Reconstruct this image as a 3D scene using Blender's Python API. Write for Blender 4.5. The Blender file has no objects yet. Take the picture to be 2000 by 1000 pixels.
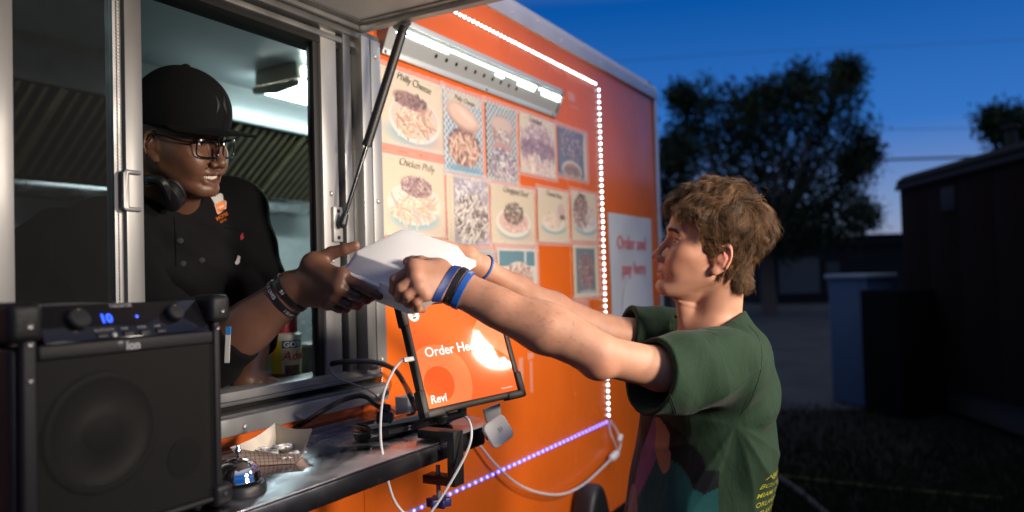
import bpy, bmesh, math, random
import numpy as np
from mathutils import Vector, Matrix

random.seed(7); np.random.seed(7)
SC = bpy.context.scene
COL = SC.collection

# ---------------------------------------------------------------- camera
FPX = 1500.0
TH, PIT, ROL = math.radians(29.6), math.radians(1.53), math.radians(1.6)
CAM = np.array([0.0, -1.27, 1.55])
FWD = np.array([math.cos(TH)*math.cos(PIT), math.sin(TH)*math.cos(PIT), math.sin(PIT)])
_r0 = np.array([math.sin(TH), -math.cos(TH), 0.0]); _u0 = np.cross(_r0, FWD)
RGT = _r0*math.cos(ROL) - _u0*math.sin(ROL)
UPV = _u0*math.cos(ROL) + _r0*math.sin(ROL)
cam = bpy.data.cameras.new('camera')
cam.sensor_width = 36.0; cam.lens = FPX/2000*36
cam.clip_start = 0.05; cam.clip_end = 2000
cam.dof.use_dof = True; cam.dof.focus_distance = 1.5; cam.dof.aperture_fstop = 2.2
cam_o = bpy.data.objects.new('camera', cam); COL.objects.link(cam_o)
M4 = Matrix.Identity(4)
for i in range(3):
    M4[i][0] = RGT[i]; M4[i][1] = UPV[i]; M4[i][2] = -FWD[i]; M4[i][3] = CAM[i]
cam_o.matrix_world = M4
SC.camera = cam_o

# ---------------------------------------------------------------- dusk sky
world = bpy.data.worlds.new("World"); SC.world = world; world.use_nodes = True
wn, wl = world.node_tree.nodes, world.node_tree.links
wn.clear()
w_out = wn.new('ShaderNodeOutputWorld'); w_bg = wn.new('ShaderNodeBackground')
w_tc = wn.new('ShaderNodeTexCoord'); w_sep = wn.new('ShaderNodeSeparateXYZ')
w_ramp = wn.new('ShaderNodeValToRGB')
wl.new(w_tc.outputs['Generated'], w_sep.inputs[0]); wl.new(w_sep.outputs['Z'], w_ramp.inputs[0])
wl.new(w_ramp.outputs[0], w_bg.inputs[0]); wl.new(w_bg.outputs[0], w_out.inputs[0])
r = w_ramp.color_ramp
for e, (p, c) in zip([r.elements[0], r.elements[1]] + [r.elements.new(.5) for _ in range(4)],
        [(0.0, (.030, .045, .08)), (1.0, (.0015, .02, .10)), (0.015, (.32, .33, .42)), (0.06, (.22, .31, .52)),
         (0.17, (.035, .17, .54)), (0.33, (.0015, .085, .37))]):
    e.position = p; e.color = (*c, 1)
w_bg.inputs['Strength'].default_value = 1.0

# the lamp that lights the customers (its reflection shows in the tablet)
def area_lamp(name, loc, target, size, watts, color, spread=math.pi):
    l = bpy.data.lights.new(name, 'AREA'); l.shape = 'DISK'; l.size = size; l.energy = watts; l.color = color; l.spread = spread
    o = bpy.data.objects.new(name, l); COL.objects.link(o)
    d = Vector(target) - Vector(loc)
    o.location = loc; o.rotation_euler = d.to_track_quat('-Z', 'Y').to_euler()
    return o
area_lamp('work_lamp', (2.17, -2.42, 2.25), (1.60, -.25, 1.40), .25, 15.5, (1.0, .85, .69), math.radians(105))
area_lamp('work_lamp', (.98, -2.62, 1.92), (1.55, -.2, 1.55), .40, 11.5, (1.0, .86, .72), math.radians(66))

SC.view_settings.view_transform = 'Standard'
SC.view_settings.look = 'None'; SC.view_settings.gamma = 1; SC.view_settings.exposure = 0
SC.view_settings.use_curve_mapping = False
SC.render.engine = 'CYCLES'
SC.cycles.use_denoising = True
SC.cycles.max_bounces = 8
SC.cycles.sample_clamp_indirect = 4.0

# ---------------------------------------------------------------- places
def ray(px, py): return FWD + (px-1000)/FPX*RGT + (500-py)/FPX*UPV
def P(px, py, Z): return CAM + ray(px, py)*Z                      # point at a given distance
def W(px, py, Y=0.0): d = ray(px, py); return CAM + d*(Y-CAM[1])/d[1]  # point on a plane parallel to the wall
def H(px, py, z): d = ray(px, py); return CAM + d*(z-CAM[2])/d[2]      # point at a given height

# ---------------------------------------------------------------- materials
MATS = {}
def mat(name, color, rough=.5, metal=0., bump=0., bscale=50., bdetail=4, coat=0., spec=.5, var=0., vscale=8., emit=None, estr=0.,
        sss=0., sheen=0., alpha=1., trans=0., ior=1.45, vcol=None, rvar=0., stretch=None, coatr=.1):
    if name in MATS: return MATS[name]
    m = bpy.data.materials.new(name); m.use_nodes = True
    n, l = m.node_tree.nodes, m.node_tree.links
    b = n['Principled BSDF']
    b.inputs['Base Color'].default_value = (*color, 1); b.inputs['Roughness'].default_value = rough
    b.inputs['Metallic'].default_value = metal; b.inputs['IOR'].default_value = ior
    b.inputs['Specular IOR Level'].default_value = spec
    b.inputs['Coat Weight'].default_value = coat; b.inputs['Coat Roughness'].default_value = coatr
    b.inputs['Alpha'].default_value = alpha; b.inputs['Transmission Weight'].default_value = trans
    if sss:
        b.inputs['Subsurface Weight'].default_value = sss; b.inputs['Subsurface Radius'].default_value = (1, .35, .2)
        b.inputs['Subsurface Scale'].default_value = .008
    if sheen: b.inputs['Sheen Weight'].default_value = sheen; b.inputs['Sheen Roughness'].default_value = .4
    if emit: b.inputs['Emission Color'].default_value = (*emit, 1); b.inputs['Emission Strength'].default_value = estr
    tc = n.new('ShaderNodeTexCoord'); co = tc.outputs['Object']
    if stretch:
        mp = n.new('ShaderNodeMapping'); mp.inputs['Scale'].default_value = stretch; l.new(co, mp.inputs[0]); co = mp.outputs[0]
    csrc = None
    if vcol:
        at = n.new('ShaderNodeAttribute'); at.attribute_name = vcol; csrc = at.outputs['Color']
        l.new(csrc, b.inputs['Base Color'])
    if var:
        nz = n.new('ShaderNodeTexNoise'); nz.inputs['Scale'].default_value = vscale; nz.inputs['Detail'].default_value = 5
        l.new(co, nz.inputs[0])
        mx = n.new('ShaderNodeMix'); mx.data_type = 'RGBA'; mx.blend_type = 'MULTIPLY'; mx.inputs[0].default_value = 1
        rp = n.new('ShaderNodeValToRGB'); rp.color_ramp.elements[0].position = .3; rp.color_ramp.elements[1].position = .7
        rp.color_ramp.elements[0].color = (1-var, 1-var, 1-var, 1); rp.color_ramp.elements[1].color = (1, 1, 1, 1)
        l.new(nz.outputs['Fac'], rp.inputs[0])
        if csrc: l.new(csrc, mx.inputs[6])
        else: mx.inputs[6].default_value = (*color, 1)
        l.new(rp.outputs[0], mx.inputs[7]); l.new(mx.outputs[2], b.inputs['Base Color'])
    if rvar:
        nz = n.new('ShaderNodeTexNoise'); nz.inputs['Scale'].default_value = vscale*1.7; nz.inputs['Detail'].default_value = 6
        l.new(co, nz.inputs[0])
        mr = n.new('ShaderNodeMapRange'); mr.inputs[1].default_value = .3; mr.inputs[2].default_value = .7
        mr.inputs[3].default_value = max(.02, rough-rvar); mr.inputs[4].default_value = min(1, rough+rvar)
        l.new(nz.outputs['Fac'], mr.inputs[0]); l.new(mr.outputs[0], b.inputs['Roughness'])
    if bump:
        nz = n.new('ShaderNodeTexNoise'); nz.inputs['Scale'].default_value = bscale; nz.inputs['Detail'].default_value = bdetail
        l.new(co, nz.inputs[0])
        bp = n.new('ShaderNodeBump'); bp.inputs['Strength'].default_value = bump; bp.inputs['Distance'].default_value = .002
        l.new(nz.outputs['Fac'], bp.inputs['Height']); l.new(bp.outputs[0], b.inputs['Normal'])
    MATS[name] = m
    return m

M_orange = mat('orange_paint', (.80, .148, .014), .32, coat=.35, coatr=.12, var=.17, vscale=2.6, rvar=.10, bump=.16, bscale=6)
M_alu = mat('mill_aluminium', (.46, .455, .44), .42, .6, rvar=.1, vscale=9, var=.25, stretch=(1, 1, .25), bump=.03, bscale=120)
M_alu_d = mat('dull_aluminium', (.30, .30, .30), .40, .7, rvar=.1, vscale=9, var=.3)
M_steel = mat('stainless_steel', (.50, .50, .51), .24, 1, rvar=.1, vscale=7, var=.2)
M_white = mat('white_paint', (.70, .70, .71), .45, var=.12, vscale=4)
M_trim = mat('pale_trim', (.62, .60, .64), .4, metal=.35, var=.15, vscale=6)
M_black = mat('black_plastic', (.012, .012, .013), .42, bump=.12, bscale=400)
M_rubber = mat('black_rubber', (.010, .010, .010), .6)
M_gloss = mat('gloss_black', (.008, .008, .010), .12)
M_dark = mat('dark_gap', (.006, .006, .006), .8)
M_bgdark = mat('matt_near_black', (.005, .005, .006), 1, spec=.02)  # even near-black with hardly any gloss
M_wplastic = mat('white_plastic', (.72, .72, .70), .3)
M_paper = mat('paper', (.72, .70, .66), .75, var=.06, vscale=20)

# ---------------------------------------------------------------- mesh helpers
def rot_to(d):
    return np.array(Vector(d).to_track_quat('Z', 'Y').to_matrix())

class MB:
    def __init__(s): s.v = []; s.f = []; s.mi = []; s.cur = 0
    def add(s, vs, fs):
        o = len(s.v); s.v += [tuple(map(float, p)) for p in vs]
        for f in fs: s.f.append(tuple(i+o for i in f)); s.mi.append(s.cur)
        return s
    def box(s, lo, hi, R=None, at=(0, 0, 0)):
        vs = [np.array([x, y, z]) for x in (lo[0], hi[0]) for y in (lo[1], hi[1]) for z in (lo[2], hi[2])]
        if R is not None: vs = [R @ p for p in vs]
        vs = [p + np.array(at) for p in vs]
        return s.add(vs, [(0, 1, 3, 2), (4, 6, 7, 5), (0, 4, 5, 1), (2, 3, 7, 6), (0, 2, 6, 4), (1, 5, 7, 3)])
    def prism(s, poly, axis, a, b, frame=None):
        """poly in the two other axes (cyclic order), extruded along axis from a to b."""
        n = len(poly); vs = []
        for t in (a, b):
            for (p, q) in poly:
                c = [0, 0, 0]; c[axis] = t; c[(axis+1) % 3] = p; c[(axis+2) % 3] = q; vs.append(np.array(c, float))
        if frame is not None: R, at = frame; vs = [R @ p + np.array(at) for p in vs]
        ar = sum(poly[i][0]*poly[(i+1) % n][1]-poly[(i+1) % n][0]*poly[i][1] for i in range(n))
        fs = [tuple(reversed(range(n))), tuple(range(n, 2*n))] + [(i, (i+1) % n, n+(i+1) % n, n+i) for i in range(n)]
        if ar*(b-a) < 0: fs = [tuple(reversed(f)) for f in fs]
        return s.add(vs, fs)
    def tube(s, pts, r, seg=10, cap=True):
        pts = [np.array(p, float) for p in pts]; n = len(pts)
        rs = r if hasattr(r, '__len__') else [r]*n
        t0 = pts[1]-pts[0]; t0 /= np.linalg.norm(t0)
        a = np.array([0, 0, 1.]) if abs(t0[2]) < .9 else np.array([1., 0, 0])
        u = np.cross(a, t0); u /= np.linalg.norm(u); vs = []
        for i in range(n):
            t = pts[min(i+1, n-1)]-pts[max(i-1, 0)]; t /= (np.linalg.norm(t)+1e-12)
            u = u - t*(u @ t); u /= (np.linalg.norm(u)+1e-12); w = np.cross(t, u)
            for k in range(seg):
                an = 2*math.pi*k/seg
                vs.append(pts[i]+rs[i]*(u*math.cos(an)+w*math.sin(an)))
        fs = [(i*seg+k, i*seg+(k+1) % seg, (i+1)*seg+(k+1) % seg, (i+1)*seg+k) for i in range(n-1) for k in range(seg)]
        if cap: fs += [tuple(reversed(range(seg))), tuple(range((n-1)*seg, n*seg))]
        return s.add(vs, fs)
    def lathe(s, prof, at=(0, 0, 0), R=None, seg=32, cap=True):
        n = len(prof); vs = []
        for (r_, z) in prof:
            for k in range(seg):
                a = 2*math.pi*k/seg; p = np.array([r_*math.cos(a), r_*math.sin(a), z])
                if R is not None: p = R @ p
                vs.append(p+np.array(at))
        fs = [(i*seg+k, i*seg+(k+1) % seg, (i+1)*seg+(k+1) % seg, (i+1)*seg+k) for i in range(n-1) for k in range(seg)]
        if cap: fs += [tuple(reversed(range(seg))), tuple(range((n-1)*seg, n*seg))]
        return s.add(vs, fs)
    def grid(s, G):
        """G: (n,m,3) array of points."""
        n, m = G.shape[:2]
        return s.add(G.reshape(-1, 3), [(i*m+j, (i+1)*m+j, (i+1)*m+j+1, i*m+j+1) for i in range(n-1) for j in range(m-1)])
    def build(s, name, m, parent=None, smooth=False, bevel=0., seg=2, loc=None, angle=35, cols=None, solid=0., sub=0):
        me = bpy.data.meshes.new(name); me.from_pydata(s.v, [], s.f)
        ms = m if isinstance(m, (list, tuple)) else [m]
        for x in ms: me.materials.append(x)
        if len(ms) > 1: me.polygons.foreach_set('material_index', s.mi)
        if bevel:
            bm = bmesh.new(); bm.from_mesh(me)
            bmesh.ops.remove_doubles(bm, verts=bm.verts, dist=1e-6)
            ed = [e for e in bm.edges if len(e.link_faces) == 2 and e.calc_face_angle(0) > .5]
            bmesh.ops.bevel(bm, geom=ed, offset=bevel, segments=seg, profile=.5, affect='EDGES', clamp_overlap=True)
            bm.to_mesh(me); bm.free()
        if cols is not None:
            ca = me.color_attributes.new('col', 'FLOAT_COLOR', 'POINT')
            ca.data.foreach_set('color', np.c_[np.asarray(cols, np.float32), np.ones(len(cols), np.float32)].astype(np.float32).ravel())
        if smooth or bevel:
            me.polygons.foreach_set('use_smooth', [True]*len(me.polygons))
            if not (smooth and angle >= 180):
                bm = bmesh.new(); bm.from_mesh(me)
                for e in bm.edges:
                    if len(e.link_faces) == 2 and e.calc_face_angle(0) > math.radians(angle): e.smooth = False
                bm.to_mesh(me); bm.free()
        o = bpy.data.objects.new(name, me); COL.objects.link(o)
        if parent is not None: o.parent = parent; o.matrix_parent_inverse = Matrix.Translation(-Vector(world_loc(parent)))
        if loc is not None: o.location = loc
        if solid:
            md = o.modifiers.new('solid', 'SOLIDIFY'); md.thickness = solid; md.offset = 0
        if sub:
            md = o.modifiers.new('sub', 'SUBSURF'); md.levels = sub; md.render_levels = sub
        return o

def world_loc(o):
    p = Vector(o.location)
    q = o
    while q.parent is not None:
        p = p + Vector(q.matrix_parent_inverse.translation) + Vector(q.parent.location); q = q.parent
    return p
def tag(o, label=None, cat=None, group=None, kind=None):
    if label: o['label'] = label
    if cat: o['category'] = cat
    if group: o['group'] = group
    if kind: o['kind'] = kind
    return o
def thing(name, label, cat, loc=(0, 0, 0), group=None):
    o = bpy.data.objects.new(name, None); COL.objects.link(o); o.location = tuple(map(float, loc)); o.empty_display_size = .05
    return tag(o, label, cat, group)
def dup(o, loc, parent=None):
    c = o.copy(); COL.objects.link(c); c.location = tuple(map(float, loc))
    if parent is not None: c.parent = parent
    return c
def spline(pts, n=40):
    """Catmull-Rom through pts."""
    pts = np.array(pts, float); k = len(pts)
    if k == 2: return [pts[0]*(1-t)+pts[1]*t for t in np.linspace(0, 1, n)]
    ex = np.vstack([2*pts[0]-pts[1], pts, 2*pts[-1]-pts[-2]]); out = []
    for t in np.linspace(0, k-1-1e-9, n):
        i = int(t); u = t-i; p0, p1, p2, p3 = ex[i:i+4]
        out.append(.5*((2*p1)+(-p0+p2)*u+(2*p0-5*p1+4*p2-p3)*u*u+(-p0+3*p1-3*p2+p3)*u**3))
    return out
def text_mesh(s, size, extrude=.0004, bold=0., shear=0., align='LEFT', space=1.0):
    """Lettering as flat geometry in the xy plane, returned as (verts, faces)."""
    c = bpy.data.curves.new('t', 'FONT'); c.body = s; c.size = size; c.extrude = extrude; c.offset = bold*size
    c.shear = shear; c.align_x = align; c.resolution_u = 3; c.space_character = space
    o = bpy.data.objects.new('t', c); COL.objects.link(o)
    dg = bpy.context.evaluated_depsgraph_get(); me = o.evaluated_get(dg).to_mesh()
    v = np.array([p.co[:] for p in me.vertices]) if len(me.vertices) else np.zeros((0, 3))
    f = [tuple(p.vertices) for p in me.polygons]
    o.evaluated_get(dg).to_mesh_clear(); bpy.data.objects.remove(o); bpy.data.curves.remove(c)
    return v, f
def lettering(name, s, size, m, parent, at, ex, ey, warp=None, **k):
    """Text lying in the plane spanned by ex (reading direction) and ey (up) at point at."""
    v, f = text_mesh(s, size, **k)
    ex, ey = np.array(ex, float), np.array(ey, float); ez = np.cross(ex, ey)
    if warp is not None: pts = [warp(p) for p in v]
    else: pts = [np.array(at)+ex*p[0]+ey*p[1]+ez*p[2] for p in v]
    b = MB(); b.add(pts, f)
    return b.build(name, m, parent)
# ================================================================ the trailer
tr = thing('food_trailer', 'orange food trailer with open serving hatch and strings of led lights', 'food trailer', (1.3, 0, 0))
XL, XR = -1.3, 3.745          # trailer ends
WZ0, WZ1 = 1.248, 2.165       # window opening
T = .03                       # wall thickness (outer face at y=0)
def panel(poly, name='wall_panel'):      # poly in (x,z)
    b = MB(); b.prism([(z, x) for x, z in poly], 1, 0.0, T); return b.build(name, M_orange, tr, bevel=.0012, seg=1)
g = .0012
panel([(XL, .55), (1.468-g, .55), (1.468-g, WZ0), (.30, WZ0), (.30, 2.44), (XL, 2.44)])
panel([(1.468+g, .55), (2.692-g, .55), (2.692-g, 2.44), (1.547, 2.44), (1.547, WZ0), (1.468+g, WZ0)])
panel([(2.692+g, .55), (XR-.02, .55), (XR-.02, 2.44), (2.692+g, 2.44)])
panel([(.30, WZ1+.012), (1.5455, WZ1+.012), (1.5455, 2.44), (.30, 2.44)])
b = MB(); b.box((XL, T+.001, .55), (XR-.02, T+.006, WZ0)); b.box((1.56, T+.001, WZ0), (XR-.02, T+.006, 2.44)); b.box((XL, T+.001, WZ0), (.28, T+.006, 2.44))
b.build('wall_backing', M_dark, tr)
# rivets down the seams, in the trim
rv = MB(); rv.lathe([(.0001, .0034), (.003, .0028), (.0052, .001), (.0056, 0)], R=rot_to((0, -1, 0)), seg=10)
rv0 = rv.build('rivet', M_orange, tr, smooth=True, loc=(2.70, -.0002, .62))
for x in (2.682, 2.703):
    for z in np.arange(.78, 2.42, .155):
        dup(rv0, (x, -.0002, z + (.0 if x > 2.69 else .06)))
rv_t = MB(); rv_t.lathe([(.0001, .004), (.004, .0034), (.0066, .0012), (.007, 0)], R=rot_to((0, -1, 0)), seg=10)
rv1 = rv_t.build('rivet', M_trim, tr, smooth=True, loc=(1.2, -.0142, 2.46))
for i, x in enumerate(np.arange(1.5, 3.7, .19)): dup(rv1, (x, -.0142, 2.447 + .022*(i % 2)))
# roof rail, corner post, roof
b = MB(); b.prism([(-.014, 2.425), (.035, 2.425), (.035, 2.53), (.05, 2.53), (.05, 2.52), (.02, 2.508), (-.004, 2.492), (-.014, 2.47)], 0, XL, XR+.012)
b.build('roof_rail', M_trim, tr, bevel=.002)
b = MB(); b.prism([(XR-.03, -.011), (XR+.012, -.011), (XR+.012, .05), (XR-.0005, .05), (XR-.0005, -.003), (XR-.03, -.003)], 2, .5, 2.424)
b.build('corner_trim', M_trim, tr, bevel=.002)
b = MB(); b.box((XL, .036, 2.472), (XR, 2.12, 2.507)); b.build('roof', M_white, tr)
b = MB(); b.lathe([(.12, 0), (.12, .05), (.10, .085), (.0001, .095)], at=(3.45, .42, 2.508), seg=20); b.build('roof_vent', M_white, tr, smooth=True)
b = MB(); b.box((XR-.021, .052, .55), (XR+.004, 2.12, 2.471)); b.box((XL-.03, .006, .55), (XL-.001, 2.12, 2.471)); b.build('end_wall', M_orange, tr)
b = MB(); b.box((XL, .05, .42), (XR-.03, 2.1, .548)); b.build('chassis', M_black, tr)
wh = MB(); wh.lathe([(.19, -.09), (.30, -.085), (.33, -.05), (.33, .05), (.30, .085), (.19, .09)], R=rot_to((0, 1, 0)), seg=36)
w0 = wh.build('wheel', M_rubber, tr, smooth=True, loc=(1.9, .22, .332)); dup(w0, (2.35, .22, .332))
b = MB(); b.lathe([(.0001, -.05), (.06, -.05), (.08, -.03), (.185, -.02), (.185, .02), (.0001, .03)], R=rot_to((0, 1, 0)), seg=24)
h0 = b.build('rim', M_alu, w0, smooth=True, loc=(1.9, .20, .332))
# rounded black fender / marker cover low on the wall
b = MB(); n = 22; sect = []
for i in range(n+1):
    t = i/n; x = 2.575 + .235*t; hgt = .55+.205*(1-abs(2*t-1)**2.6)
    sect.append((x, hgt))
poly = [(z, x) for x, z in [(2.575, .42)] + sect + [(2.81, .42)]]
b.prism(poly, 1, -.10, -.002); b.build('fender', M_black, tr, bevel=.03, seg=4)

# ---------------------------------------------------------------- serving window
win = MB()
# right jamb, several ribs at different depth (x0,x1,yfront)
ribs = [(1.335, 1.352, .012, M_rubber), (1.3525, 1.405, .004, M_alu), (1.4055, 1.421, .022, M_dark), (1.4215, 1.447, -.004, M_alu_d), (1.4475, 1.468, .012, M_alu_d),
        (1.4685, 1.5, -.022, M_alu), (1.5005, 1.5085, -.012, M_alu_d), (1.509, 1.5462, -.018, M_alu)]
b = MB(); b.box((1.338, .027, WZ0+.05), (1.5465, .036, WZ1-.005)); fr = b.build('window_frame', M_alu_d, tr)
for x0, x1, yf, m in ribs:
    q = MB(); q.box((x0, yf, WZ0+.083), (x1, .0265, WZ1-.004)); q.build('jamb_rib', m, fr, bevel=.0015)
# sill: rails stepping in
sill = [(-.022, 1.248, 1.283, M_alu), (-.012, 1.2835, 1.290, M_alu_d), (.020, 1.2905, 1.304, M_dark), (-.004, 1.3045, 1.312, M_alu_d), (.004, 1.3125, 1.331, M_alu)]
for yf, z0, z1, m in sill:
    q = MB(); q.box((.28, yf, z0), (1.5462, .089 if z1 > 1.31 else .07, z1)); q.build('sill_rail', m, fr, bevel=.002)
# header tracks
for yf, z0, z1, m in [(.010, 2.118, 2.131, M_dark), (-.002, 2.1315, 2.145, M_alu_d), (.016, 2.1455, 2.153, M_dark), (-.014, 2.1535, 2.176, M_alu_d)]:
    q = MB(); q.box((.28, yf, z0), (1.5462, .085, z1)); q.build('header_rail', m, fr, bevel=.0015)
rs = MB(); rs.lathe([(.0001, .0044), (.004, .0038), (.0068, .0014), (.0072, 0)], R=rot_to((0, -1, 0)), seg=12)
rs0 = rs.build('screw', M_alu, fr, smooth=True, loc=(1.085, -.0222, 1.262))
for x, y, z in [(1.5, -.0222, 1.262), (.75, -.0222, 1.262), (1.525, -.0182, 1.35), (1.525, -.0182, 1.75), (1.525, -.0182, 2.12), (1.525, -.0182, 1.95), (1.379, .0038, 1.76), (1.379, .0038, 1.60)]:
    dup(rs0, (x, y, z))

# left jamb and sliding screen panel
b = MB(); b.box((.28, -.004, WZ0+.083), (.44, .09, WZ1-.004)); b.build('left_jamb', M_alu, fr, bevel=.002)
M_stile = mat('stile_aluminium', (.27, .27, .265), .45, .65, rvar=.1, vscale=9, var=.3, stretch=(1, 1, .25))
sp = MB(); sp.box((.60, -.010, 1.332), (.656, .022, 2.1175)); scr = sp.build('screen_panel', M_stile, tr, bevel=.002)
q = MB(); q.box((.842, -.012, 1.332), (.876, .022, 2.1175)); q.build('stile', M_stile, scr, bevel=.002)
q = MB(); q.box((.8775, .0, 1.332), (.8805, .02, 2.1175)); q.build('stile_lip', M_alu_d, scr)
q = MB(); q.box((.826, -.002, 1.332), (.8415, .02, 2.1175)); q.build('stile_groove', M_alu_d, scr)
q = MB()
for z in np.arange(1.335, 2.115, .0062): q.box((.8325, -.0045, z), (.8372, -.0022, z+.0044))
st = q.build('spline_bead', M_alu_d, scr); st['kind'] = 'stuff'
q = MB(); q.box((.657, -.008, 1.332), (.8255, .02, 1.352)); q.box((.657, -.008, 2.098), (.8255, .02, 2.1175)); q.build('rail', M_alu_d, scr, bevel=.0015)
# latch on the stile
q = MB(); q.prism([(1.690, .833), (1.752, .833), (1.758, .838), (1.758, .868), (1.750, .868), (1.750, .845), (1.692, .845), (1.692, .868), (1.684, .868), (1.684, .838)][::-1], 1, -.017, -.0125)
q.build('latch', M_alu_d, scr, bevel=.002)
# fine insect mesh: too fine to pick apart, a part-transparent weave
mm = bpy.data.materials.new('insect_mesh'); mm.use_nodes = True; n_, l_ = mm.node_tree.nodes, mm.node_tree.links; n_.clear()
o_ = n_.new('ShaderNodeOutputMaterial'); mxs = n_.new('ShaderNodeMixShader'); tp = n_.new('ShaderNodeBsdfTransparent'); pb = n_.new('ShaderNodeBsdfPrincipled')
pb.inputs['Base Color'].default_value = (.014, .014, .0145, 1); pb.inputs['Roughness'].default_value = .8; pb.inputs['Specular IOR Level'].default_value = .1
wv = n_.new('ShaderNodeTexWave'); wv.bands_direction = 'Z'; wv.inputs['Scale'].default_value = 130; tcx = n_.new('ShaderNodeTexCoord')
mrr = n_.new('ShaderNodeMapRange'); mrr.inputs[3].default_value = .26; mrr.inputs[4].default_value = .40
nzz = n_.new('ShaderNodeTexNoise'); nzz.inputs['Scale'].default_value = 16; nzz.inputs['Detail'].default_value = 6
adn = n_.new('ShaderNodeMath'); adn.operation = 'MULTIPLY_ADD'; adn.inputs[1].default_value = .22
l_.new(tcx.outputs['Object'], nzz.inputs[0]); l_.new(nzz.outputs['Fac'], adn.inputs[0]); l_.new(mrr.outputs[0], adn.inputs[2])
l_.new(tcx.outputs['Object'], wv.inputs[0]); l_.new(wv.outputs['Fac'], mrr.inputs[0]); l_.new(adn.outputs[0], mxs.inputs[0])
l_.new(tp.outputs[0], mxs.inputs[1]); l_.new(pb.outputs[0], mxs.inputs[2]); l_.new(mxs.outputs[0], o_.inputs[0])
q = MB(); q.box((.657, .0065, 1.353), (.8255, .0072, 2.0975)); q.build('mesh_screen', mm, scr)
# second screen panel further left (out of frame, keeps the opening believable)
q = MB(); q.box((.445, .0065, 1.353), (.599, .0072, 2.0975)); q.build('mesh_screen', mm, scr)

# ---------------------------------------------------------------- hatch held up on a gas strut
HZ = 2.168; HD = 1.02
hb = MB(); hb.box((.26, -HD, HZ+.016), (1.455, -.03, HZ+.030)); M_hatch = mat('hatch_white', (.76, .75, .72), .5, var=.1, vscale=3)
hatch = hb.build('serving_hatch', M_hatch, tr)
q = MB(); q.box((.26, -HD, HZ+.031), (1.455, -.03, HZ+.040)); q.build('outer_skin', M_orange, hatch)
for lo, hi in [((1.4555, -HD-.02, HZ), (1.482, -.016, HZ+.045)), ((.235, -HD-.02, HZ), (.2595, -.016, HZ+.045)), ((.26, -HD-.02, HZ), (1.455, -HD-.0005, HZ+.045)), ((.26, -.0295, HZ), (1.455, -.016, HZ+.045))]:
    q = MB(); q.box(lo, hi); q.build('edge_rail', M_alu, hatch, bevel=.003)
q = MB(); q.box((1.4335, -HD, HZ+.010), (1.4553, -.03, HZ+.0158)); q.box((.262, -.053, HZ+.010), (1.433, -.030, HZ+.0158)); q.build('inner_trim', M_alu_d, hatch, bevel=.001)
q = MB(); q.tube([(.26, -.006, HZ+.012), (1.48, -.006, HZ+.012)], .009, 12); q.build('hinge', M_alu_d, hatch, smooth=True)
# gas strut
S0 = W(655, 437, -.012); _d = ray(789, 52); S1 = CAM + _d*(1.487-CAM[0])/_d[0]
S0 = np.array([1.392, -.016, S0[2]])
_m = S0 + (S1-S0)*.40
gs = MB(); gs.tube([_m, S1-(S1-S0)*.02], .0115, 16); strut = gs.build('gas_strut', M_black, tr, smooth=True)
q = MB(); q.tube([S0, _m], .0052, 12); q.build('rod', mat('dark_steel', (.10, .10, .10), .25, 1), strut, smooth=True)
for pa_, pb_, r_ in ((_m-(S1-S0)*.008, _m+(S1-S0)*.012, [.013, .013]), (S1-(S1-S0)*.035, S1, [.0125, .010]), (S0, S0+(S1-S0)*.05, [.012, .008])):
    q = MB(); q.tube([pa_, pb_], r_, 14); q.build('end_fitting', M_black, strut, smooth=True)
q = MB(); q.lathe([(.0001, -.011), (.008, -.008), (.011, 0), (.008, .008), (.0001, .011)], at=S0); q.build('ball_joint', M_black, strut, smooth=True)
q = MB(); z0 = S0[2]
q.box((1.377, -.004, z0-.042), (1.408, .0032, z0+.042)); br = q.build('strut_bracket', M_alu, strut, bevel=.002)
for dz in (-.032, .032):
    q = MB(); q.lathe([(.0001, .003), (.004, .0025), (.005, 0)], at=(1.3925, -.0042, z0+dz), R=rot_to((0, -1, 0)), seg=10); q.build('bolt', M_dark, br, smooth=True)
q = MB(); y1, z1 = S1[1], S1[2]
q.prism([(y1-.035, HZ+.028), (y1+.035, HZ+.028), (y1+.030, HZ-.004), (y1+.010, z1-.012), (y1-.010, z1-.012), (y1-.024, HZ-.004)], 0, 1.4822, 1.4852); q.build('hatch_bracket', M_alu, strut, bevel=.001)
for dy, zz in ((-.018, HZ+.016), (.020, HZ+.016), (0, z1)):
    q = MB(); q.lathe([(.0001, .003), (.004, .0025), (.005, 0)], at=(1.4854, y1+dy, zz), R=rot_to((1, 0, 0)), seg=10); q.build('bolt', M_alu_d, strut, smooth=True)

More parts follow.
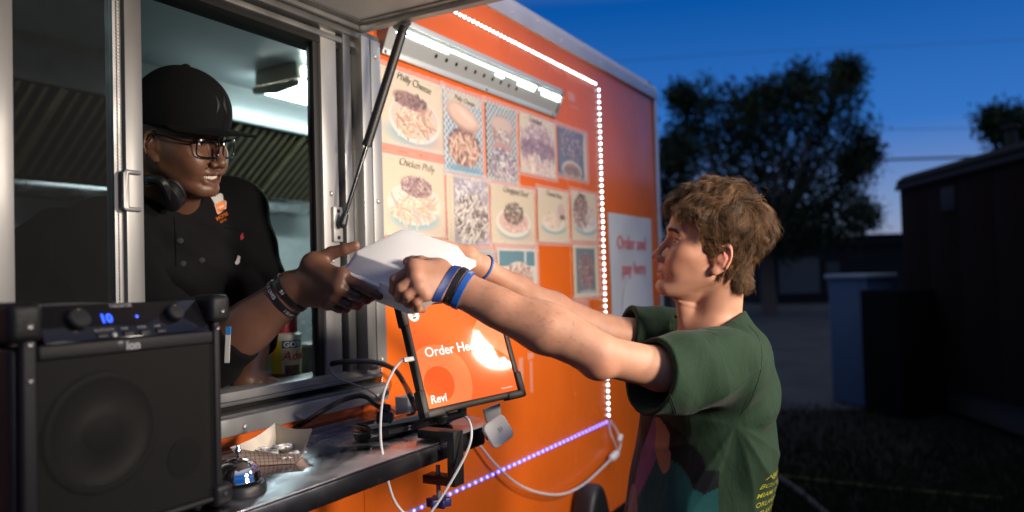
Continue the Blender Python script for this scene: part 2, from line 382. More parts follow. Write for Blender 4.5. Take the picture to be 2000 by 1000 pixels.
# ---------------------------------------------------------------- led strips along the wall
M_led = mat('led_white', (.9, .9, .9), .4, emit=(.74, .92, 1.0), estr=17)
M_led_b = mat('led_blue', (.6, .6, .9), .4, emit=(.055, .045, 1.0), estr=19)
M_strip = mat('led_tape', (.32, .31, .30), .5)
lm = MB(); lm.lathe([(.0042, 0), (.0042, .002), (.0031, .0036), (.0001, .004)], R=rot_to((0, -1, 0)), seg=8)
def led_strip(a, bq, m, pitch, lab, first=.5):
    a, bq = np.array(a, float), np.array(bq, float); d = bq-a; L = np.linalg.norm(d); d /= L
    nrm = np.cross(d, (0, 1, 0))
    q = MB(); w = .0055
    q.add([a+nrm*w+(0, -.0006, 0), a-nrm*w+(0, -.0006, 0), bq-nrm*w+(0, -.0006, 0), bq+nrm*w+(0, -.0006, 0), a+nrm*w+(0, -.0028, 0), a-nrm*w+(0, -.0028, 0), bq-nrm*w+(0, -.0028, 0), bq+nrm*w+(0, -.0028, 0)],
          [(0, 1, 2, 3), (7, 6, 5, 4), (0, 4, 5, 1), (1, 5, 6, 2), (2, 6, 7, 3), (3, 7, 4, 0)])
    s = q.build('led_strip', M_strip, tr); s['label'] = lab
    p0 = None
    for t in np.arange(pitch*first, L, pitch):
        p = a+d*t+np.array([0, -.0029, 0])
        if p0 is None: p0 = lm.build('led', m, s, smooth=True, loc=p)
        else: dup(p0, p)
    return s
led_strip((1.62, 0, 2.352), (3.004, 0, 2.352), M_led, .0245, 'white led strip along the top of the wall')
led_strip((3.015, 0, 2.345), (3.015, 0, .945), M_led, .0255, 'white led strip running down the wall')
led_strip((3.004, 0, .932), (1.50, 0, .932), M_led_b, .0340, 'violet blue led strip along the bottom of the wall')

# ---------------------------------------------------------------- aluminium light bar over the menu
lbx0, lbx1 = 1.56, 2.575
q = MB(); q.prism([(-.001, 2.222), (-.060, 2.236), (-.064, 2.231), (-.012, 2.150), (-.012, 2.138), (-.001, 2.138)], 0, lbx0, lbx1)
q = MB(); q.prism([(-.0012, 2.14), (-.0045, 2.14), (-.0045, 2.222), (-.0012, 2.222)], 0, lbx0, lbx1); bar = q.build('light_bar', M_alu, tr)
M_bar = mat('satin_bar', (.60, .61, .60), .45, .5)
q = MB(); q.prism([(-.005, 2.140), (-.012, 2.140), (-.014, 2.156), (-.005, 2.156)], 0, lbx0, lbx1); q.build('lower_flange', M_bar, bar, bevel=.001)
q = MB(); q.prism([(-.005, 2.157), (-.009, 2.157), (-.042, 2.222), (-.005, 2.222)], 0, lbx0+.002, lbx1-.002); body = q.build('reflector', M_bar, bar)
q = MB(); q.prism([(-.0012, 2.223), (-.046, 2.223), (-.046, 2.238), (-.040, 2.242), (-.0012, 2.228)], 0, lbx0, lbx1); q.build('top_flange', M_bar, bar, bevel=.001)
for x in (lbx0-.003, lbx1):
    q = MB(); q.prism([(-.001, 2.138), (-.013, 2.138), (-.047, 2.220), (-.047, 2.240), (-.001, 2.240)], 0, x, x+.003); q.build('end_cap', M_alu_d, bar)
M_ledc = mat('bar_led', (.9, .95, .95), .4, emit=(.72, 1.0, .97), estr=11)
n_ = np.array([0, -.065, -.033]); n_ /= np.linalg.norm(n_); up_ = np.array([0, -.033, .065]); up_ /= np.linalg.norm(up_)
def bar_led(x0, x1, t, w=.0028):
    c = np.array([0, -.009, 2.157]) + up_*t; q = MB()
    vs = [c+n_*k+up_*s+np.array([x, 0, 0]) for k in (.0006, .0026) for s in (-w, w) for x in (x0, x1)]
    q.add(vs, [(0, 1, 3, 2), (4, 6, 7, 5), (0, 4, 5, 1), (2, 3, 7, 6), (0, 2, 6, 4), (1, 5, 7, 3)])
    q.build('led_segment', M_ledc, bar)
for a_, b_, t_ in [(1.60, 1.84, .060), (1.845, 2.20, .060), (2.205, 2.375, .060), (2.40, 2.475, .060), (2.49, 2.568, .060), (2.255, 2.37, .047), (2.43, 2.568, .047), (2.11, 2.155, .047)]: bar_led(a_, b_, t_)
q = MB()
for i, x in enumerate(np.arange(1.60, 1.84, .0078)): q.box((x, -.0325, 2.199), (x+.0042, -.0285, 2.2025))
sm = q.build('led_row', M_ledc, bar); sm['kind'] = 'stuff'
for i, x in enumerate(np.arange(1.79, 2.30, .052)):
    c = np.array([x, -.009, 2.157]) + up_*.030; q = MB(); q.lathe([(.0001, .0008), (.0062, .0006), (.0066, 0)], at=c+n_*.0004, R=rot_to(n_), seg=10); q.build('vent_hole', M_dark, bar)
for x in (1.555+.02, 2.08, 2.55):
    q = MB(); q.lathe([(.0001, .003), (.004, .0026), (.0055, 0)], at=(x, -.0125, 2.147), R=rot_to((0, -1, 0)), seg=10); q.build('screw', M_alu_d, bar, smooth=True)

# ---------------------------------------------------------------- service counter
CZ = 1.225
M_counter = mat('scuffed_steel', (.46, .46, .50), .30, 1, rvar=.13, vscale=9, var=.35, bump=.06, bscale=30, stretch=(1, .6, 1))
nt = M_counter.node_tree; tcv = nt.nodes.new('ShaderNodeTexCoord')   # engine-turned scuffs: overlapping soft discs, each brushed its own way
vo = nt.nodes.new('ShaderNodeTexNoise'); vo.inputs['Scale'].default_value = 11; vo.inputs['Detail'].default_value = 2; nt.links.new(tcv.outputs['Object'], vo.inputs['Vector'])
mr2 = nt.nodes.new('ShaderNodeMapRange'); mr2.inputs[1].default_value = .35; mr2.inputs[2].default_value = .65; mr2.inputs[3].default_value = .15; mr2.inputs[4].default_value = .42; nt.links.new(vo.outputs['Fac'], mr2.inputs[0])
bs_ = nt.nodes['Principled BSDF']; bs_.inputs['Anisotropic'].default_value = .6; nt.links.new(vo.outputs['Fac'], bs_.inputs['Anisotropic Rotation']); nt.links.new(mr2.outputs[0], bs_.inputs['Roughness'])
ctp = [(.02, -.375), (1.430, -.375), (1.448, -.370), (1.512, -.322), (1.562, -.215), (1.575, -.001), (.02, -.001)]
q = MB(); q.prism(ctp, 2, CZ-.006, CZ); cnt = q.build('service_counter', M_counter, tr, bevel=.002)
q = MB(); q.box((.02, -.372, CZ-.040), (1.432, -.364, CZ-.0065)); ap = [(1.433, -.372), (1.448, -.366), (1.506, -.319), (1.554, -.213), (1.546, -.210), (1.500, -.312), (1.445, -.359), (1.433, -.364)]
q.prism(ap, 2, CZ-.040, CZ-.0065); q.build('apron', M_counter, cnt, bevel=.0015)
q = MB(); q.box((.1, -.36, CZ-.03), (.13, -.002, CZ-.007)); q.box((1.3, -.36, CZ-.03), (1.33, -.002, CZ-.007)); q.build('bracket', M_alu_d, cnt)
for yy in (-.045, -.095, -.15):      # pressed ridges of the counter sheet, each a lap of metal
    q = MB(); q.box((.6, yy, CZ+.0002), (1.40+.0, yy+.004, CZ+.0022)); q.build('pressed_ridge', M_counter, cnt, bevel=.0009)

# ---------------------------------------------------------------- inside the trailer
M_in = mat('interior_white', (.56, .60, .60), .35, var=.18, vscale=2.5, rvar=.1)
M_ceil = mat('ceiling_panel', (.55, .62, .65), .3, var=.2, vscale=2.0)
q = MB(); q.box((XL, .036, 2.44), (XR-.03, 2.06, 2.47)); ceil = q.build('ceiling', M_ceil, tr)
q = MB(); q.box((XL, 2.062, .56), (XR-.03, 2.115, 2.47)); q.build('back_wall', M_in, tr)
q = MB(); q.box((XL, .036, .56), (XL+.04, 2.06, 2.438)); q.box((XR-.07, .053, .56), (XR-.032, 2.06, 2.438)); q.build('side_wall', M_in, tr)
q = MB(); q.box((XL, .01, .55), (XR-.03, 2.12, .559)); q.build('trailer_floor', M_alu_d, tr)
# grease-dark patch on the back wall under the hood
# hood with baffle filters
q = MB(); q.box((XL+.05, 1.45, 2.275), (3.3, 1.48, 2.40)); hood = q.build('range_hood', mat('hood_steel', (.62, .66, .68), .38, .5, var=.12, vscale=3), tr, bevel=.004)
q = MB(); q.box((XL+.05, 1.481, 2.401), (3.3, 2.06, 2.43)); q.build('hood_top', M_steel, hood)
q = MB(); q.prism([(1.47, 2.401), (1.475, 2.401), (1.475, 2.439), (1.47, 2.439)], 0, XL+.05, 3.3); q.build('soffit', M_in, hood)
q = MB(); q.box((XL+.05, 1.85, 1.935), (3.3, 2.06, 1.982)); q.build('grease_trough', M_steel, hood, bevel=.004)
fa, fb = np.array([0, 1.482, 2.275]), np.array([0, 1.85, 1.982]); fd = (fb-fa)/np.linalg.norm(fb-fa); fn = np.array([0, -fd[2], fd[1]]); fn = fn if fn[2] < 0 else -fn
Lf = np.linalg.norm(fb-fa)
M_baf = mat('baffle_steel', (.30, .245, .13), .42, .5, var=.4, vscale=12); M_bafd = mat('baffle_shadow', (.03, .028, .022), .6)
q = MB(); vs = [fa-fn*.03+(x, 0, 0) for x in (XL+.05, 3.3)] + [fb-fn*.03+(x, 0, 0) for x in (3.3, XL+.05)]
q.add(vs, [(0, 1, 2, 3)]); q.build('filter_backing', M_bafd, hood)
def on_f(x, t, h): return np.array([x, 0, 0])+fa+fd*t+fn*h
fw = .40; bl0 = None
for k, x0 in enumerate(np.arange(-.4, 3.2, fw)):
    for j in range(8):
        x = x0+.014+j*.0475
        if bl0 is None:
            qb = MB(); vs = [np.array([a, 0, 0])+fd*t+fn*h for t in (.0, Lf-.03) for (a, h) in ((0, 0), (.0165, 0), (.0165, .004), (0, .004))]
            qb.add(vs, [(0, 1, 2, 3), (7, 6, 5, 4), (0, 4, 5, 1), (1, 5, 6, 2), (2, 6, 7, 3), (3, 7, 4, 0)])
            bl0 = qb.build('baffle', M_baf, hood, loc=on_f(x, .015, -.012))
        else: dup(bl0, on_f(x, .015, -.012))
    q = MB(); vs = [on_f(x0+a, t, h) for t in (0, Lf) for (a, h) in ((-.009, -.014), (.009, -.014), (.009, .004), (-.009, .004))]
    q.add(vs, [(0, 1, 2, 3), (7, 6, 5, 4), (0, 4, 5, 1), (1, 5, 6, 2), (2, 6, 7, 3), (3, 7, 4, 0)]); q.build('filter_frame', M_baf, hood)
# fluorescent ceiling fitting
FX = W(560, 165, 1.02); fz0 = 2.372
q = MB(); q.box((2.25, .98, fz0), (3.45, 1.22, 2.4385)); M_fit = mat('fitting_end', (.50, .44, .34), .5); fit = q.build('ceiling_light', M_fit, tr, bevel=.006)
M_tube = mat('tube_diffuser', (.9, .95, .95), .3, emit=(.76, .97, .98), estr=14)
q = MB(); q.prism([(.976, fz0-.003), (1.092, fz0-.003), (1.092, fz0-.034), (1.03, fz0-.040), (.976, fz0-.02)], 0, 2.264, 3.44); q.build('diffuser', M_tube, fit, bevel=.004)
q = MB(); q.prism([(1.102, fz0-.003), (1.224, fz0-.003), (1.224, fz0-.02), (1.16, fz0-.040), (1.102, fz0-.034)], 0, 2.264, 3.44); q.build('diffuser', M_tube, fit, bevel=.004)
q = MB(); q.prism([(.974, fz0-.003), (1.226, fz0-.003), (1.226, fz0-.03), (1.1, fz0-.045), (.974, fz0-.03)], 0, 2.24, 2.262); q.build('end_cap', M_fit, fit, bevel=.006)
q = MB(); q.box((.966, .0, 0), (.9755, .0, 0)) if False else None
q = MB(); q.box((2.275, .9705, fz0+.012), (3.44, .9745, 2.425)); q.build('side_diffuser', M_tube, fit)
q = MB(); q.box((-.75, .98, fz0), (.55, 1.22, 2.4385)); added_fit = q.build('ceiling_light', M_fit, tr, bevel=.006)  # second fitting, added out of view to brighten the interior
q = MB(); q.prism([(.976, fz0-.003), (1.224, fz0-.003), (1.224, fz0-.02), (1.1, fz0-.040), (.976, fz0-.02)], 0, -.68, .48); q.build('diffuser', mat('added_diffuser', (.9, .95, .95), .3, emit=(.72, .96, 1.0), estr=5), added_fit, bevel=.004)
# roof hatch seen through the screen, in the ceiling
q = MB(); q.prism([(.42, .72), (.50, .64), (.95, .60), (1.05, .68), (1.06, 1.10), (.98, 1.2), (.5, 1.2), (.42, 1.12)][::-1], 2, 2.405, 2.4395); hv = q.build('ceiling_vent', mat('vent_plastic', (.45, .45, .43), .5), tr, bevel=.01)
q = MB(); q.box((.52, .72, 2.401), (.96, 1.10, 2.4045)); q.build('vent_opening', M_bafd, hv)
for k in range(4):
    q = MB(); q.box((.52, .76+k*.09, 2.393), (.96, .80+k*.09, 2.4005)); q.build('louvre', M_alu_d, hv)
# inner work top and equipment at the back
q = MB(); q.box((.3, .092, 1.262), (1.95, .34, 1.296)); q.build('inner_worktop', M_in, tr, bevel=.003)
q = MB(); q.box((XL+.05, 1.45, .62), (3.3, 2.06, 1.50)); rng = q.build('cooking_line', M_steel, tr, bevel=.01)
q = MB(); q.box((1.9, 1.5, 1.501), (2.7, 2.05, 1.57)); q.build('griddle', M_dark, rng, bevel=.008)
q = MB(); q.box((1.92, 2.040, 1.572), (2.62, 2.0605, 1.86)); q.build('splash_plate', mat('greasy_steel', (.20, .20, .17), .35, .8, var=.6, vscale=6), rng, bevel=.003)
# ================================================================ menu sheets taped to the wall
M_print = mat('laminated_print', (1, 1, 1), .38, vcol='col', coat=.55, coatr=.18, bump=.06, bscale=30)
M_tape = mat('clear_tape', (.85, .82, .78), .22, alpha=.26, bump=.3, bscale=60)
M_ink = mat('marker_ink', (.02, .02, .025), .6)
def stroke(im, x, y, an, ln, wd, c, a=1.):
    h, w = im.shape[:2]; r_ = int(ln+wd+2)
    x0, x1, y0, y1 = max(0, int(x)-r_), min(w, int(x)+r_+1), max(0, int(y)-r_), min(h, int(y)+r_+1)
    if x1 <= x0 or y1 <= y0: return
    X, Y = np.meshgrid(np.arange(x0, x1)-x, np.arange(y0, y1)-y)
    u = X*math.cos(an)+Y*math.sin(an); v = -X*math.sin(an)+Y*math.cos(an) + .02*u*u/max(ln, 1)
    d = np.hypot(np.maximum(abs(u)-ln*.5, 0), v)
    m = np.clip(wd*.5+.5-d, 0, 1)[..., None]*a
    sh = 1 - .35*np.clip(v/(wd*.5+.01), -1, 1)[..., None]
    im[y0:y1, x0:x1] = im[y0:y1, x0:x1]*(1-m) + np.array(c)*sh*m
def blob(im, x, y, rx, ry, c, soft=1., a=1., an=0.):
    h, w = im.shape[:2]; X, Y = np.meshgrid(np.arange(w)-x, np.arange(h)-y)
    u = X*math.cos(an)+Y*math.sin(an); v = -X*math.sin(an)+Y*math.cos(an)
    d = np.hypot(u/rx, v/ry); m = np.clip((1-d)*min(rx, ry)/max(soft, .5)+.5, 0, 1)[..., None]*a
    im[:] = im*(1-m)+np.array(c)*m
CREAM, FRY, FRYD, BEEF, BEEFD = (.66, .55, .39), (.72, .46, .30), (.52, .26, .17), (.20, .085, .075), (.07, .03, .035)
def fries(im, rng, cx, cy, rx, ry, n, ln, wd, cols=(FRY, FRYD, (.8, .58, .42)), mean=.6, spr=.9):
    for _ in range(n):
        t = rng.uniform(0, 2*math.pi); k = math.sqrt(rng.uniform())
        c = cols[rng.integers(len(cols))]; j = rng.uniform(.8, 1.12)
        stroke(im, cx+rx*k*math.cos(t), cy+ry*k*math.sin(t), mean+rng.normal()*spr, ln*rng.uniform(.6, 1.2), wd*rng.uniform(.7, 1.2), tuple(q*j for q in c))
def chop(im, rng, cx, cy, rx, ry, n, s, cols): fries(im, rng, cx, cy, rx, ry, n, s*1.6, s, cols, 0, 2)
def paint(kind, rng, w, h):
    im = np.ones((h, w, 3))*np.array(CREAM); im *= 1+.03*rng.normal(size=(h, w, 1))
    if kind == 'plate':
        blob(im, w*.66, h*.86, w*.34, h*.16, (.50, .30, .30), 14, .55); blob(im, w*.46, h*.80, w*.36, h*.15, (.15, .38, .45), 10, .75)
        blob(im, w*.54, h*.60, w*.40, h*.31, (.70, .66, .60), 1.5); blob(im, w*.54, h*.575, w*.37, h*.27, (.62, .50, .42), 2)
        fries(im, rng, w*.53, h*.63, w*.29, h*.19, 120, w*.15, 3.2, mean=.5, spr=.8)
        blob(im, w*.47, h*.36, w*.27, h*.11, (.42, .20, .15), 2, an=.12); chop(im, rng, w*.47, h*.35, w*.25, h*.10, 150, 2.6, (BEEF, BEEFD, (.30, .15, .13)))
    elif kind == 'plate2':
        blob(im, w*.60, h*.88, w*.34, h*.13, (.60, .42, .38), 14, .5); blob(im, w*.50, h*.74, w*.38, h*.18, (.12, .40, .48), 8, .8)
        blob(im, w*.5, h*.58, w*.42, h*.27, (.68, .62, .55), 1.5); fries(im, rng, w*.49, h*.62, w*.34, h*.17, 110, w*.15, 3.2, mean=.8, spr=.8, cols=((.80, .60, .46), FRY, (.62, .42, .36)))
        blob(im, w*.53, h*.36, w*.25, h*.13, (.34, .17, .17), 2, an=.1); chop(im, rng, w*.53, h*.36, w*.24, h*.12, 150, 2.6, ((.30, .17, .18), (.18, .09, .11), (.52, .38, .34)))
    elif kind in ('bun', 'check'):
        X, Y = np.meshgrid(np.arange(w), np.arange(h)); ck = (((X//4)+(Y//4)) % 2)[..., None]
        im = np.where(ck, np.array((.07, .24, .36)) if kind == 'bun' else np.array((.05, .13, .17)), np.array((.60, .60, .56)))*(1+.12*rng.normal(size=(h, w, 1)))
        if kind == 'bun':
            blob(im, w*.5, h*.08, w*.5, h*.07, CREAM, 5, .8); blob(im, w*.5, h*.97, w*.5, h*.10, (.08, .28, .42), 6, .8)
            blob(im, w*.5, h*.66, w*.40, h*.23, BEEF, 3); chop(im, rng, w*.5, h*.66, w*.40, h*.22, 260, 3, (BEEF, BEEFD, FRYD)); fries(im, rng, w*.5, h*.70, w*.36, h*.18, 60, 10, 3, mean=1.5, spr=.7)
            blob(im, w*.48, h*.30, w*.41, h*.15, (.36, .17, .11), 2, an=.22); blob(im, w*.48, h*.28, w*.40, h*.13, (.72, .47, .34), 6, an=.22); blob(im, w*.55, h*.27, w*.24, h*.035, (.80, .62, .5), 4, .8, an=.35)
        else:
            blob(im, w*.5, h*.33, w*.37, h*.20, (.40, .25, .20), 2); blob(im, w*.5, h*.26, w*.34, h*.10, (.58, .42, .33), 4); chop(im, rng, w*.5, h*.40, w*.34, h*.07, 90, 3, ((.66, .60, .52), (.5, .42, .40), (.30, .16, .14)))
            blob(im, w*.5, h*.55, w*.36, h*.045, (.46, .24, .22), 2); chop(im, rng, w*.5, h*.78, w*.42, h*.20, 330, 3, ((.64, .55, .52), (.40, .30, .36), (.22, .12, .16), (.76, .66, .58), (.10, .10, .16)))
    elif kind == 'loaded':
        blob(im, w*.5, h*.55, w*.48, h*.42, (.36, .22, .24), 4); chop(im, rng, w*.5, h*.3, w*.46, h*.22, 170, 3.4, ((.70, .58, .50), (.60, .46, .44), (.40, .22, .24)))
        chop(im, rng, w*.5, h*.55, w*.46, h*.17, 150, 3.4, ((.22, .12, .18), (.30, .16, .20), (.14, .07, .10))); fries(im, rng, w*.5, h*.84, w*.46, h*.15, 110, 14, 4, mean=1.3, spr=.6, cols=((.74, .56, .46), (.62, .42, .38), (.80, .66, .54)))
    elif kind == 'basket':
        im[:] = (.10, .12, .17); blob(im, w*.93, h*.5, w*.06, h*.6, CREAM, 2); chop(im, rng, w*.45, h*.35, w*.40, h*.33, 240, 3, ((.22, .12, .16), (.32, .20, .22), (.50, .36, .32), (.06, .05, .08)))
        blob(im, w*.45, h*.84, w*.34, h*.19, (.55, .44, .36), 2); blob(im, w*.45, h*.87, w*.28, h*.15, (.20, .12, .10), 2); chop(im, rng, w*.45, h*.86, w*.26, h*.13, 80, 2.4, (BEEF, FRYD, (.16, .2, .12)))
    elif kind == 'cheese':
        im[:, int(w*.16):] = (.34, .30, .36); chop(im, rng, w*.6, h*.2, w*.42, h*.2, 140, 4, ((.34, .30, .40), (.56, .52, .56), (.66, .62, .6)))
        chop(im, rng, w*.58, h*.62, w*.42, h*.36, 420, 3.4, ((.06, .05, .05), (.16, .10, .09), (.62, .55, .48), (.40, .33, .30), (.72, .66, .58)))
        for k in range(26): stroke(im, rng.uniform(.2, 1)*w, rng.uniform(.3, .95)*h, -.7+rng.normal()*.15, 16, 2.4, (.70, .64, .56))
        im[:, :int(w*.15)] = CREAM; 
        for k in range(14): stroke(im, w*.07, h*(.12+.06*k), 1.57, 2, 1.2, (.2, .16, .12), .7)
    elif kind == 'bowl':
        blob(im, w*.62, h*.84, w*.34, h*.12, (.52, .36, .30), 12, .5); blob(im, w*.5, h*.74, w*.36, h*.16, (.10, .36, .42), 6, .8); blob(im, w*.5, h*.62, w*.40, h*.25, (.74, .68, .58), 1.5); blob(im, w*.5, h*.60, w*.34, h*.20, (.66, .44, .36), 2)
        fries(im, rng, w*.56, h*.66, w*.27, h*.13, 60, 9, 3, cols=((.70, .42, .36), (.78, .56, .46), (.56, .30, .26))); chop(im, rng, w*.5, h*.46, w*.23, h*.19, 210, 2.6, ((.05, .06, .035), (.12, .10, .06), (.22, .12, .08), (.10, .05, .04)))
    elif kind == 'small_bowl':
        blob(im, w*.5, h*.72, w*.36, h*.11, (.08, .36, .44), 6, .9); blob(im, w*.5, h*.62, w*.36, h*.17, (.74, .66, .54), 1.5); fries(im, rng, w*.48, h*.58, w*.29, h*.13, 80, 9, 3, cols=((.76, .56, .42), (.66, .44, .32), (.80, .64, .50)))
        blob(im, w*.74, h*.38, w*.12, h*.14, (.58, .38, .36), 4); blob(im, w*.78, h*.50, w*.10, h*.05, (.16, .08, .07), 2)
    elif kind == 'wings':
        blob(im, w*.55, h*.74, w*.40, h*.13, (.08, .36, .44), 5, .9); blob(im, w*.55, h*.62, w*.42, h*.20, (.70, .64, .58), 1.5); chop(im, rng, w*.38, h*.42, w*.30, h*.32, 190, 4.4, ((.20, .09, .09), (.34, .19, .17), (.11, .05, .06), (.46, .30, .26))); chop(im, rng, w*.74, h*.5, w*.18, h*.2, 60, 4, ((.6, .46, .42), (.7, .58, .52)))
    elif kind == 'nuggets':
        im[:] = (.66, .60, .52); im[int(h*.06):int(h*.36), int(w*.05):int(w*.93)] = (.05, .20, .26); im[int(h*.06):int(h*.3), int(w*.66):int(w*.72)] = (.5, .55, .55); blob(im, w*.5, h*.72, w*.44, h*.46, (.66, .60, .54), 2); chop(im, rng, w*.5, h*.66, w*.38, h*.36, 200, 5.5, ((.56, .36, .28), (.44, .26, .20), (.66, .48, .38), (.30, .16, .13)))
    elif kind == 'grey':
        im[:] = (.42, .42, .42); blob(im, w*.5, h*.2, w*.6, h*.12, (.08, .09, .10), 6, .8, an=.2); blob(im, w*.5, h*.6, w*.45, h*.3, (.12, .14, .15), 4); blob(im, w*.5, h*.62, w*.36, h*.24, (.40, .34, .32), 3)
    elif kind == 'ribs':
        im[int(h*.07):int(h*.92), int(w*.12):int(w*.86)] = (.08, .15, .19); chop(im, rng, w*.5, h*.5, w*.30, h*.36, 240, 3.6, ((.30, .13, .14), (.20, .08, .10), (.44, .26, .24), (.12, .06, .08))); blob(im, w*.55, h*.9, w*.34, h*.05, (.5, .52, .5), 4, .7)
    return np.clip(im*.84+np.array((.62, .54, .46))*.16, 0, 1)
sheets = [  # corners in the photo: left, right, top, bottom edges on the wall; kind; label; handwriting
 ((736, 124), (865, 304), 'plate', 'cream menu sheet with beef sandwich above fries on a plate, topmost left', 'Philly Cheese'),
 ((863, 168), (943, 348), 'bun', 'menu photo of a large pale bun over steak fries on blue checked paper', 'Philly Cheese'),
 ((946, 195), (1010, 360), 'check', 'menu photo of stacked burger on dark green checked paper', ''),
 ((1012, 217), (1085, 350), 'loaded', 'purplish menu photo filled by loaded fries under the lower end of the light bar', 'Loaded'),
 ((1087, 243), (1146, 354), 'basket', 'dark menu photo of a meat basket at the right end of the top row', ''),
 ((741, 297), (868, 465), 'plate2', 'cream menu sheet with chicken sandwich and fries, lettered Chicken Philly', 'Chicken Philly'),
 ((870, 338), (955, 479), 'cheese', 'dark menu photo of cheese covered meat strips with a column of writing', ''),
 ((956, 357), (1044, 479), 'bowl', 'cream menu sheet of a bowl heaped with dark chopped meat', 'Chopped Beef'),
 ((1047, 366), (1110, 475), 'small_bowl', 'cream menu sheet with a small pale bowl on blue shadow', 'Cheese Fries'),
 ((1113, 371), (1166, 472), 'wings', 'menu sheet with brown wings on a plate beside the white led strip', 'Wings'),
 ((897, 486), (967, 576), 'grey', 'grey menu photo behind the far wrist of the customer', ''),
 ((969, 484), (1049, 580), 'nuggets', 'menu photo of pale nuggets in a bowl under a teal band', ''),
 ((1117, 478), (1169, 578), 'ribs', 'narrow menu photo of dark red ribs, lowest sheet by the led strip', '')]
for i, (a, c, kind, lab, hand) in enumerate(sheets):
    A, Cc = W(*a), W(*c); x0, x1, z1, z0 = A[0], Cc[0], A[2], Cc[2]
    rng = np.random.default_rng(40+i); nh = 96; nw = max(40, int(nh*(x1-x0)/(z1-z0)))
    im = paint(kind, rng, nw, nh)
    xs = np.linspace(x0, x1, nw); zs = np.linspace(z1, z0, nh); X, Z = np.meshgrid(xs, zs)
    wob = .0012*np.sin(X*23+i)*np.sin(Z*31+2*i)
    G = np.stack([X, -.0030-.0004*(i % 3)+wob*.5, Z], -1)
    b = MB(); b.grid(G); o = b.build('menu_sheet', M_print, cols=im.reshape(-1, 3), smooth=True, angle=180)
    tag(o, lab, 'menu photo', 'menu photos taped on the orange wall')
    if hand:
        sz = (x1-x0)*.105*(1.0 if len(hand) > 9 else 1.1)
        ex = np.array([1, 0, -.10 if kind == 'plate' else -.05]); t = lettering('handwriting', hand, sz, M_ink, o, (x0+(x1-x0)*.26, -.0046, z1-(z1-z0)*.11), ex, (0.12, 0, 1), bold=-.012, extrude=.0002, shear=.25, space=.95)
    tp = MB(); y_ = -.0052-.0003*(i % 2)
    for (p, q_, r_, s_) in [(x0-.018, x1+.012, z1-.010, z1+.012), (x0-.018, x1+.012, z0-.014, z0+.008)]:
        n = 24; Gx = np.linspace(p, q_, n); Gt = np.stack([np.stack([Gx, y_+.0010*rng.normal(size=n), np.full(n, zz)+.001*rng.normal(size=n)], -1) for zz in (s_, r_)], 0); tp.grid(Gt)
    n = 24; Gz = np.linspace(z1, z0, n); tp.grid(np.stack([np.stack([np.full(n, xx), y_-.0004+.0008*rng.normal(size=n), Gz], -1) for xx in (x1-.010, x1+.012)], 0)[::-1])
    tp.build('clear_tape', M_tape, o, smooth=True, angle=180)
# bare taped edges left where a sheet is missing
# white "order and pay" sheet
A, Cc = W(1187, 414), W(1273, 640); x0, x1 = 3.079, 3.620; z1, z0 = 1.815, 1.20
n = 28; X, Z = np.meshgrid(np.linspace(x0, x1, n), np.linspace(z1, z0, n))
b = MB(); b.grid(np.stack([X, -.004+.0022*np.sin(X*17)*np.sin(Z*11+1), Z], -1)); M_sheet = mat('plastic_sheet', (.64, .66, .69), .32, coat=.5, coatr=.15, bump=.5, bscale=14, var=.12, vscale=6)
sg = b.build('order_sign', M_sheet, smooth=True, angle=180); tag(sg, 'white plastic order and pay sheet near the far end of the orange wall', 'sign')
M_red = mat('red_print', (.66, .16, .17), .5)
lettering('lettering', 'Order and', .086, M_red, sg, (3.345, -.0085, 1.660), (1, 0, 0), (0, 0, 1), bold=.006, align='CENTER')
lettering('lettering', 'pay here', .086, M_red, sg, (3.365, -.0085, 1.545), (1, 0, 0), (0, 0, 1), bold=.006, align='CENTER')
lettering('lettering', 'BMJ', .06, mat('grey_print', (.08, .09, .10), .5), sg, (3.36, -.0085, 1.235), (1, 0, 0), (0, 0, 1), bold=.02, align='CENTER')
b = MB(); b.lathe([(.17, -.0006), (.17, 0), (.0001, .0002)], at=(3.37, -.0068, 1.385), R=rot_to((0, -1, 0)), seg=48); b.build('blank_roundel', mat('sheet_white', (.62, .64, .67), .4, coat=.4), sg)

# residue of old tape on the wall
for (px0, py0, px1, py1) in ((1030, 690, 1041, 700), (1034, 705, 1040, 765), (1012, 700, 1022, 760), (1108, 178, 1122, 200), (1112, 205, 1133, 216), (1095, 590, 1150, 604), (742, 470, 860, 482)):
    a_, c_ = W(px0, py0), W(px1, py1); n = 10; X, Z = np.meshgrid(np.linspace(a_[0], c_[0], n), np.linspace(a_[2], c_[2], 4))
    b = MB(); b.grid(np.stack([X, -.0012-.0006*rng.uniform(size=X.shape), Z+.0015*rng.normal(size=X.shape)], -1)); b.build('tape_residue', M_tape, tr, smooth=True, angle=180)
# ================================================================ tablet on its clamp
BL, BR_ = P(838, 799, 1.464), P(1011, 761, 1.610)
te = (BR_-BL); TW = np.linalg.norm(te); te /= TW
best = min(np.linspace(1.3, 1.65, 701), key=lambda z: abs((P(792, 601, z)-BL) @ te)); tu = P(792, 601, best)-BL; tu -= te*(tu @ te); THH = np.linalg.norm(tu); tu /= THH
tn = np.cross(te, tu)                       # te x tu points away from the wall
TR3 = np.stack([te, tu, tn], 1)
def tpt(px, py):                            # photo pixel -> screen plane coords
    d = ray(px, py); k = ((BL-CAM) @ tn)/(d @ tn); q = CAM+d*k-BL; return np.array([q @ te, q @ tu])
def TB(lo, hi, name, m, par, bev=.003): b = MB(); b.box(lo, hi, TR3, BL); return b.build(name, m, par, bevel=bev)
tb = thing('order_tablet', 'tablet in rugged black case showing orange Order Here screen, clamped to the counter', 'tablet', BL)
M_case = mat('case_rubber', (.022, .019, .017), .55, bump=.1, bscale=300)
TB((-.008, -.008, -.014), (TW+.008, THH+.008, -.003), 'case_back', M_case, tb, .004)
w = .013
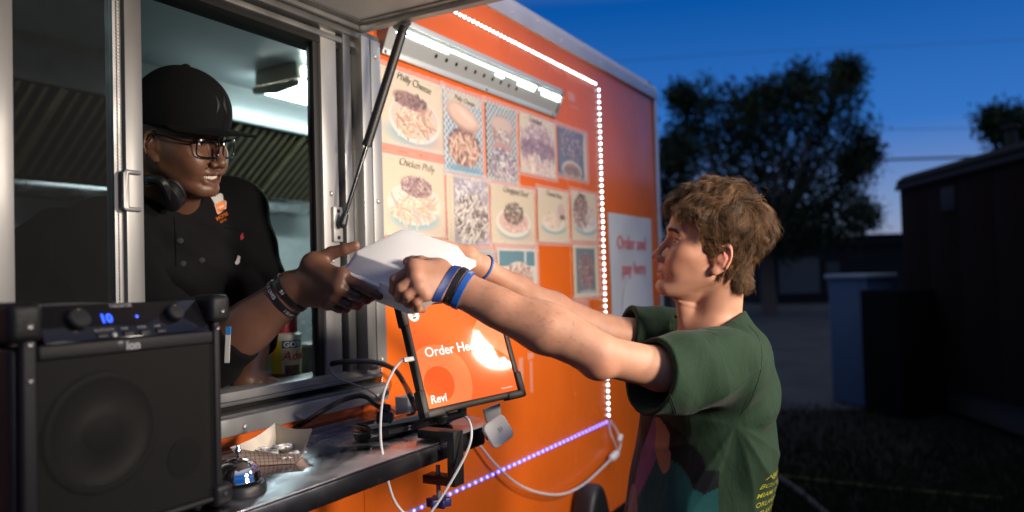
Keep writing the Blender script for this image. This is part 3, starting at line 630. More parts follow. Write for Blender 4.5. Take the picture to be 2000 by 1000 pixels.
for lo, hi in [((-w, -w, -.016), (TW+w, -.001, .004)), ((-w, THH+.001, -.016), (TW+w, THH+w, .004)), ((-w, -.0005, -.0155), (-.001, THH+.0005, .0036)), ((TW+.001, -.0005, -.0155), (TW+w, THH+.0005, .0036))]:
    TB(lo, hi, 'case_edge', M_case, tb, .004)
for sx, sy in ((0, 0), (1, 0), (0, 1), (1, 1)):
    for vert in (0, 1):
        L1, w1 = (.055 if vert else .05), .017
        lo = [0, 0, -.018]; hi = [0, 0, .0065]
        ax = 0 if not vert else 1
        S = (TW, THH)
        for k in (0, 1):
            s = (sx, sy)[k]; ext = L1 if k == ax else w1-.0015
            lo[k] = -w1 if s == 0 else S[k]-ext+w1; hi[k] = lo[k]+ext
            if k != ax: lo[k] = -w1 if s == 0 else S[k]+.0015; hi[k] = lo[k]+w1-.0015
        TB(lo, hi, 'corner_bumper', M_case, tb, .0045)
def emis(name, c, s=1.0, rough=.05): return mat(name, tuple(.35*k for k in c), rough, emit=c, estr=s)
M_scr = emis('screen_orange', (1.0, .155, .022), .80); M_ring = emis('screen_ring', (1.0, .245, .07), .85); M_disc = emis('screen_disc', (1.0, .135, .015), .78)
M_shape = emis('screen_shape', (1.0, .30, .13), .85); M_swhite = emis('screen_white', (.95, .93, .92), 1.0)
b = MB(); b.box((0, 0, -.0025), (TW, THH, 0), TR3, BL); screen = b.build('screen', M_scr, tb)
def flat(poly, h, name, m): b = MB(); b.add([BL+TR3 @ np.array([p[0], p[1], h]) for p in poly], [tuple(range(len(poly)))]); return b.build(name, m, screen)
def clipd(c, r, n=72, lo=0.0005):
    return [(min(max(c[0]+r*math.cos(a), lo), TW-lo), min(max(c[1]+r*math.sin(a), lo), THH-lo)) for a in np.linspace(0, 2*math.pi, n, endpoint=False)]
c1 = tpt(858, 750); r_in = (tpt(888, 750)-tpt(829, 757))[0]/2
flat(clipd(c1, r_in*2.22), .0002, 'ring_print', M_ring); flat(clipd(c1, r_in), .0004, 'disc_print', M_disc)
s1, s2, s3 = tpt(921, 645), tpt(938, 610), tpt(985, 640)
flat([tuple(p) for p in (tpt(920, 648), tpt(945, 600), (TW-.001, THH-.001), (TW-.001, THH*.35), tpt(952, 672), tpt(935, 668))], .0003, 'shape_print', M_shape)
def ttext(s, size, px, py, m, bold, **k):
    p = tpt(px, py); return lettering('screen_text', s, size, m, screen, BL+TR3 @ np.array([p[0], p[1], .0006]), te, tu, bold=bold, extrude=.00005, **k)
t0, t1 = tpt(831, 698), tpt(918, 687)
ttext('Order Here', .0215*1.26, 831, 698, M_swhite, .016)
ttext('Revi', .022, 842, 789, M_swhite, .02, shear=.1)
ttext('Powered by Revi', .0042, 980, 760, M_swhite, .0)
c2 = tpt(808, 616); flat(clipd(c2, .0125, 40), .0004, 'badge', M_swhite)
M_tan = emis('badge_print', (.75, .45, .12), .8); M_bk = emis('badge_dark', (.2, .17, .13), .6)
flat([(c2[0]-.003, c2[1]-.002), (c2[0]+.003, c2[1]-.002), (c2[0]+.0038, c2[1]+.004), (c2[0]-.0038, c2[1]+.004)], .0006, 'badge_figure', M_tan)
flat([(c2[0]-.0045, c2[1]-.0072), (c2[0]+.005, c2[1]-.0068), (c2[0]+.0045, c2[1]-.0035), (c2[0]-.004, c2[1]-.0035)], .0006, 'badge_word', M_bk)
flat([(c2[0]-.002, c2[1]+.006), (c2[0]+.002, c2[1]+.006), (c2[0]+.001, c2[1]+.009), (c2[0]-.0015, c2[1]+.0085)], .0006, 'badge_figure', M_bk)
# mount: neck, ball, clamp and star knob
mid = BL+te*TW*.42
K0 = P(872, 848, 1.535)
b = MB(); b.tube([mid+tu*.03-tn*.016, mid-tu*.02-tn*.03, K0+np.array([0, .01, .03])], .011, 14); b.build('neck', M_black, tb, smooth=True)
b = MB(); b.lathe([(.0001, -.017), (.012, -.012), (.017, 0), (.012, .012), (.0001, .017)], at=K0+np.array([0, .01, .035])); b.build('ball_joint', M_black, tb, smooth=True)
kx = K0[0]
b = MB(); b.prism([(-.396, CZ+.004), (-.325, CZ+.004), (-.325, CZ+.022), (-.414, CZ+.022), (-.414, CZ-.085), (-.335, CZ-.085), (-.335, CZ-.068), (-.396, CZ-.068)], 0, kx-.017, kx+.017); b.build('clamp', M_black, tb, bevel=.002)
b = MB(); kb = np.array([kx, -.362, CZ-.085]); b.tube([kb+(0, 0, .035), kb-(0, 0, .03)], .0045, 10); b.build('clamp_screw', M_alu_d, tb, smooth=True)
pts = []
for k in range(48):
    a = 2*math.pi*k/48; r_ = .021+.0045*math.cos(a*6); pts.append((kb[0]+r_*math.cos(a), kb[1]+r_*math.sin(a)))
b = MB(); b.prism(pts, 2, kb[2]-.047, kb[2]-.030); b.build('star_knob', mat('knob_led_tint', (.02, .025, .12), .4), tb, bevel=.003)  # blue light of the LEDs put into the knob's colour
# card reader hanging at the tablet's lower right
cr = [P(951, 826, 1.63), P(991, 797, 1.655), P(1006, 857, 1.65), P(965, 879, 1.625)]
cx_ = (cr[1]-cr[0]); wC = np.linalg.norm(cx_); cx_ /= wC; cy_ = cr[0]-cr[3]; cy_ -= cx_*(cy_ @ cx_); hC = np.linalg.norm(cy_); cy_ /= hC; CR = np.stack([cx_, cy_, np.cross(cx_, cy_)], 1)
rd = thing('card_reader', 'small square white card reader hanging below the tablet', 'card reader', cr[3])
poly = []
for (sx, sy, a0) in ((1, 1, 0), (0, 1, 90), (0, 0, 180), (1, 0, 270)):
    for a in np.linspace(a0, a0+90, 7): poly.append(((wC-.012 if sx else .012)+.012*math.cos(math.radians(a)), (hC-.012 if sy else .012)+.012*math.sin(math.radians(a))))
b = MB(); b.prism(poly, 2, -.007, .007, (CR, cr[3])); body = b.build('body', mat('reader_white', (.86, .84, .79), .35), rd, bevel=.0028, seg=3)
b = MB(); b.box((-.0012, hC*.45, -.003), (.0, hC*.62, .002), CR, cr[3]); b.build('slot', M_dark, body)
lettering('mark', ')))', .012, mat('grey_ink', (.35, .34, .33), .5), body, cr[3]+CR @ np.array([wC*.47, hC*.48, .0073]), cx_, cy_, bold=0.0)
cb = [P(943, 800, 1.60), P(975, 787, 1.61), P(978, 808, 1.63), P(951, 827, 1.625)]
b = MB(); o_ = np.cross(cx_, cy_)*.004; b.add([p+o_ for p in cb]+[p-o_ for p in cb], [(3, 2, 1, 0), (4, 5, 6, 7), (0, 1, 5, 4), (1, 2, 6, 5), (2, 3, 7, 6), (3, 0, 4, 7)]); b.build('bracket', mat('reader_bracket', (.75, .75, .74), .4), rd, bevel=.001)

# ================================================================ power strip, plugs, cables
ps = thing('power_strip', 'black power strip lying on the steel counter behind the tablet', 'power strip', H(800, 850, CZ))
a_, b_ = H(725, 868, CZ), H(893, 828, CZ); ex = b_-a_; L = np.linalg.norm(ex); ex /= L; ey = np.cross((0, 0, 1), ex); PR = np.stack([ex, ey, (0, 0, 1)], 1)
b = MB(); b.prism([(0, .012), (.012, 0), (.052, 0), (.060, .012), (.060, .026), (.05, .036), (.012, .036), (0, .026)], 0, 0, L*.98, (PR, a_+np.array([0, 0, .0005]))); bod = b.build('body', M_gloss, ps, bevel=.004, seg=3)
for u_ in (.045, .12): b = MB(); b.box((u_, -.0008, .012), (u_+.04, .001, .021), PR, a_); b.build('socket', M_dark, bod)
lettering('mark', 'Z', .012, mat('grey_mark', (.5, .5, .5), .5), bod, a_+PR @ np.array([.098, -.0012, .012]), ex, (0, 0, 1), bold=.03)
q = MB(); pl = P(752, 822, 1.585); q.box((-.016, -.012, -.028), (.016, .012, .018), rot_to((.25, .1, 1)), pl); q.box((-.009, -.009, .0182), (.009, .009, .034), rot_to((.25, .1, 1)), pl)
plug = q.build('plug', M_black, None, bevel=.003); tag(plug, 'black power plug standing in the strip on the counter', 'plug')
def cable(name, pts, r, m, lab, cat='cable', n=60): b = MB(); b.tube(spline(pts, n), r, 8); o = b.build(name, m, None, smooth=True); return tag(o, lab, cat)
M_cab = mat('cable_black', (.012, .012, .013), .45); M_cabw = mat('cable_white', (.62, .61, .62), .4); M_cabg = mat('cable_grey', (.22, .22, .23), .45)
cable('power_cable', [H(576, 837, CZ+.005), H(590, 828, CZ+.012), P(640, 797, 1.60), P(680, 778, 1.61), P(712, 774, 1.61), P(737, 792, 1.60), pl+np.array([-.006, 0, .03])], .0055, M_cab, 'thick black cable arching from the paper tray to the plug')
cable('power_cable', [W(600, 742, .09), W(625, 722, .05), W(650, 710, .0), W(690, 706, -.035), W(735, 708, -.045), W(770, 722, -.05), W(790, 750, -.06), P(802, 775, 1.72), H(812, 800, CZ+.006)], .0065, M_cab, 'black cable looping over the window sill past the jamb')
cable('thin_cable', [W(636, 600, .06), W(628, 660, .05), W(634, 700, .03), W(655, 735, -.02), W(690, 750, -.035), W(725, 765, -.04), H(760, 795, CZ+.004), H(785, 812, CZ+.004)], .0024, M_cabg, 'thin grey cable hanging down the inside of the jamb to the counter', 'cable')
usb = [P(797, 702, 1.452), P(783, 706, 1.445), P(765, 730, 1.435), P(748, 775, 1.43), P(743, 850, 1.43), P(752, 910, 1.44), P(767, 970, 1.45), P(790, 1003, 1.455), P(822, 1018, 1.46), P(853, 985, 1.47), P(893, 920, 1.49), P(915, 875, 1.50), P(921, 845, 1.51), P(915, 820, 1.53), P(898, 808, 1.55)]
cable('charging_cable', usb, .0026, M_cabw, 'white charging cable looping from the tablet down below the counter', n=120)
q = MB(); up0 = P(799, 702, 1.452); q.box((-.012, -.0045, -.003), (.010, .0045, .003), TR3, up0); tag(q.build('charging_plug', M_wplastic, bevel=.0012), 'white charging plug pushed into the left edge of the tablet case', 'plug')
cw = thing('led_wire', 'white led wire with inline connector sagging along the orange wall', 'wire', W(1200, 900))
wr = [W(915, 850, -.02), W(938, 872, -.02), W(968, 908, -.025), W(1010, 945, -.03), W(1055, 963, -.035), W(1100, 965, -.04), W(1140, 946, -.035), W(1175, 915, -.03), W(1192, 898, -.03)]
b = MB(); b.tube(spline(wr, 60), .0042, 8); b.build('wire', M_cabw, cw, smooth=True)
b = MB(); b.tube(spline([W(1207, 886, -.03), W(1212, 865, -.03), W(1205, 842, -.02), W(1192, 822, -.006)], 24), .004, 8); b.tube(spline([W(1207, 884, -.025), W(1199, 860, -.022), W(1192, 845, -.012), W(1190, 826, -.006)], 24), .003, 8); b.build('pigtail', M_cabw, cw, smooth=True)
b = MB(); c0, c1_ = W(1193, 897, -.03), W(1206, 884, -.03); b.tube([c0, c0+(c1_-c0)*.2, c0+(c1_-c0)*.8, c1_], [.010, .016, .016, .009], 12); b.tube([W(1209, 862, -.03), W(1213, 850, -.03)], [.010, .010], 10); b.build('connector', M_wplastic, cw, smooth=True)
q = MB(); ad = H(797, 806, CZ); q.box((-.022, -.02, .0005), (.026, .02, .042), rot_to((0, 0, 1)), ad); tag(q.build('charger_block', M_wplastic, bevel=.004), 'white charger block on the counter behind the tablet', 'charger')

# ================================================================ loudspeaker
SR, SL = np.array([.783, -.340]), np.array([.480, -.340])
sx = SR-SL; SW = np.linalg.norm(sx); sx = np.array([*(sx/SW), 0]); sy = np.array([-sx[1], sx[0], 0]); SPR = np.stack([sx, sy, (0, 0, 1)], 1); SO = np.array([*SL, CZ+.006]); SHH = .299; SD = .22
def sf(px, py): d = ray(px, py); k = ((SO-CAM) @ sy)/(d @ sy); q = CAM+d*k-SO; return q @ sx, q[2]
KX = SW/.317
spk = thing('loudspeaker', 'large black portable loudspeaker with blue display on the counter', 'loudspeaker', SO)
M_spk = mat('speaker_shell', (.0075, .0075, .0085), .5, spec=.3, bump=.25, bscale=220, rvar=.06); M_bez = mat('speaker_bezel', (.012, .0115, .014), .55, spec=.3, bump=.2, bscale=200)
def SB(lo, hi, name, m, par=spk, bev=.004, seg=3): b = MB(); b.box(lo, hi, SPR, SO); return b.build(name, m, par, bevel=bev, seg=seg)
cbn = SB((.004, .0515, .0), (SW-.004, SD, SHH-.004), 'cabinet', M_spk, bev=.012, seg=4); SB((.005, .016, .001), (SW-.005, .0512, .252), 'front_cabinet', M_spk, bev=.006)
gy0, gy1 = .014, .234                      # grille bottom/top
SB((.012, .004, .008), (.030, .0155, SHH-.01), 'bezel', M_bez); SB((SW-.024, .004, .008), (SW-.012, .0155, SHH-.01), 'bezel', M_bez)
SB((.0305, .004, gy1), (SW-.0245, .0155, gy1+.019), 'bezel', M_bez); SB((.0305, .004, .006), (SW-.0245, .0155, gy0), 'bezel', M_bez)
SB((.031, .0135, gy0+.0005), (SW-.025, .0152, gy1-.0005), 'baffle', mat('baffle_board', (.011, .011, .011), .7), bev=0.0005, seg=1)
# woofer and port behind the grille
wc = sf(213, 845); R_ = rot_to(-sy); b = MB()
b.lathe([(.078, 0), (.077, .003), (.064, .0032), (.060, .0005), (.028, -.0), (.026, .001), (.020, .0024), (.0001, .003)], at=SO+SPR @ np.array([wc[0], .0130, wc[1]]), R=R_, seg=48); wo = b.build('woofer', mat('woofer_cone', (.014, .0135, .013), .5), spk, smooth=True)
b = MB(); b.lathe([(.0765, .0033), (.076, .0048), (.072, .006), (.0675, .0048), (.067, .0033)], at=SO+SPR @ np.array([wc[0], .0130, wc[1]]), R=R_, seg=48, cap=False); b.build('surround', M_rubber, wo, smooth=True)
tc_ = sf(372, 895); b = MB(); b.lathe([(.027, 0), (.027, .002), (.0001, .0022)], at=SO+SPR @ np.array([tc_[0], .0130, tc_[1]]), R=R_, seg=32); b.build('port', M_dark, spk)
gm = bpy.data.materials.new('perforated_grille'); gm.use_nodes = True; n_, l_ = gm.node_tree.nodes, gm.node_tree.links; pb = n_['Principled BSDF']; pb.inputs['Base Color'].default_value = (.005, .005, .005, 1); pb.inputs['Specular IOR Level'].default_value = .15; pb.inputs['Roughness'].default_value = .6
tcx = n_.new('ShaderNodeTexCoord'); sp_ = n_.new('ShaderNodeSeparateXYZ'); l_.new(tcx.outputs['UV'], sp_.inputs[0])
def mth(op, a, bb=None, c=None):
    m = n_.new('ShaderNodeMath'); m.operation = op
    for k, v in enumerate((a, bb, c)):
        if v is None: continue
        if isinstance(v, (int, float)): m.inputs[k].default_value = v
        else: l_.new(v, m.inputs[k])
    return m.outputs[0]
kx_ = 2*math.pi/.0060; s1 = mth('SINE', mth('MULTIPLY', sp_.outputs[0], kx_)); s2 = mth('SINE', mth('MULTIPLY', sp_.outputs[1], kx_*1.15)); pr = mth('MULTIPLY', s1, s2); hole = mth('GREATER_THAN', pr, -.05)
al = mth('SUBTRACT', 1.0, mth('MULTIPLY', hole, .62)); l_.new(al, pb.inputs['Alpha'])
b = MB(); vs = [SO+SPR @ np.array([x, .0060, z]) for x, z in ((.031, gy0), (SW-.025, gy0), (SW-.025, gy1), (.031, gy1))]; b.add(vs, [(0, 1, 2, 3)]); gr = b.build('grille', gm, spk)
uv = gr.data.uv_layers.new(name='UVMap'); 
for k, (x, z) in enumerate(((.031, gy0), (SW-.025, gy0), (SW-.025, gy1), (.031, gy1))): uv.data[k].uv = (x, z)
# tilted control panel on the top front edge
pz0, pz1 = gy1+.020, SHH-.003
b = MB(); pp = [(.0065, pz0), (.030, pz1+.002), (.05, pz1+.002), (.05, pz0)]
b.prism(pp, 0, .040, SW-.030, (SPR, SO)); cpn = b.build('control_panel', M_gloss, spk, bevel=.001)
pn_up = np.array([0, .0235, pz1+.002-pz0]); pl_len = np.linalg.norm(pn_up); pn_up /= pl_len; pn_n = np.array([0, -pn_up[2], pn_up[1]])
def on_panel(x, t, h=.0006): return SO+SPR @ (np.array([x, .0065, pz0])+pn_up*t*pl_len+pn_n*h)
PU, PN = SPR @ pn_up, SPR @ pn_n
for x, r_ in ((.085, .014), (.222, .012)):
    b = MB(); b.lathe([(r_, 0), (r_, .009), (r_*.85, .0115), (.0001, .012)], at=on_panel(x, .55), R=rot_to(PN), seg=28); kb_ = b.build('knob', M_black, cpn, smooth=True)
    q = MB(); p_ = on_panel(x, .55, .0122); q.add([p_-sx*.0008+PU*.003, p_+sx*.0008+PU*.003, p_+sx*.0008+PU*r_*.8, p_-sx*.0008+PU*r_*.8], [(0, 1, 2, 3)]); q.build('pointer', M_alu, kb_)
M_blue = mat('blue_display', (.02, .03, .2), .3, emit=(.02, .08, 1.0), estr=3.0)
lettering('display_digits', '10', .017, M_blue, cpn, on_panel(.116, .46), sx, PU, bold=.03); b = MB(); b.lathe([(.0022, 0), (.0001, .0008)], at=on_panel(.168, .58), R=rot_to(PN), seg=10); b.build('indicator', M_blue, cpn)
M_gtext = mat('panel_text', (.30, .30, .30), .5)
lettering('lettering', 'TAILGATER', .0062, M_gtext, cpn, on_panel(.134, .88), sx, PU, bold=.01)
for x, s in ((.104, 'BLUETOOTH'), (.140, 'PAIR'), (.163, 'MODE'), (.188, 'LINE')): lettering('lettering', s, .0045, M_gtext, cpn, on_panel(x, .22), sx, PU)
for x in (.112, .148, .172, .196): q = MB(); q.box((-.007, -.003, 0), (.007, .003, .002), np.stack([sx, PU, PN], 1), on_panel(x, .10)); q.build('button', M_black, cpn, bevel=.001)
b = MB(); b.lathe([(.0036, 0), (.003, .002), (.0001, .0024)], at=on_panel(.128, .08), R=rot_to(PN), seg=14); b.build('jack', M_alu, cpn, smooth=True)
lp = SO+SPR @ np.array([.130, .0036, gy1+.004]); lettering('lettering', '* ion', .016, mat('logo_grey', (.34, .34, .35), .4), spk, lp, sx, (0, 0, 1), bold=.03)
for lo, hi in [((-.004, -.002, SHH-.042), (.036, .05, SHH+.006)), ((SW-.032, -.002, SHH-.036), (SW+.004, .05, SHH+.006)), ((SW-.030, -.002, -.004), (SW+.004, .05, .030)), ((-.004, -.002, -.004), (.034, .05, .030))]: SB(lo, hi, 'corner_guard', M_spk, bev=.010, seg=4)
for x, z in ((.021, gy1+.022), (.018, SHH-.022), (SW-.018, gy1+.022), (SW-.014, SHH-.018), (SW-.014, .016), (.021, gy1-.02)):
    b = MB(); y_ = -.0022 if (z > SHH-.036 or z < .03) else .0038; b.lathe([(.0044, 0), (.0036, .0012), (.0022, .0012), (.0001, .0004)], at=SO+SPR @ np.array([x, y_, z]), R=rot_to(-sy), seg=14); b.build('screw', mat('dark_screw', (.12, .12, .12), .35, 1), spk, smooth=True)
b = MB(); b.tube(spline([SO+SPR @ np.array(p) for p in ((.05, .15, SHH-.012), (.06, .15, SHH-.008), (.14, .15, SHH-.004), (.21, .15, SHH-.008), (.22, .15, SHH-.012))], 30), .009, 10); b.build('handle', M_spk, spk, smooth=True)
for x in (.03, SW-.03):
    for y_ in (.04, .18): b = MB(); b.lathe([(.010, -.0055), (.012, .001)], at=SO+SPR @ np.array([x, y_, 0]), seg=14); b.build('rubber_foot', M_rubber, spk)

# ================================================================ bell, paper tray, mints, cup
bp = H(466, 962, CZ); bell = thing('service_bell', 'chrome service bell on a black base beside the loudspeaker', 'bell', bp)
M_chrome = mat('chrome', (.70, .70, .71), .07, 1)
b = MB(); b.lathe([(.042, .0005), (.042, .010), (.039, .015), (.030, .017), (.0001, .017)], at=bp, seg=40); b.build('base', M_black, bell, smooth=True)
b = MB(); b.lathe([(.0335, .0185), (.0350, .0185), (.0350, .0225), (.0338, .0245), (.0335, .030), (.030, .040), (.023, .0475), (.013, .052), (.0001, .0535)], at=bp, seg=48); b.build('dome', M_chrome, bell, smooth=True)
b = MB(); b.lathe([(.0016, .053), (.0016, .060), (.003, .0605), (.0052, .064), (.0048, .067), (.003, .0705), (.0026, .073), (.0001, .0745)], at=bp, seg=16); b.build('plunger', M_chrome, bell, smooth=True)
rim = [H(449, 874, CZ+.040), H(537, 826, CZ+.050), H(610, 837, CZ+.050), H(592, 886, CZ+.022)]
cen = sum(rim)/4; base = [cen+(p-cen)*.66 for p in rim]; base = [np.array([p[0], p[1], CZ+.0012]) for p in base]
ck = bpy.data.materials.new('check_paper'); ck.use_nodes = True; n_, l_ = ck.node_tree.nodes, ck.node_tree.links; pb = n_['Principled BSDF']; pb.inputs['Roughness'].default_value = .7
uvn = n_.new('ShaderNodeTexCoord'); sp_ = n_.new('ShaderNodeSeparateXYZ'); l_.new(uvn.outputs['UV'], sp_.inputs[0])
fx = mth('LESS_THAN', mth('FRACT', sp_.outputs[0]), .13); fy = mth('LESS_THAN', mth('FRACT', sp_.outputs[1]), .13); ln_ = mth('MAXIMUM', fx, fy)
mxc = n_.new('ShaderNodeMix'); mxc.data_type = 'RGBA'; mxc.inputs[6].default_value = (.60, .50, .40, 1); mxc.inputs[7].default_value = (.32, .06, .05, 1); l_.new(ln_, mxc.inputs[0]); l_.new(mxc.outputs[2], pb.inputs['Base Color'])
tray = thing('paper_tray', 'red checked paper food tray holding wrapped mints on the counter', 'paper tray', cen)
M_kraft = mat('tray_inside', (.62, .56, .47), .7, var=.08, vscale=30)
def wall_quad(i, out):
    j = (i+1) % 4; n = 9; G = []
    for t in np.linspace(0, 1, n):
        a = rim[i]*(1-t)+rim[j]*t; c = base[i]*(1-t)+base[j]*t; mid_ = (a+c)/2; bow = (cen-mid_)*(.05*math.sin(math.pi*t)); sag = -.006*math.sin(math.pi*t)
        G.append([c, mid_+bow*.5, a+bow+np.array([0, 0, sag])])
    G = np.array(G); off = (G[:, :1]-cen); off = off*0
    dirv = np.cross(G[-1, 0]-G[0, 0], G[0, 2]-G[0, 0]); dirv /= np.linalg.norm(dirv)
    if dirv @ ((base[i]+base[j])/2-cen) < 0: dirv = -dirv
    return G+dirv*(.0004 if out else -.0004)
for out, m, nm in ((0, M_kraft, 'inside'), (1, ck, 'printed_outside')):
    b = MB()
    for i in range(4): b.grid(wall_quad(i, out))
    b.add([p+np.array([0, 0, -.0008 if out else 0]) for p in base], [(0, 1, 2, 3)])
    o = b.build(nm, m, tray)
    if out:
        uv = o.data.uv_layers.new(name='UVMap')
        for pgn in o.data.polygons:
            wi = pgn.index//16
            for li in pgn.loop_indices:
                p = np.array(o.data.vertices[o.data.loops[li].vertex_index].co)
                if wi < 4: e_ = base[(wi+1) % 4]-base[wi]; e_ = e_/np.linalg.norm(e_); q_ = p-base[wi]; a_ = q_ @ e_; c_ = np.linalg.norm(q_-e_*a_)
                else: a_, c_ = p[0], p[1]
                uv.data[li].uv = (a_/.0075, c_/.0075)
M_wrap = mat('mint_wrapper', (.80, .80, .80), .22, bump=.6, bscale=90, coat=.3); M_wred = mat('wrapper_red', (.45, .03, .05), .3)
rng = np.random.default_rng(3)
for k, (px, py, an, dz) in enumerate([(515, 878, .05, .006), (532, 886, .9, .006), (562, 872, .55, .007), (572, 888, -.5, .006), (545, 874, .3, .016), (516, 858, -1.2, .010)]):
    c = H(px, py, CZ+dz+.011); L = .046; n, m = 15, 8; G = []
    for i, t in enumerate(np.linspace(-1, 1, n)):
        wd = .0105*(1 if abs(t) < .55 else .55+ .9*(abs(t)-.55)); th = .0055*(1 if abs(t) < .5 else .25)
        G.append([np.array([L*.5*t+.0006*rng.normal(), wd*math.cos(a)+.0009*rng.normal(), th*math.sin(a)+.0007*rng.normal()]) for a in np.linspace(0, 2*math.pi, m)])
        G[-1][-1] = G[-1][0]
    R_ = np.array(Matrix.Rotation(an, 3, 'Z') @ Matrix.Rotation(.15*(-1)**k, 3, 'Y')); b = MB(); b.grid(np.array([[c+R_ @ p for p in row] for row in G])); 
    lab = ['clear wrapped mint lying along the front of the paper tray', 'crumpled mint wrapper in front at the tray centre', 'white mint with red print leaning at the right of the tray', 'crushed clear wrapper hanging over the right tray edge', 'white mint on top of the pile in the tray', 'grey mint wrapper standing against the tray back wall'][k]
    o = tag(b.build('wrapped_mint', M_wrap, smooth=True, angle=50), lab, 'mint', 'wrapped mints in the paper tray')
    if k in (0, 2, 4):
        lettering('wrapper_print', ['ARD', '', 'ERO', '', 'MAR'][k], .009, M_wred, o, c+R_ @ np.array([-.008, -.0028, .0052]), R_[:, 0], R_[:, 1], bold=.04)
        q = MB(); q.box((-.015, -.0068, .0010), (.015, -.0055, .0032), R_, c); q.build('red_edge', M_wred, o, bevel=.0004)
cu = H(446, 905, CZ); b = MB(); b.lathe([(.020, .0005), (.026, .075), (.0275, .077), (.0275, .082), (.024, .083), (.022, .083), (.022, .115), (.0001, .116)], at=cu+np.array([.004, .075, 0]), seg=28)
tag(b.build('grey_shaker', mat('smoky_plastic', (.12, .11, .13), .25), smooth=True), 'grey plastic shaker half hidden behind the loudspeaker', 'shaker')
q = MB(); cp = P(445, 668, 1.30); q.box((-.004, -.001, -.035), (.004, .001, .012), rot_to((.12, .05, 1)), cp); pk = tag(q.build('white_packet', M_paper), 'white packet with a blue top behind the loudspeaker', 'packet')
q = MB(); q.box((-.0042, -.0013, .0125), (.0042, .0013, .026), rot_to((.12, .05, 1)), cp); q.build('blue_top', mat('blue_card', (.03, .25, .62), .5), pk)

# ================================================================ things on the inner work top
IZ = 1.2965
gb = W(562, 740, .155); gb = np.array([gb[0], .155, IZ]); bt = thing('seasoning_bottle', 'seasoning bottle with red cap and yellow label inside the window', 'bottle', gb)
def sq(r, n, p=3.2): return [(r*np.sign(math.cos(a))*abs(math.cos(a))**(2/p), r*np.sign(math.sin(a))*abs(math.sin(a))**(2/p)) for a in np.linspace(0, 2*math.pi, n, endpoint=False)]
yaw = math.radians(-60); BRt = np.array(Matrix.Rotation(yaw, 3, 'Z'))
def bot(levels, name, m, par, n=48):
    b = MB(); vs = []
    for r_, z in levels: vs += [gb+BRt @ np.array([x, y, z]) for x, y in sq(r_, n)]
    fs = [(i*n+k, i*n+(k+1) % n, (i+1)*n+(k+1) % n, (i+1)*n+k) for i in range(len(levels)-1) for k in range(n)]; fs += [tuple(reversed(range(n))), tuple(range((len(levels)-1)*n, len(levels)*n))]
    b.add(vs, fs); return b.build(name, m, par, smooth=True)
bd = bot([(.030, .0), (.033, .004), (.033, .098), (.035, .100), (.035, .106), (.030, .110)], 'body', mat('bottle_plastic', (.60, .62, .50), .3), bt)
bot([(.0334, .004), (.0334, .030)], 'contents', mat('seasoning', (.22, .13, .03), .35), bd); lb = bot([(.0337, .030), (.0337, .095)], 'label', mat('label_cream', (.62, .55, .33), .45), bt)
M_cap = mat('cap_red', (.30, .015, .03), .4)
b = MB(); b.lathe([(.028, .1105), (.0285, .114), (.0285, .120), (.0275, .121), (.0285, .122), (.0285, .140), (.026, .143), (.0001, .1435)], at=gb, seg=40); b.build('cap', M_cap, bt, smooth=True)
cdir = np.array([*(CAM[:2]-gb[:2]), 0]); cdir /= np.linalg.norm(cdir); az0 = math.atan2(cdir[1], cdir[0])
def onb(u, z, h=.0004):                       # u = metres round the bottle from the viewer's side, + to the right
    an = az0 + u/.034; d = np.array([math.cos(an), math.sin(an)]); d2 = BRt[:2, :2].T @ d; rr = .0337/((abs(d2[0])**3.2+abs(d2[1])**3.2)**(1/3.2))
    return gb+np.array([d[0]*(rr+h), d[1]*(rr+h), z])
def band(u0, u1, z0, z1, h, name, m): b = MB(); b.grid(np.array([[onb(u, z, h) for z in (z0, z1)] for u in np.linspace(u0, u1, 14)])); return b.build(name, m, lb, smooth=True)
band(-.024, -.004, .030, .095, .0004, 'yellow_panel', mat('label_yellow', (.66, .50, .02), .4)); band(-.003, .045, .080, .0955, .0005, 'blue_band', mat('label_blue', (.015, .09, .19), .4))
lettering('lettering', 'GOYA', .0150, mat('label_white', (.8, .8, .75), .4), lb, 0, (1, 0, 0), (0, 1, 0), bold=.03, warp=lambda p: onb(p[0]+.000, p[1]+.0825, .0008+p[2]))
lettering('lettering', 'Adobo', .0250, mat('label_red', (.55, .06, .04), .4), lb, 0, (1, 0, 0), (0, 1, 0), bold=.01, shear=.3, warp=lambda p: onb(p[0]-.004, p[1]+.0565, .0008+p[2]))
band(.002, .034, .020, .046, .0006, 'label_picture', mat('label_food', (.16, .09, .04), .5, var=.7, vscale=120))
for o in [bt]+list(COL.objects):
    q_ = o; k_ = 0
    while q_.parent is not None: q_ = q_.parent
    if q_ is bt and o.type == 'MESH':
        co = np.empty(len(o.data.vertices)*3, np.float32); o.data.vertices.foreach_get('co', co); co = gb+(co.reshape(-1, 3)-gb)*1.2+np.array([-.012, 0, 0]); o.data.vertices.foreach_set('co', co.astype(np.float32).ravel()); o.data.update()
rng = np.random.default_rng(9); nn = 20
yc = W(532, 712, .26); G = []
for i, th_ in enumerate(np.linspace(0, math.pi, nn)):
    G.append([np.array([yc[0], .25, IZ+.0])+np.array([.055*math.sin(th_)*math.cos(a), .04*math.sin(th_)*math.sin(a), max(.0005, .026+.034*math.cos(th_))])*(1+.16*math.sin(3*a+2*th_)+.10*math.sin(7*a+5*th_)) for a in np.linspace(0, 2*math.pi, nn*2+1)])
b = MB(); b.grid(np.array(G)[::-1]); tag(b.build('yellow_cloth', mat('cloth_yellow', (.72, .52, .02), .8, bump=.4, bscale=120), smooth=True, angle=180), 'bunched yellow cloth behind the seasoning bottle', 'cloth')
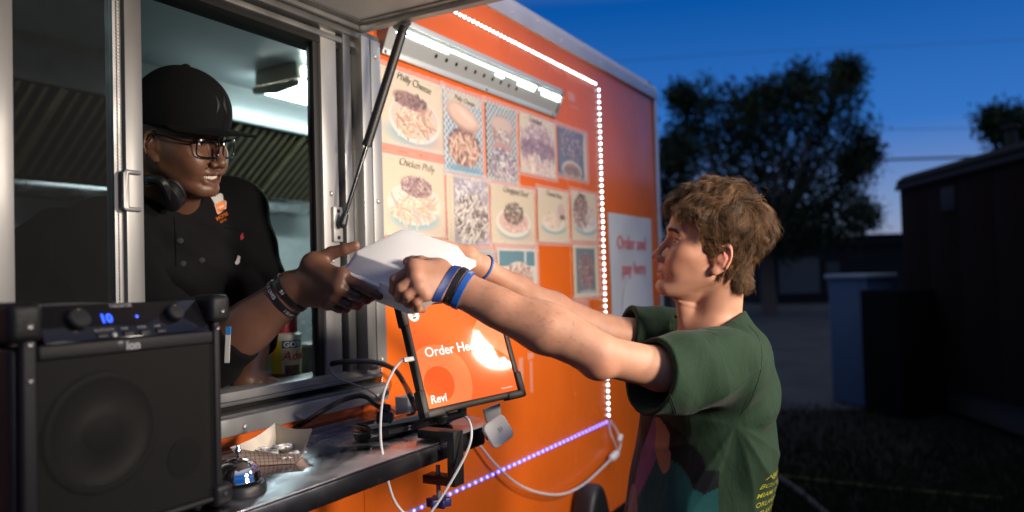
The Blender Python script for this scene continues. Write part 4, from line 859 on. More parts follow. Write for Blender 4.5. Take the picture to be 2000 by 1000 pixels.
def tub(px, py, Y, w, d, h, m, lab, z=IZ):
    c = W(px, py, Y); b = MB(); b.box((c[0]-w/2, Y-d/2, z), (c[0]+w/2, Y+d/2, z+h)); t_ = tag(b.build('food_tub', m, bevel=.006), lab, 'tub', 'tubs on the inner work top')
    q = MB(); q.box((c[0]-w/2-.004, Y-d/2-.004, z+h+.0005), (c[0]+w/2+.004, Y+d/2+.004, z+h+.009)); q.build('lid', M_wplastic, t_, bevel=.003); return t_, c
M_tubg = mat('tub_grey', (.20, .23, .25), .4)
t_, c = tub(606, 690, .30, .09, .07, .075, M_tubg, 'grey tub with a white label right of the seasoning bottle'); q = MB(); q.box((c[0]-.025, .2635, IZ+.02), (c[0]+.02, .2645, IZ+.055)); q.build('label_sticker', M_wplastic, t_)
tub(495, 735, .19, .10, .07, .035, M_wplastic, 'low white tub beside the yellow cloth')
q = MB(); q.lathe([(.042, .0), (.045, .004), (.045, .007), (.040, .0085), (.0001, .006)], at=(W(618, 728, .17)[0], .17, IZ+.0005)); tag(q.build('plastic_lid', M_wplastic, smooth=True), 'round pale plastic lid lying by the jamb', 'lid')
b = MB(); c = W(640, 690, .12); b.lathe([(.017, 0), (.018, .004), (.018, .07), (.010, .085), (.004, .11), (.0001, .111)], at=(c[0]-.012, .12, IZ+.0005), seg=20); tag(b.build('squeeze_bottle', mat('mustard', (.62, .42, .03), .35), smooth=True), 'yellow squeeze bottle tucked against the jamb', 'bottle')
for k, (x, h, w_, m, lab) in enumerate([(2.05, .16, .16, M_in, 'white container on the back line nearest the jamb'), (2.30, .11, .14, M_tubg, 'grey container on the back line beside the white one'), (1.72, .14, .2, M_steel, 'steel pan on the back cooking line behind the cook')]):
    b = MB(); b.box((x, 1.455+.02, 1.5715 if x > 1.9 else 1.501), (x+w_, 1.47+.16, (1.572 if x > 1.9 else 1.501)+h)); tag(b.build('container', m, bevel=.008), lab, 'container', 'containers on the back line')
# ================================================================ implicit surfaces -> one continuous mesh
def smin(a, b, k): h = np.clip(.5+.5*(b-a)/k, 0, 1); return b+(a-b)*h-k*h*(1-h)
def smax(a, b, k): return -smin(-a, -b, k)
def A3(*v): return np.array(v, np.float32)
def rcone(p, a, b, r1, r2):
    a = np.asarray(a, np.float32); b = np.asarray(b, np.float32); ba = b-a
    h = np.clip((p-a) @ ba/(ba @ ba+1e-12), 0, 1)
    return np.linalg.norm(p-a-h[:, None]*ba, axis=1)-(r1+(r2-r1)*h)
def ell(p, c, r, R=None):
    q = p-np.asarray(c, np.float32)
    if R is not None: q = q @ np.asarray(R, np.float32)
    r = np.asarray(r, np.float32); k0 = np.linalg.norm(q/r, axis=1); k1 = np.linalg.norm(q/(r*r), axis=1)
    return k0*(k0-1)/(k1+1e-9)
def chain(p, pts, rs, k=.003):
    d = None
    for i in range(len(pts)-1):
        e = rcone(p, pts[i], pts[i+1], rs[i], rs[i+1]); d = e if d is None else smin(d, e, k)
    return d
def mesh_sdf(fn, lo, hi, h, k=4):
    lo = np.asarray(lo, float); n = (np.ceil((np.asarray(hi)-lo)/h/k).astype(int)+1)
    cc = np.stack(np.meshgrid(*[(np.arange(m)+.5)*k*h for m in n], indexing='ij'), -1).reshape(-1, 3)+lo
    dc = fn(cc.astype(np.float32)).reshape(n); act = np.abs(dc) < 1.75*k*h
    Fv = np.repeat(np.repeat(np.repeat(dc, k, 0), k, 1), k, 2).astype(np.float32)
    am = np.repeat(np.repeat(np.repeat(act, k, 0), k, 1), k, 2)
    ix = np.argwhere(am); Fv[am] = fn(((ix+.5)*h+lo).astype(np.float32))
    S = Fv < 0
    c8 = [S[i:S.shape[0]-1+i, j:S.shape[1]-1+j, l:S.shape[2]-1+l] for i in (0, 1) for j in (0, 1) for l in (0, 1)]
    sm = sum(c.astype(np.int8) for c in c8); cell = (sm > 0) & (sm < 8); ci = np.argwhere(cell)
    vid = np.full(cell.shape, -1, np.int64); vid[tuple(ci.T)] = np.arange(len(ci))
    acc = np.zeros((len(ci), 3)); cnt = np.zeros(len(ci))
    cor = [(i, j, l) for i in (0, 1) for j in (0, 1) for l in (0, 1)]
    val = {c: Fv[ci[:, 0]+c[0], ci[:, 1]+c[1], ci[:, 2]+c[2]] for c in cor}
    for a in cor:
        for ax in range(3):
            if a[ax] == 0:
                b = list(a); b[ax] = 1; b = tuple(b); va, vb = val[a], val[b]; m = (va < 0) != (vb < 0)
                t = va[m]/(va[m]-vb[m]); q = np.tile(np.array(a, float), (m.sum(), 1)); q[:, ax] += t; acc[m] += q; cnt[m] += 1
    V = (ci+acc/cnt[:, None]+.5)*h+lo
    quads = []
    for ax in range(3):
        u, w = (ax+1) % 3, (ax+2) % 3
        sl0 = [slice(None)]*3; sl1 = [slice(None)]*3; sl0[ax] = slice(0, -1); sl1[ax] = slice(1, None)
        A, B = S[tuple(sl0)], S[tuple(sl1)]; e = np.argwhere(A != B); e = e[(e[:, u] > 0) & (e[:, w] > 0) & (e[:, u] < S.shape[u]-1) & (e[:, w] < S.shape[w]-1)]
        inside = A[tuple(e.T)]; ids = []
        for du, dw in ((0, 0), (-1, 0), (-1, -1), (0, -1)):
            q = e.copy(); q[:, u] += du; q[:, w] += dw; ids.append(vid[tuple(q.T)])
        Q = np.stack(ids, 1); Q[~inside] = Q[~inside][:, ::-1]; quads.append(Q)
    return V, np.concatenate(quads)
def merge(parts):
    V, Q, o = [], [], 0
    for v, q in parts: V.append(v); Q.append(q+o); o += len(v)
    return np.concatenate(V), np.concatenate(Q)
def quad_obj(name, V, Q, m, parent, cols=None):
    me = bpy.data.meshes.new(name); me.vertices.add(len(V)); me.vertices.foreach_set('co', np.asarray(V, np.float32).ravel())
    me.loops.add(Q.size); me.loops.foreach_set('vertex_index', Q.astype(np.int32).ravel()); me.polygons.add(len(Q))
    me.polygons.foreach_set('loop_start', np.arange(0, Q.size, 4, dtype=np.int32)); me.polygons.foreach_set('use_smooth', np.ones(len(Q), bool))
    me.update(calc_edges=True); me.materials.append(m)
    if cols is not None:
        ca = me.color_attributes.new('col', 'FLOAT_COLOR', 'POINT'); ca.data.foreach_set('color', np.c_[cols, np.ones(len(cols))].astype(np.float32).ravel())
    o = bpy.data.objects.new(name, me); COL.objects.link(o)
    if parent is not None: o.parent = parent; o.matrix_parent_inverse = Matrix.Translation(-Vector(world_loc(parent)))
    return o
def interp(z, tab, j): return np.interp(z, tab[0], tab[j])
def smooth_tab(rows):
    """rows of (z, v1, v2 ...) resampled with Catmull-Rom so lofts stay smooth."""
    a = np.array(rows, float); d = np.array(spline(a, 260)); o = np.argsort(d[:, 0]); return d[o].T
def loft(p, tab, n=2.3, nb=2.1):
    """p local (forward, left, up); tab rows: z, front, back, half width, x of the widest point."""
    z = p[:, 2]; xf, xb, w, xc = (interp(z, tab, j) for j in (1, 2, 3, 4))
    fr = p[:, 0] > xc; a = np.where(fr, np.maximum(xf-xc, .004), np.maximum(xc-xb, .004)); w = np.maximum(w, .004); e = np.where(fr, n, nb)
    k = ((np.abs(p[:, 0]-xc)/a)**e+(np.abs(p[:, 1])/w)**e)**(1/e)
    d = (k-1)*np.minimum(a, w)*.9
    zl, zh = tab[0][0], tab[0][-1]
    return np.maximum(d, np.maximum(zl-z, z-zh)).astype(np.float32)

HEAD = smooth_tab([  # z, front, back, half width, widest x
 (-.128, .060, .020, .012, .05), (-.122, .083, .012, .024, .050), (-.113, .0955, .004, .034, .045), (-.103, .0990, -.004, .041, .040), (-.092, .0955, -.016, .0475, .032),
 (-.082, .0985, -.030, .053, .026), (-.074, .0985, -.042, .057, .022), (-.066, .1000, -.052, .060, .018), (-.055, .0970, -.062, .0635, .014), (-.040, .0925, -.074, .067, .010),
 (-.020, .0895, -.088, .0705, .004), (0, .0890, -.098, .0725, 0), (.012, .0915, -.102, .0735, -.004), (.025, .0965, -.104, .0745, -.008), (.045, .0945, -.104, .0750, -.010),
 (.065, .0885, -.100, .0730, -.010), (.085, .0770, -.090, .0680, -.010), (.103, .0590, -.074, .0570, -.010), (.118, .034, -.052, .0400, -.010), (.127, .010, -.030, .022, -.010), (.131, -.004, -.016, .008, -.010)])
def head_sdf(p, S):
    """p in head coordinates: x forward from the ear, y left, z up from eye level."""
    y = np.abs(p[:, 1]); q = np.stack([p[:, 0], y, p[:, 2]], 1)
    fw = S.get('face', 1.0); qq = q.copy(); lower = np.clip((.01-q[:, 2])/.05, 0, 1); qq[:, 1] = q[:, 1]/(1+(fw-1)*lower)
    d = loft(qq, HEAD)
    d = smin(d, rcone(q, (.008, .050, -.064), (.078, .018, -.108), .013, .012), .018)                 # jaw line
    d = smin(d, ell(q, (.083, 0, -.106), (.018, .020, .014)), .014)                                     # chin
    d = smin(d, ell(q, (.060, .046, -.026), (.024, .019, .016)), .030)                                  # cheekbone
    d = smin(d, ell(q, (.076, .033, -.048), S.get('cheek', (.018, .017, .020))), .024)                  # smiling cheek
    d = smin(d, rcone(q, (.0915, .010, .0165), (.078, .046, .0175), .0062, .0062), .014)                # brow ridge
    d = smax(d, -ell(q, (.1025, .0325, .000), (.0175, .0195, .0120)), .014)                             # eye socket
    d = smax(d, -ell(q, (.105, .0135, -.006), (.012, .0085, .012)), .010)
    # nose
    NX = S.get('nosex', 0); nl = S.get('nose', 1.0); nw = S.get('nosew', 1.0)
    d = smin(d, rcone(q, (.0905, 0, .004), (.1135+NX, 0, -.0365), .0062, .0072*nw), .011)
    d = smin(d, ell(q, (.1140+NX, 0, -.0425), (.0105*nl, .0105*nw, .0095)), .008)
    d = smin(d, ell(q, (.1065, .0118*nw, -.0465), (.0105, .0072*nw, .0078)), .006)
    d = smax(d, -ell(q, (.1105, .0070*nw, -.0535), (.0055, .0034*nw, .0035)), .003)
    d = smax(d, -rcone(q, (.1045, .0205*nw, -.0445), (.1080, .0195*nw, -.0495), .0018, .0018), .004)
    # philtrum, lips, smile
    mz = -.0755; cz = S.get('smile', .004); mw = S.get('mouthw', .025); op = S.get('open', 0.)
    u1, c1_ = A3(.1010, 0, mz+.0052+op*.3), A3(.0835-op*.1, mw, mz+cz+.0005)
    um = A3(.0985, mw*.48, mz+.0050+op*.3+cz*.1)
    d = smin(d, chain(q, (u1, um, c1_), (.0050, .0044, .0018), .003), .006)
    l1, lm_ = A3(.0990-op*.15, 0, mz-.0062-op), A3(.0960-op*.2, mw*.50, mz-.0050-op*.75+cz*.2)
    d = smin(d, chain(q, (l1, lm_, c1_), (.0066, .0056, .0018), .003), .006)
    d = smax(d, -ell(q, (.1050, 0, mz+.0155), (.004, .0032, .008)), .004)
    if op: d = smax(d, -chain(q, ((.099, 0, mz-op*.38), (.0945, mw*.5, mz-op*.28+cz*.25), (.082, mw*.93, mz+cz*.8)), (op*.62, op*.50, .0014)), .0015)
    else: d = smax(d, -chain(q, ((.1065, 0, mz), (.1010, mw*.5, mz+cz*.2), (.0850, mw*1.10, mz+cz+.0006)), (.0012, .0012, .0013)), .003)
    nf = S.get('fold', .0016); d = smax(d, -chain(q, ((.1000, .0200, -.0475), (.0925, .0290, -.058), (.0835, .0345, -.0745)), (nf*.5, nf, nf*.6)), .008)
    # lids round the eyeball
    ec = A3(.0755, .0320, -.0005)
    lid = np.linalg.norm(q-ec, axis=1)-.0139
    lid = smax(lid, -ell(q, ec+A3(.0125, .0005, S.get('gaze', 0)), (.012, .0142, S.get('eye', .0046))), .0015)
    d = smin(d, lid, .0035); d = smax(d, -(np.linalg.norm(q-ec, axis=1)-.0119), .0008)
    d = smin(d, chain(q, (ec+A3(.0075, -.0125, .0092), ec+A3(.0120, 0, .0105), ec+A3(.0065, .0145, .0075)), (.0024, .0028, .0026)), .005)
    # ears
    eo = A3(-.006, .0735, -.022); ca, sa = math.cos(math.radians(12)), math.sin(math.radians(12)); cs, ss = math.cos(math.radians(24)), math.sin(math.radians(24))
    r = q-eo; u = r[:, 0]*ca+r[:, 2]*sa; v = -r[:, 0]*sa+r[:, 2]*ca; n = r[:, 1]*cs+u*ss*1.0; u = u*cs-r[:, 1]*ss
    es = S.get('ear', 1.0); e = np.stack([u, v, n], 1)/es
    plate = ell(e, (-.003, .001, .001), (.0165, .0300, .0045))
    ang = np.arctan2(e[:, 1]-.002, e[:, 0]+.003); rr = np.hypot((e[:, 0]+.003)/.0155, (e[:, 1]-.002)/.0285)
    helix = np.hypot((rr-1)*.019, e[:, 2]-.0050)-.0034; helix = np.maximum(helix, -(ang+2.35)*.0+np.where((ang > -2.2) & (ang < -.35), .01, 0))
    ear = smin(plate, helix, .003)
    ear = smin(ear, ell(e, (.002, -.0270, .0020), (.0080, .0085, .0050)), .006)
    ear = smax(ear, -ell(e, (.0035, -.003, .0065), (.0080, .0120, .0068)), .004)
    ear = smax(ear, -ell(e, (-.002, .0155, .0060), (.0085, .0075, .0040)), .003)
    ah = chain(e, ((-.0095, -.013, .004), (-.0090, .004, .0058), (-.001, .0145, .0052)), (.0022, .0026, .0018)); ear = smin(ear, ah, .003)
    ear = smin(ear, ell(e, (.0125, -.0055, .004), (.0040, .0058, .0042)), .004)
    ear = smin(ear, rcone(e, (.010, .000, -.012), (.002, -.002, -.002), .014, .010), .008)*es
    d = smin(d, ear, .004)
    return d
def frame(f, pitch=0., roll=0.):
    f = Vector(f).normalized(); up = Vector((0, 0, 1)); l = up.cross(f).normalized(); up = f.cross(l)
    R = Matrix((f, l, up)).transposed()
    R = R @ Matrix.Rotation(-math.radians(pitch), 3, 'Y') @ Matrix.Rotation(math.radians(roll), 3, 'X')
    return np.array(R)
def arm_sdf(p, pts, rs, k=.02): return chain(p, pts, rs, k)
def hand_sdf(p, wrist, mcps, fingers, thumb, fr=.0088, wr=.020, wa=None):
    """mcps: 4 knuckles index..little; fingers: joints after the knuckle; thumb: base, mcp, (ip), tip."""
    d = None
    if wa is None: wa = [wrist]*4
    for i, m in enumerate(mcps):
        e = rcone(p, wa[i], m, wr-.001*i, .0118-.0008*i); d = e if d is None else smin(d, e, .012)
    for i in range(3): d = smin(d, rcone(p, mcps[i], mcps[i+1], .0105, .0098), .008)
    for i, m in enumerate(mcps): d = smin(d, np.linalg.norm(p-m, axis=1)-(.0120-.0008*i), .005)
    d = smin(d, rcone(p, wrist, thumb[0], wr*.95, .0175), .016); d = smin(d, rcone(p, thumb[0], mcps[0], .0150, .0105), .016)
    tr_ = [.0175, .0125, .0108, .0088][:len(thumb)] if len(thumb) == 4 else [.0175, .0120, .0090]
    d = smin(d, chain(p, thumb, tr_), .010)
    for i, js in enumerate(fingers):
        s = (1, 1.04, .98, .86)[i]; rs = [fr*1.12*s, fr*1.03*s, fr*.93*s, fr*.80*s][:len(js)+1] if len(js) == 3 else [fr*1.12*s, fr*1.0*s, fr*.82*s]
        f = chain(p, [m_ for m_ in [mcps[i]]+list(js)], rs, .003)
        d = smin(d, f, .0022)
    return d
def grad_world(fn, p, e=.001):
    g = np.stack([fn(p+np.eye(3, dtype=np.float32)[i]*e)-fn(p-np.eye(3, dtype=np.float32)[i]*e) for i in range(3)], 1); return g/(np.linalg.norm(g, axis=1)[:, None]+1e-9)
def skin_cols(V, base, spots):
    c = np.tile(np.array(base, float), (len(V), 1))
    for ce, r, col, st in spots:
        w = st*np.exp(-np.sum((V-np.asarray(ce))**2, 1)/(r*r))[:, None]; c = c*(1-w)+np.array(col)*w
    return c
def loc_mat(name, colr, **k): return mat(name, colr, vcol='col', **k)

# ================================================================ white foam box handed over
def cvec(X, Y, Z): return CAM+RGT*X+UPV*Y+FWD*Z
L0 = cvec(-.3289, -.0296, 1.43); vF = RGT*.1406+UPV*-.0448+FWD*-.085; vB = RGT*.0686+UPV*.0685+FWD*.145
b1 = vF/np.linalg.norm(vF); b2 = vB-b1*(vB @ b1)*.6; b2 /= np.linalg.norm(b2); bn = np.cross(b1, b2); bn /= np.linalg.norm(bn); b2 = np.cross(bn, b1); BXR = np.stack([b1, b2, bn], 1); BS = .19
fbx = thing('foam_box', 'white foam takeaway box passed from hand to hand', 'takeaway box', L0)
M_foam = mat('foam', (.86, .86, .85), .35, sss=.1, bump=.10, bscale=220, coat=.15, coatr=.3)
def rrect(ins, r, n=6):
    o = []
    for cx, cy, a0 in ((BS-ins-r, BS-ins-r, 0), (ins+r, BS-ins-r, 90), (ins+r, ins+r, 180), (BS-ins-r, ins+r, 270)):
        for a in np.linspace(a0, a0+90, n): o.append((cx+r*math.cos(math.radians(a)), cy+r*math.sin(math.radians(a))))
    return o
def shell(levels, name, par):
    b = MB(); n = None
    vs = []
    for ins, z, r in levels:
        pl_ = rrect(ins, r); n = len(pl_); vs += [L0+BXR @ np.array([x, y, z]) for x, y in pl_]
    fs = [(i*n+k, i*n+(k+1) % n, (i+1)*n+(k+1) % n, (i+1)*n+k) for i in range(len(levels)-1) for k in range(n)]
    fs += [tuple(reversed(range(n))), tuple(range((len(levels)-1)*n, len(levels)*n))]
    b.add(vs, fs); return b.build(name, M_foam, par, smooth=True, angle=40)
shell([(.018, -.042, .016), (.0155, -.041, .016), (.0095, -.0065, .012), (.009, -.0045, .012), (.0, -.0040, .010), (.0, -.0010, .010)], 'tray', fbx)
shell([(.0, .0010, .010), (.0, .0045, .010), (.009, .005, .011), (.0100, .0065, .011), (.0230, .0355, .014), (.0245, .0372, .014), (.0265, .0378, .013)], 'lid', fbx)
q = MB(); q.box((BS*.60, -.0035, -.006), (BS*.80, .002, .016), BXR, L0); q.build('closing_tab', M_foam, fbx, bevel=.0015)

# ================================================================ the customer
cu_f = -RGT*1.0+0*FWD; cu_f[2] = 0; cu_f /= np.linalg.norm(cu_f)
toward = -FWD.copy(); toward[2] = 0; toward /= np.linalg.norm(toward)
cust = thing('person', 'young man with wavy brown hair in dark green t-shirt reaching for the white box', 'person', (*P(1400, 640, 1.63)[:2], 0))
hf = cu_f
HR = frame(hf, 10, -8); HS = .97; HO = P(1328, 471, 1.585)-HR @ (np.array([.0755, .032, 0])*HS)          # head frame, origin between the ears at eye level
def to_head(p): return ((p-HO.astype(np.float32)) @ HR.astype(np.float32)/HS).astype(np.float32)
def from_head(v): return HO+HR @ (np.asarray(v, float)*HS)
CS = dict(face=.97, smile=.0090, mouthw=.0280, eye=.0056, nosew=.93, fold=.0009, ear=1.05)
NB = P(1392, 640, 1.645)             # base of the neck
LSH, RSH = P(1418, 708, 1.475), P(1372, 672, 1.80)
def neck_c(p):
    a = from_head((-.030, 0, -.045)); b = NB+np.array([0, 0, -.02])-cu_f*.005
    d = rcone(p, a, b, .0475, .052)
    d = smin(d, rcone(p, from_head((-.045, .035, -.05)), NB+cu_f*.045-toward*.0+np.array([0, 0, -.035]), .016, .012), .02)
    d = smin(d, rcone(p, from_head((-.045, -.035, -.05)), NB+cu_f*.045+np.array([0, 0, -.035]), .016, .012), .02)
    d = smin(d, rcone(p, from_head((.045, 0, -.118)), NB+cu_f*.052+np.array([0, 0, -.02]), .014, .020), .03)
    d = smin(d, ell(p, from_head((.030, 0, -.142)), (.013, .012, .015), HR), .012)
    d = smin(d, rcone(p, NB+np.array([0, 0, -.03]), LSH+np.array([0, 0, .0]), .05, .035), .04); d = smin(d, rcone(p, NB+np.array([0, 0, -.03]), RSH, .05, .035), .04)
    return d
def cust_head(p): return smin(head_sdf(to_head(p), CS)*HS, neck_c(p), .016)
hl = np.array([from_head(v) for v in [(a, b_, c) for a in (-.12, .14) for b_ in (-.11, .11) for c in (-.14, .14)]]+[NB+(0, 0, -.09), LSH, RSH])
hV, hQ = mesh_sdf(cust_head, hl.min(0)-.02, hl.max(0)+.02, .0019)
# near (left) arm
W1 = P(893, 561, 1.345); arm1 = [W1, P(970, 600, 1.335), P(1060, 643, 1.33), P(1165, 692, 1.335), P(1290, 720, 1.40), LSH]
arm1r = [.0225, .0255, .0318, .0350, .0375, .049]
k1 = [P(809, 523, 1.315), P(811, 540, 1.300), P(817, 559, 1.296), P(829, 576, 1.300)]
f1 = [[P(771, 546, 1.318), P(768, 567, 1.334), P(776, 577, 1.352)], [P(783, 562, 1.296), P(780, 582, 1.315), P(790, 588, 1.335)], [P(796, 576, 1.292), P(797, 592, 1.312), P(808, 596, 1.33)], [P(814, 591, 1.296), P(816, 603, 1.312), P(827, 605, 1.328)]]
t1 = [P(858, 527, 1.352), P(822, 513, 1.36), P(806, 511, 1.37), P(796, 511, 1.385)]
up_w = np.array([0, 0, 1.])
def cust_arm1(p):
    ax = (arm1[1]-W1); ax /= np.linalg.norm(ax); sd = np.cross(ax, toward); sd /= np.linalg.norm(sd); sd *= np.sign(sd[2])
    d = chain(p, arm1, arm1r, .02)
    d = smin(d, rcone(p, W1+sd*.012, arm1[2]+sd*.005, .0180, .031), .02); d = smin(d, rcone(p, W1-sd*.012, arm1[2]-sd*.006, .0180, .031), .02)
    d = smin(d, ell(p, P(1092, 645, 1.335), (.070, .036, .034), np.stack([ax, sd, np.cross(ax, sd)], 1)), .03)       # forearm muscle
    d = smin(d, ell(p, P(1170, 718, 1.328), (.020, .020, .018)), .022)                                                    # elbow point
    d = smin(d, np.linalg.norm(p-(W1-sd*.020-ax*-.010+toward*.008), axis=1)-.0085, .012)                                     # wrist bone
    wa = [W1+sd*.014, W1+sd*.006, W1-sd*.004, W1-sd*.012]
    return smin(d, hand_sdf(p, W1, k1, f1, t1, .0084, .0185, wa), .012)
pts = np.array(arm1+k1+t1+[j for f in f1 for j in f]); aV, aQ = mesh_sdf(cust_arm1, pts.min(0)-.07, pts.max(0)+.07, .0020)
# far (right) arm
W2 = P(941, 522, 1.575); arm2 = [W2, P(1010, 563, 1.63), P(1080, 603, 1.68), P(1180, 650, 1.735), P(1290, 660, 1.78), RSH]
arm2r = [.022, .0255, .034, .039, .041, .050]
k2 = [P(882, 497, 1.545), P(880, 509, 1.56), P(880, 521, 1.565), P(884, 532, 1.565)]
f2 = [[P(862, 512, 1.505), P(858, 530, 1.48)], [P(858, 525, 1.515), P(850, 540, 1.485)], [P(858, 536, 1.52), P(848, 548, 1.49)], [P(864, 545, 1.53), P(856, 553, 1.505)]]
t2 = [P(914, 500, 1.552), P(880, 484, 1.540), P(860, 476, 1.530), P(846, 471, 1.522)]
def cust_arm2(p): return smin(chain(p, arm2, arm2r, .02), hand_sdf(p, W2, k2, f2, t2, .0084, .0185), .012)
pts = np.array(arm2+k2+t2+[j for f in f2 for j in f]); cV, cQ = mesh_sdf(cust_arm2, pts.min(0)-.07, pts.max(0)+.07, .0024)
# trunk and legs under the clothes
TO = NB.copy(); TR_ = frame(cu_f); Hh = HO[2]
def to_body(p): return ((p-np.array([TO[0], TO[1], 0], np.float32)) @ TR_.astype(np.float32)).astype(np.float32)
def from_body(v): return np.array([TO[0], TO[1], 0])+TR_ @ np.asarray(v, float)
legs = [((.115, s*.095, .90), (.125, s*.10, .50), (.09, s*.10, .09)) for s in (1, -1)]
TORSO = smooth_tab([(.82, .21, .00, .165, .11), (.95, .20, -.035, .155, .085), (1.05, .165, -.065, .145, .05), (1.15, .135, -.095, .155, .02), (1.25, .12, -.11, .165, .0), (1.34, .105, -.11, .17, -.01), (1.40, .075, -.095, .14, -.015), (1.44, .05, -.07, .085, -.01)])
def cust_trunk(p):
    q = to_body(p); d = loft(q, TORSO, 2.2, 2.2)+.022
    for hip, kn, an in legs:
        d = smin(d, chain(q, (hip, kn, an), (.085, .055, .04)), .03)
        d = smin(d, rcone(q, (an[0]-.03, an[1], .045), (an[0]+.15, an[1], .035), .042, .034), .02)
    return d
bV, bQ = mesh_sdf(cust_trunk, from_body((0, 0, .7))-.5*np.array([1, 1, 0])-(0, 0, .72), from_body((0, 0, .7))+.5*np.array([1, 1, 0])+(0, 0, .78), .012)
V, Q = merge([(hV, hQ), (aV, aQ), (cV, cQ), (bV, bQ)])
SK = (.50, .252, .158); RED = (.49, .16, .105)
sp = [(from_head((.118, 0, -.042)), .016, RED, .5), (from_head((.066, .050, -.035)), .030, RED, .30), (from_head((-.008, .083, -.010)), .030, (.62, .20, .14), .60), (from_head((-.008, -.083, -.010)), .03, RED, .6),
      (from_head((.104, .008, -.071)), .010, (.50, .17, .14), .6), (from_head((.104, .008, -.082)), .011, (.52, .17, .14), .65), (from_head((.092, .020, -.075)), .008, (.45, .15, .12), .5), (from_head((.088, .032, .0)), .013, (.42, .20, .14), .35),
      (from_head((.08, .03, -.10)), .035, (.50, .29, .20), .3)]
sp += [(from_head((xx, s_*yy, -.0755+.0090*(yy/.0280)**2)), .0042, (.26, .085, .07), .75) for s_ in (1, -1) for xx, yy in ((.1055, 0), (.104, .005), (.1015, .010), (.0975, .015), (.092, .021), (.086, .029))]
sp += [(k, .012, RED, .45) for k in k1] + [(f[0], .009, RED, .35) for f in f1] + [(f[-1], .010, RED, .45) for f in f1] + [(t1[-1], .012, RED, .4), (P(1172, 730, 1.30), .03, RED, .4)]
M_skin = mat('skin_light', SK, .55, vcol='col', sss=.22, bump=.12, bscale=420, bdetail=6, var=.20, vscale=30)
quad_obj('body', V, Q, M_skin, cust, skin_cols(V, SK, sp))
# fine hair on the near forearm
_r = np.random.default_rng(77); ax_ = (arm1[3]-W1)/np.linalg.norm(arm1[3]-W1); tt = (aV-W1) @ ax_; pick = _r.choice(np.where((tt > .035) & (tt < .27))[0], 1500); hp0 = aV[pick]+_r.normal(size=(1500, 3))*.0008
hn_ = grad_world(cust_arm1, hp0.astype(np.float32)); hd_ = -ax_*.6+np.array([0, 0, -.7])+_r.normal(size=(1500, 3))*.35; hd_ -= hn_*np.sum(hd_*hn_, 1)[:, None]; hd_ /= np.linalg.norm(hd_, axis=1)[:, None]; hL = .0075*_r.uniform(.5, 1.2, 1500)
ARM_HAIR = np.stack([hp0+hd_*(hL*k/3)[:, None]+hn_*(.0010*k/3) for k in range(4)], 1)
# eyes
def eye_pair(par, fh, iris, look, sc, R):
    me_w = mat('eye_white', (.70, .66, .63), .12, coat=.6, coatr=.03); mi = mat('iris_'+iris[0], iris[1], .15, coat=.8, coatr=.02)
    for s in (1, -1):
        b = MB(); c = fh((.0755, s*.032, -.0005)); b.lathe([(.0001, -.0120), (.006, -.0104), (.0104, -.006), (.012, 0), (.0104, .006), (.006, .0104), (.0001, .012)], seg=24)
        b.v = [tuple(c+np.array(p)*sc*.998) for p in b.v]; e = b.build('eye', me_w, par, smooth=True)
        d = R @ np.array([look[0], look[1], look[2]]); d /= np.linalg.norm(d); Rz = rot_to(d)
        b = MB(); b.lathe([(.0061, .01035), (.0045, .01130), (.0022, .01195), (.0001, .0121)], seg=24); b.v = [tuple(c+Rz @ (np.array(p)*sc*1.004)) for p in b.v]; ir = b.build('iris', mi, e, smooth=True)
        b = MB(); b.lathe([(.0024, .01200), (.0001, .01235)], seg=16); b.v = [tuple(c+Rz @ (np.array(p)*sc*1.006)) for p in b.v]; b.build('pupil', M_gloss, e, smooth=True)
eye_pair(cust, from_head, ('brown', (.10, .055, .03)), (1, .12, .06), HS, HR)

# ---------------------------------------------------------------- hair: strands combed over the scalp
def scalp(v):
    w = np.clip((v[:, 2]-.05)/.035, 0, 1); d = loft(v, HEAD, 2.25, 2.1)*(1-w)+ell(v, (-.010, 0, .022), (.1045, .0785, .1105))*w
    return smin(d, rcone(v, (-.030, 0, -.045), NECK_L, .049, .0535), .012).astype(np.float32)
NECK_L = to_head((NB+np.array([0, 0, -.02])-cu_f*.005)[None])[0]
def grad(fn, p, e=.002):
    g = np.stack([fn(p+np.eye(3, dtype=np.float32)[i]*e)-fn(p-np.eye(3, dtype=np.float32)[i]*e) for i in range(3)], 1); return g/(np.linalg.norm(g, axis=1)[:, None]+1e-9)
def project(p, h, it=3):
    for _ in range(it): p = p-grad(scalp, p)*((scalp(p)-h)[:, None])*.9
    return p.astype(np.float32)
def strands(name, P0, m, parent, rad, cols, seg=3):
    """P0: (N,S,3) world points; each strand a thin tapered prism, all one mesh."""
    N, S = P0.shape[:2]; t = np.gradient(P0, axis=1); t /= np.linalg.norm(t, axis=2, keepdims=True)+1e-9
    a = np.array([.31, .52, .79]); u = np.cross(t, a); u /= np.linalg.norm(u, axis=2, keepdims=True)+1e-9; w = np.cross(t, u)
    prof = np.interp(np.linspace(0, 1, S), [0, .2, .7, 1], [.8, 1, .85, .15])[None, :, None]*np.asarray(rad)[:, None, None]
    ring = np.stack([P0+(u*math.cos(2*math.pi*k/seg)+w*math.sin(2*math.pi*k/seg))*prof for k in range(seg)], 2)   # N,S,seg,3
    ix = np.arange(N*S*seg).reshape(N, S, seg); A = ix[:, :-1, :]; B = ix[:, 1:, :]
    Qd = np.stack([A, np.roll(A, -1, 2), np.roll(B, -1, 2), B], -1).reshape(-1, 4)
    return quad_obj(name, ring.reshape(-1, 3), Qd, m, parent, np.repeat(cols, S*seg, 0))
rng = np.random.default_rng(11)
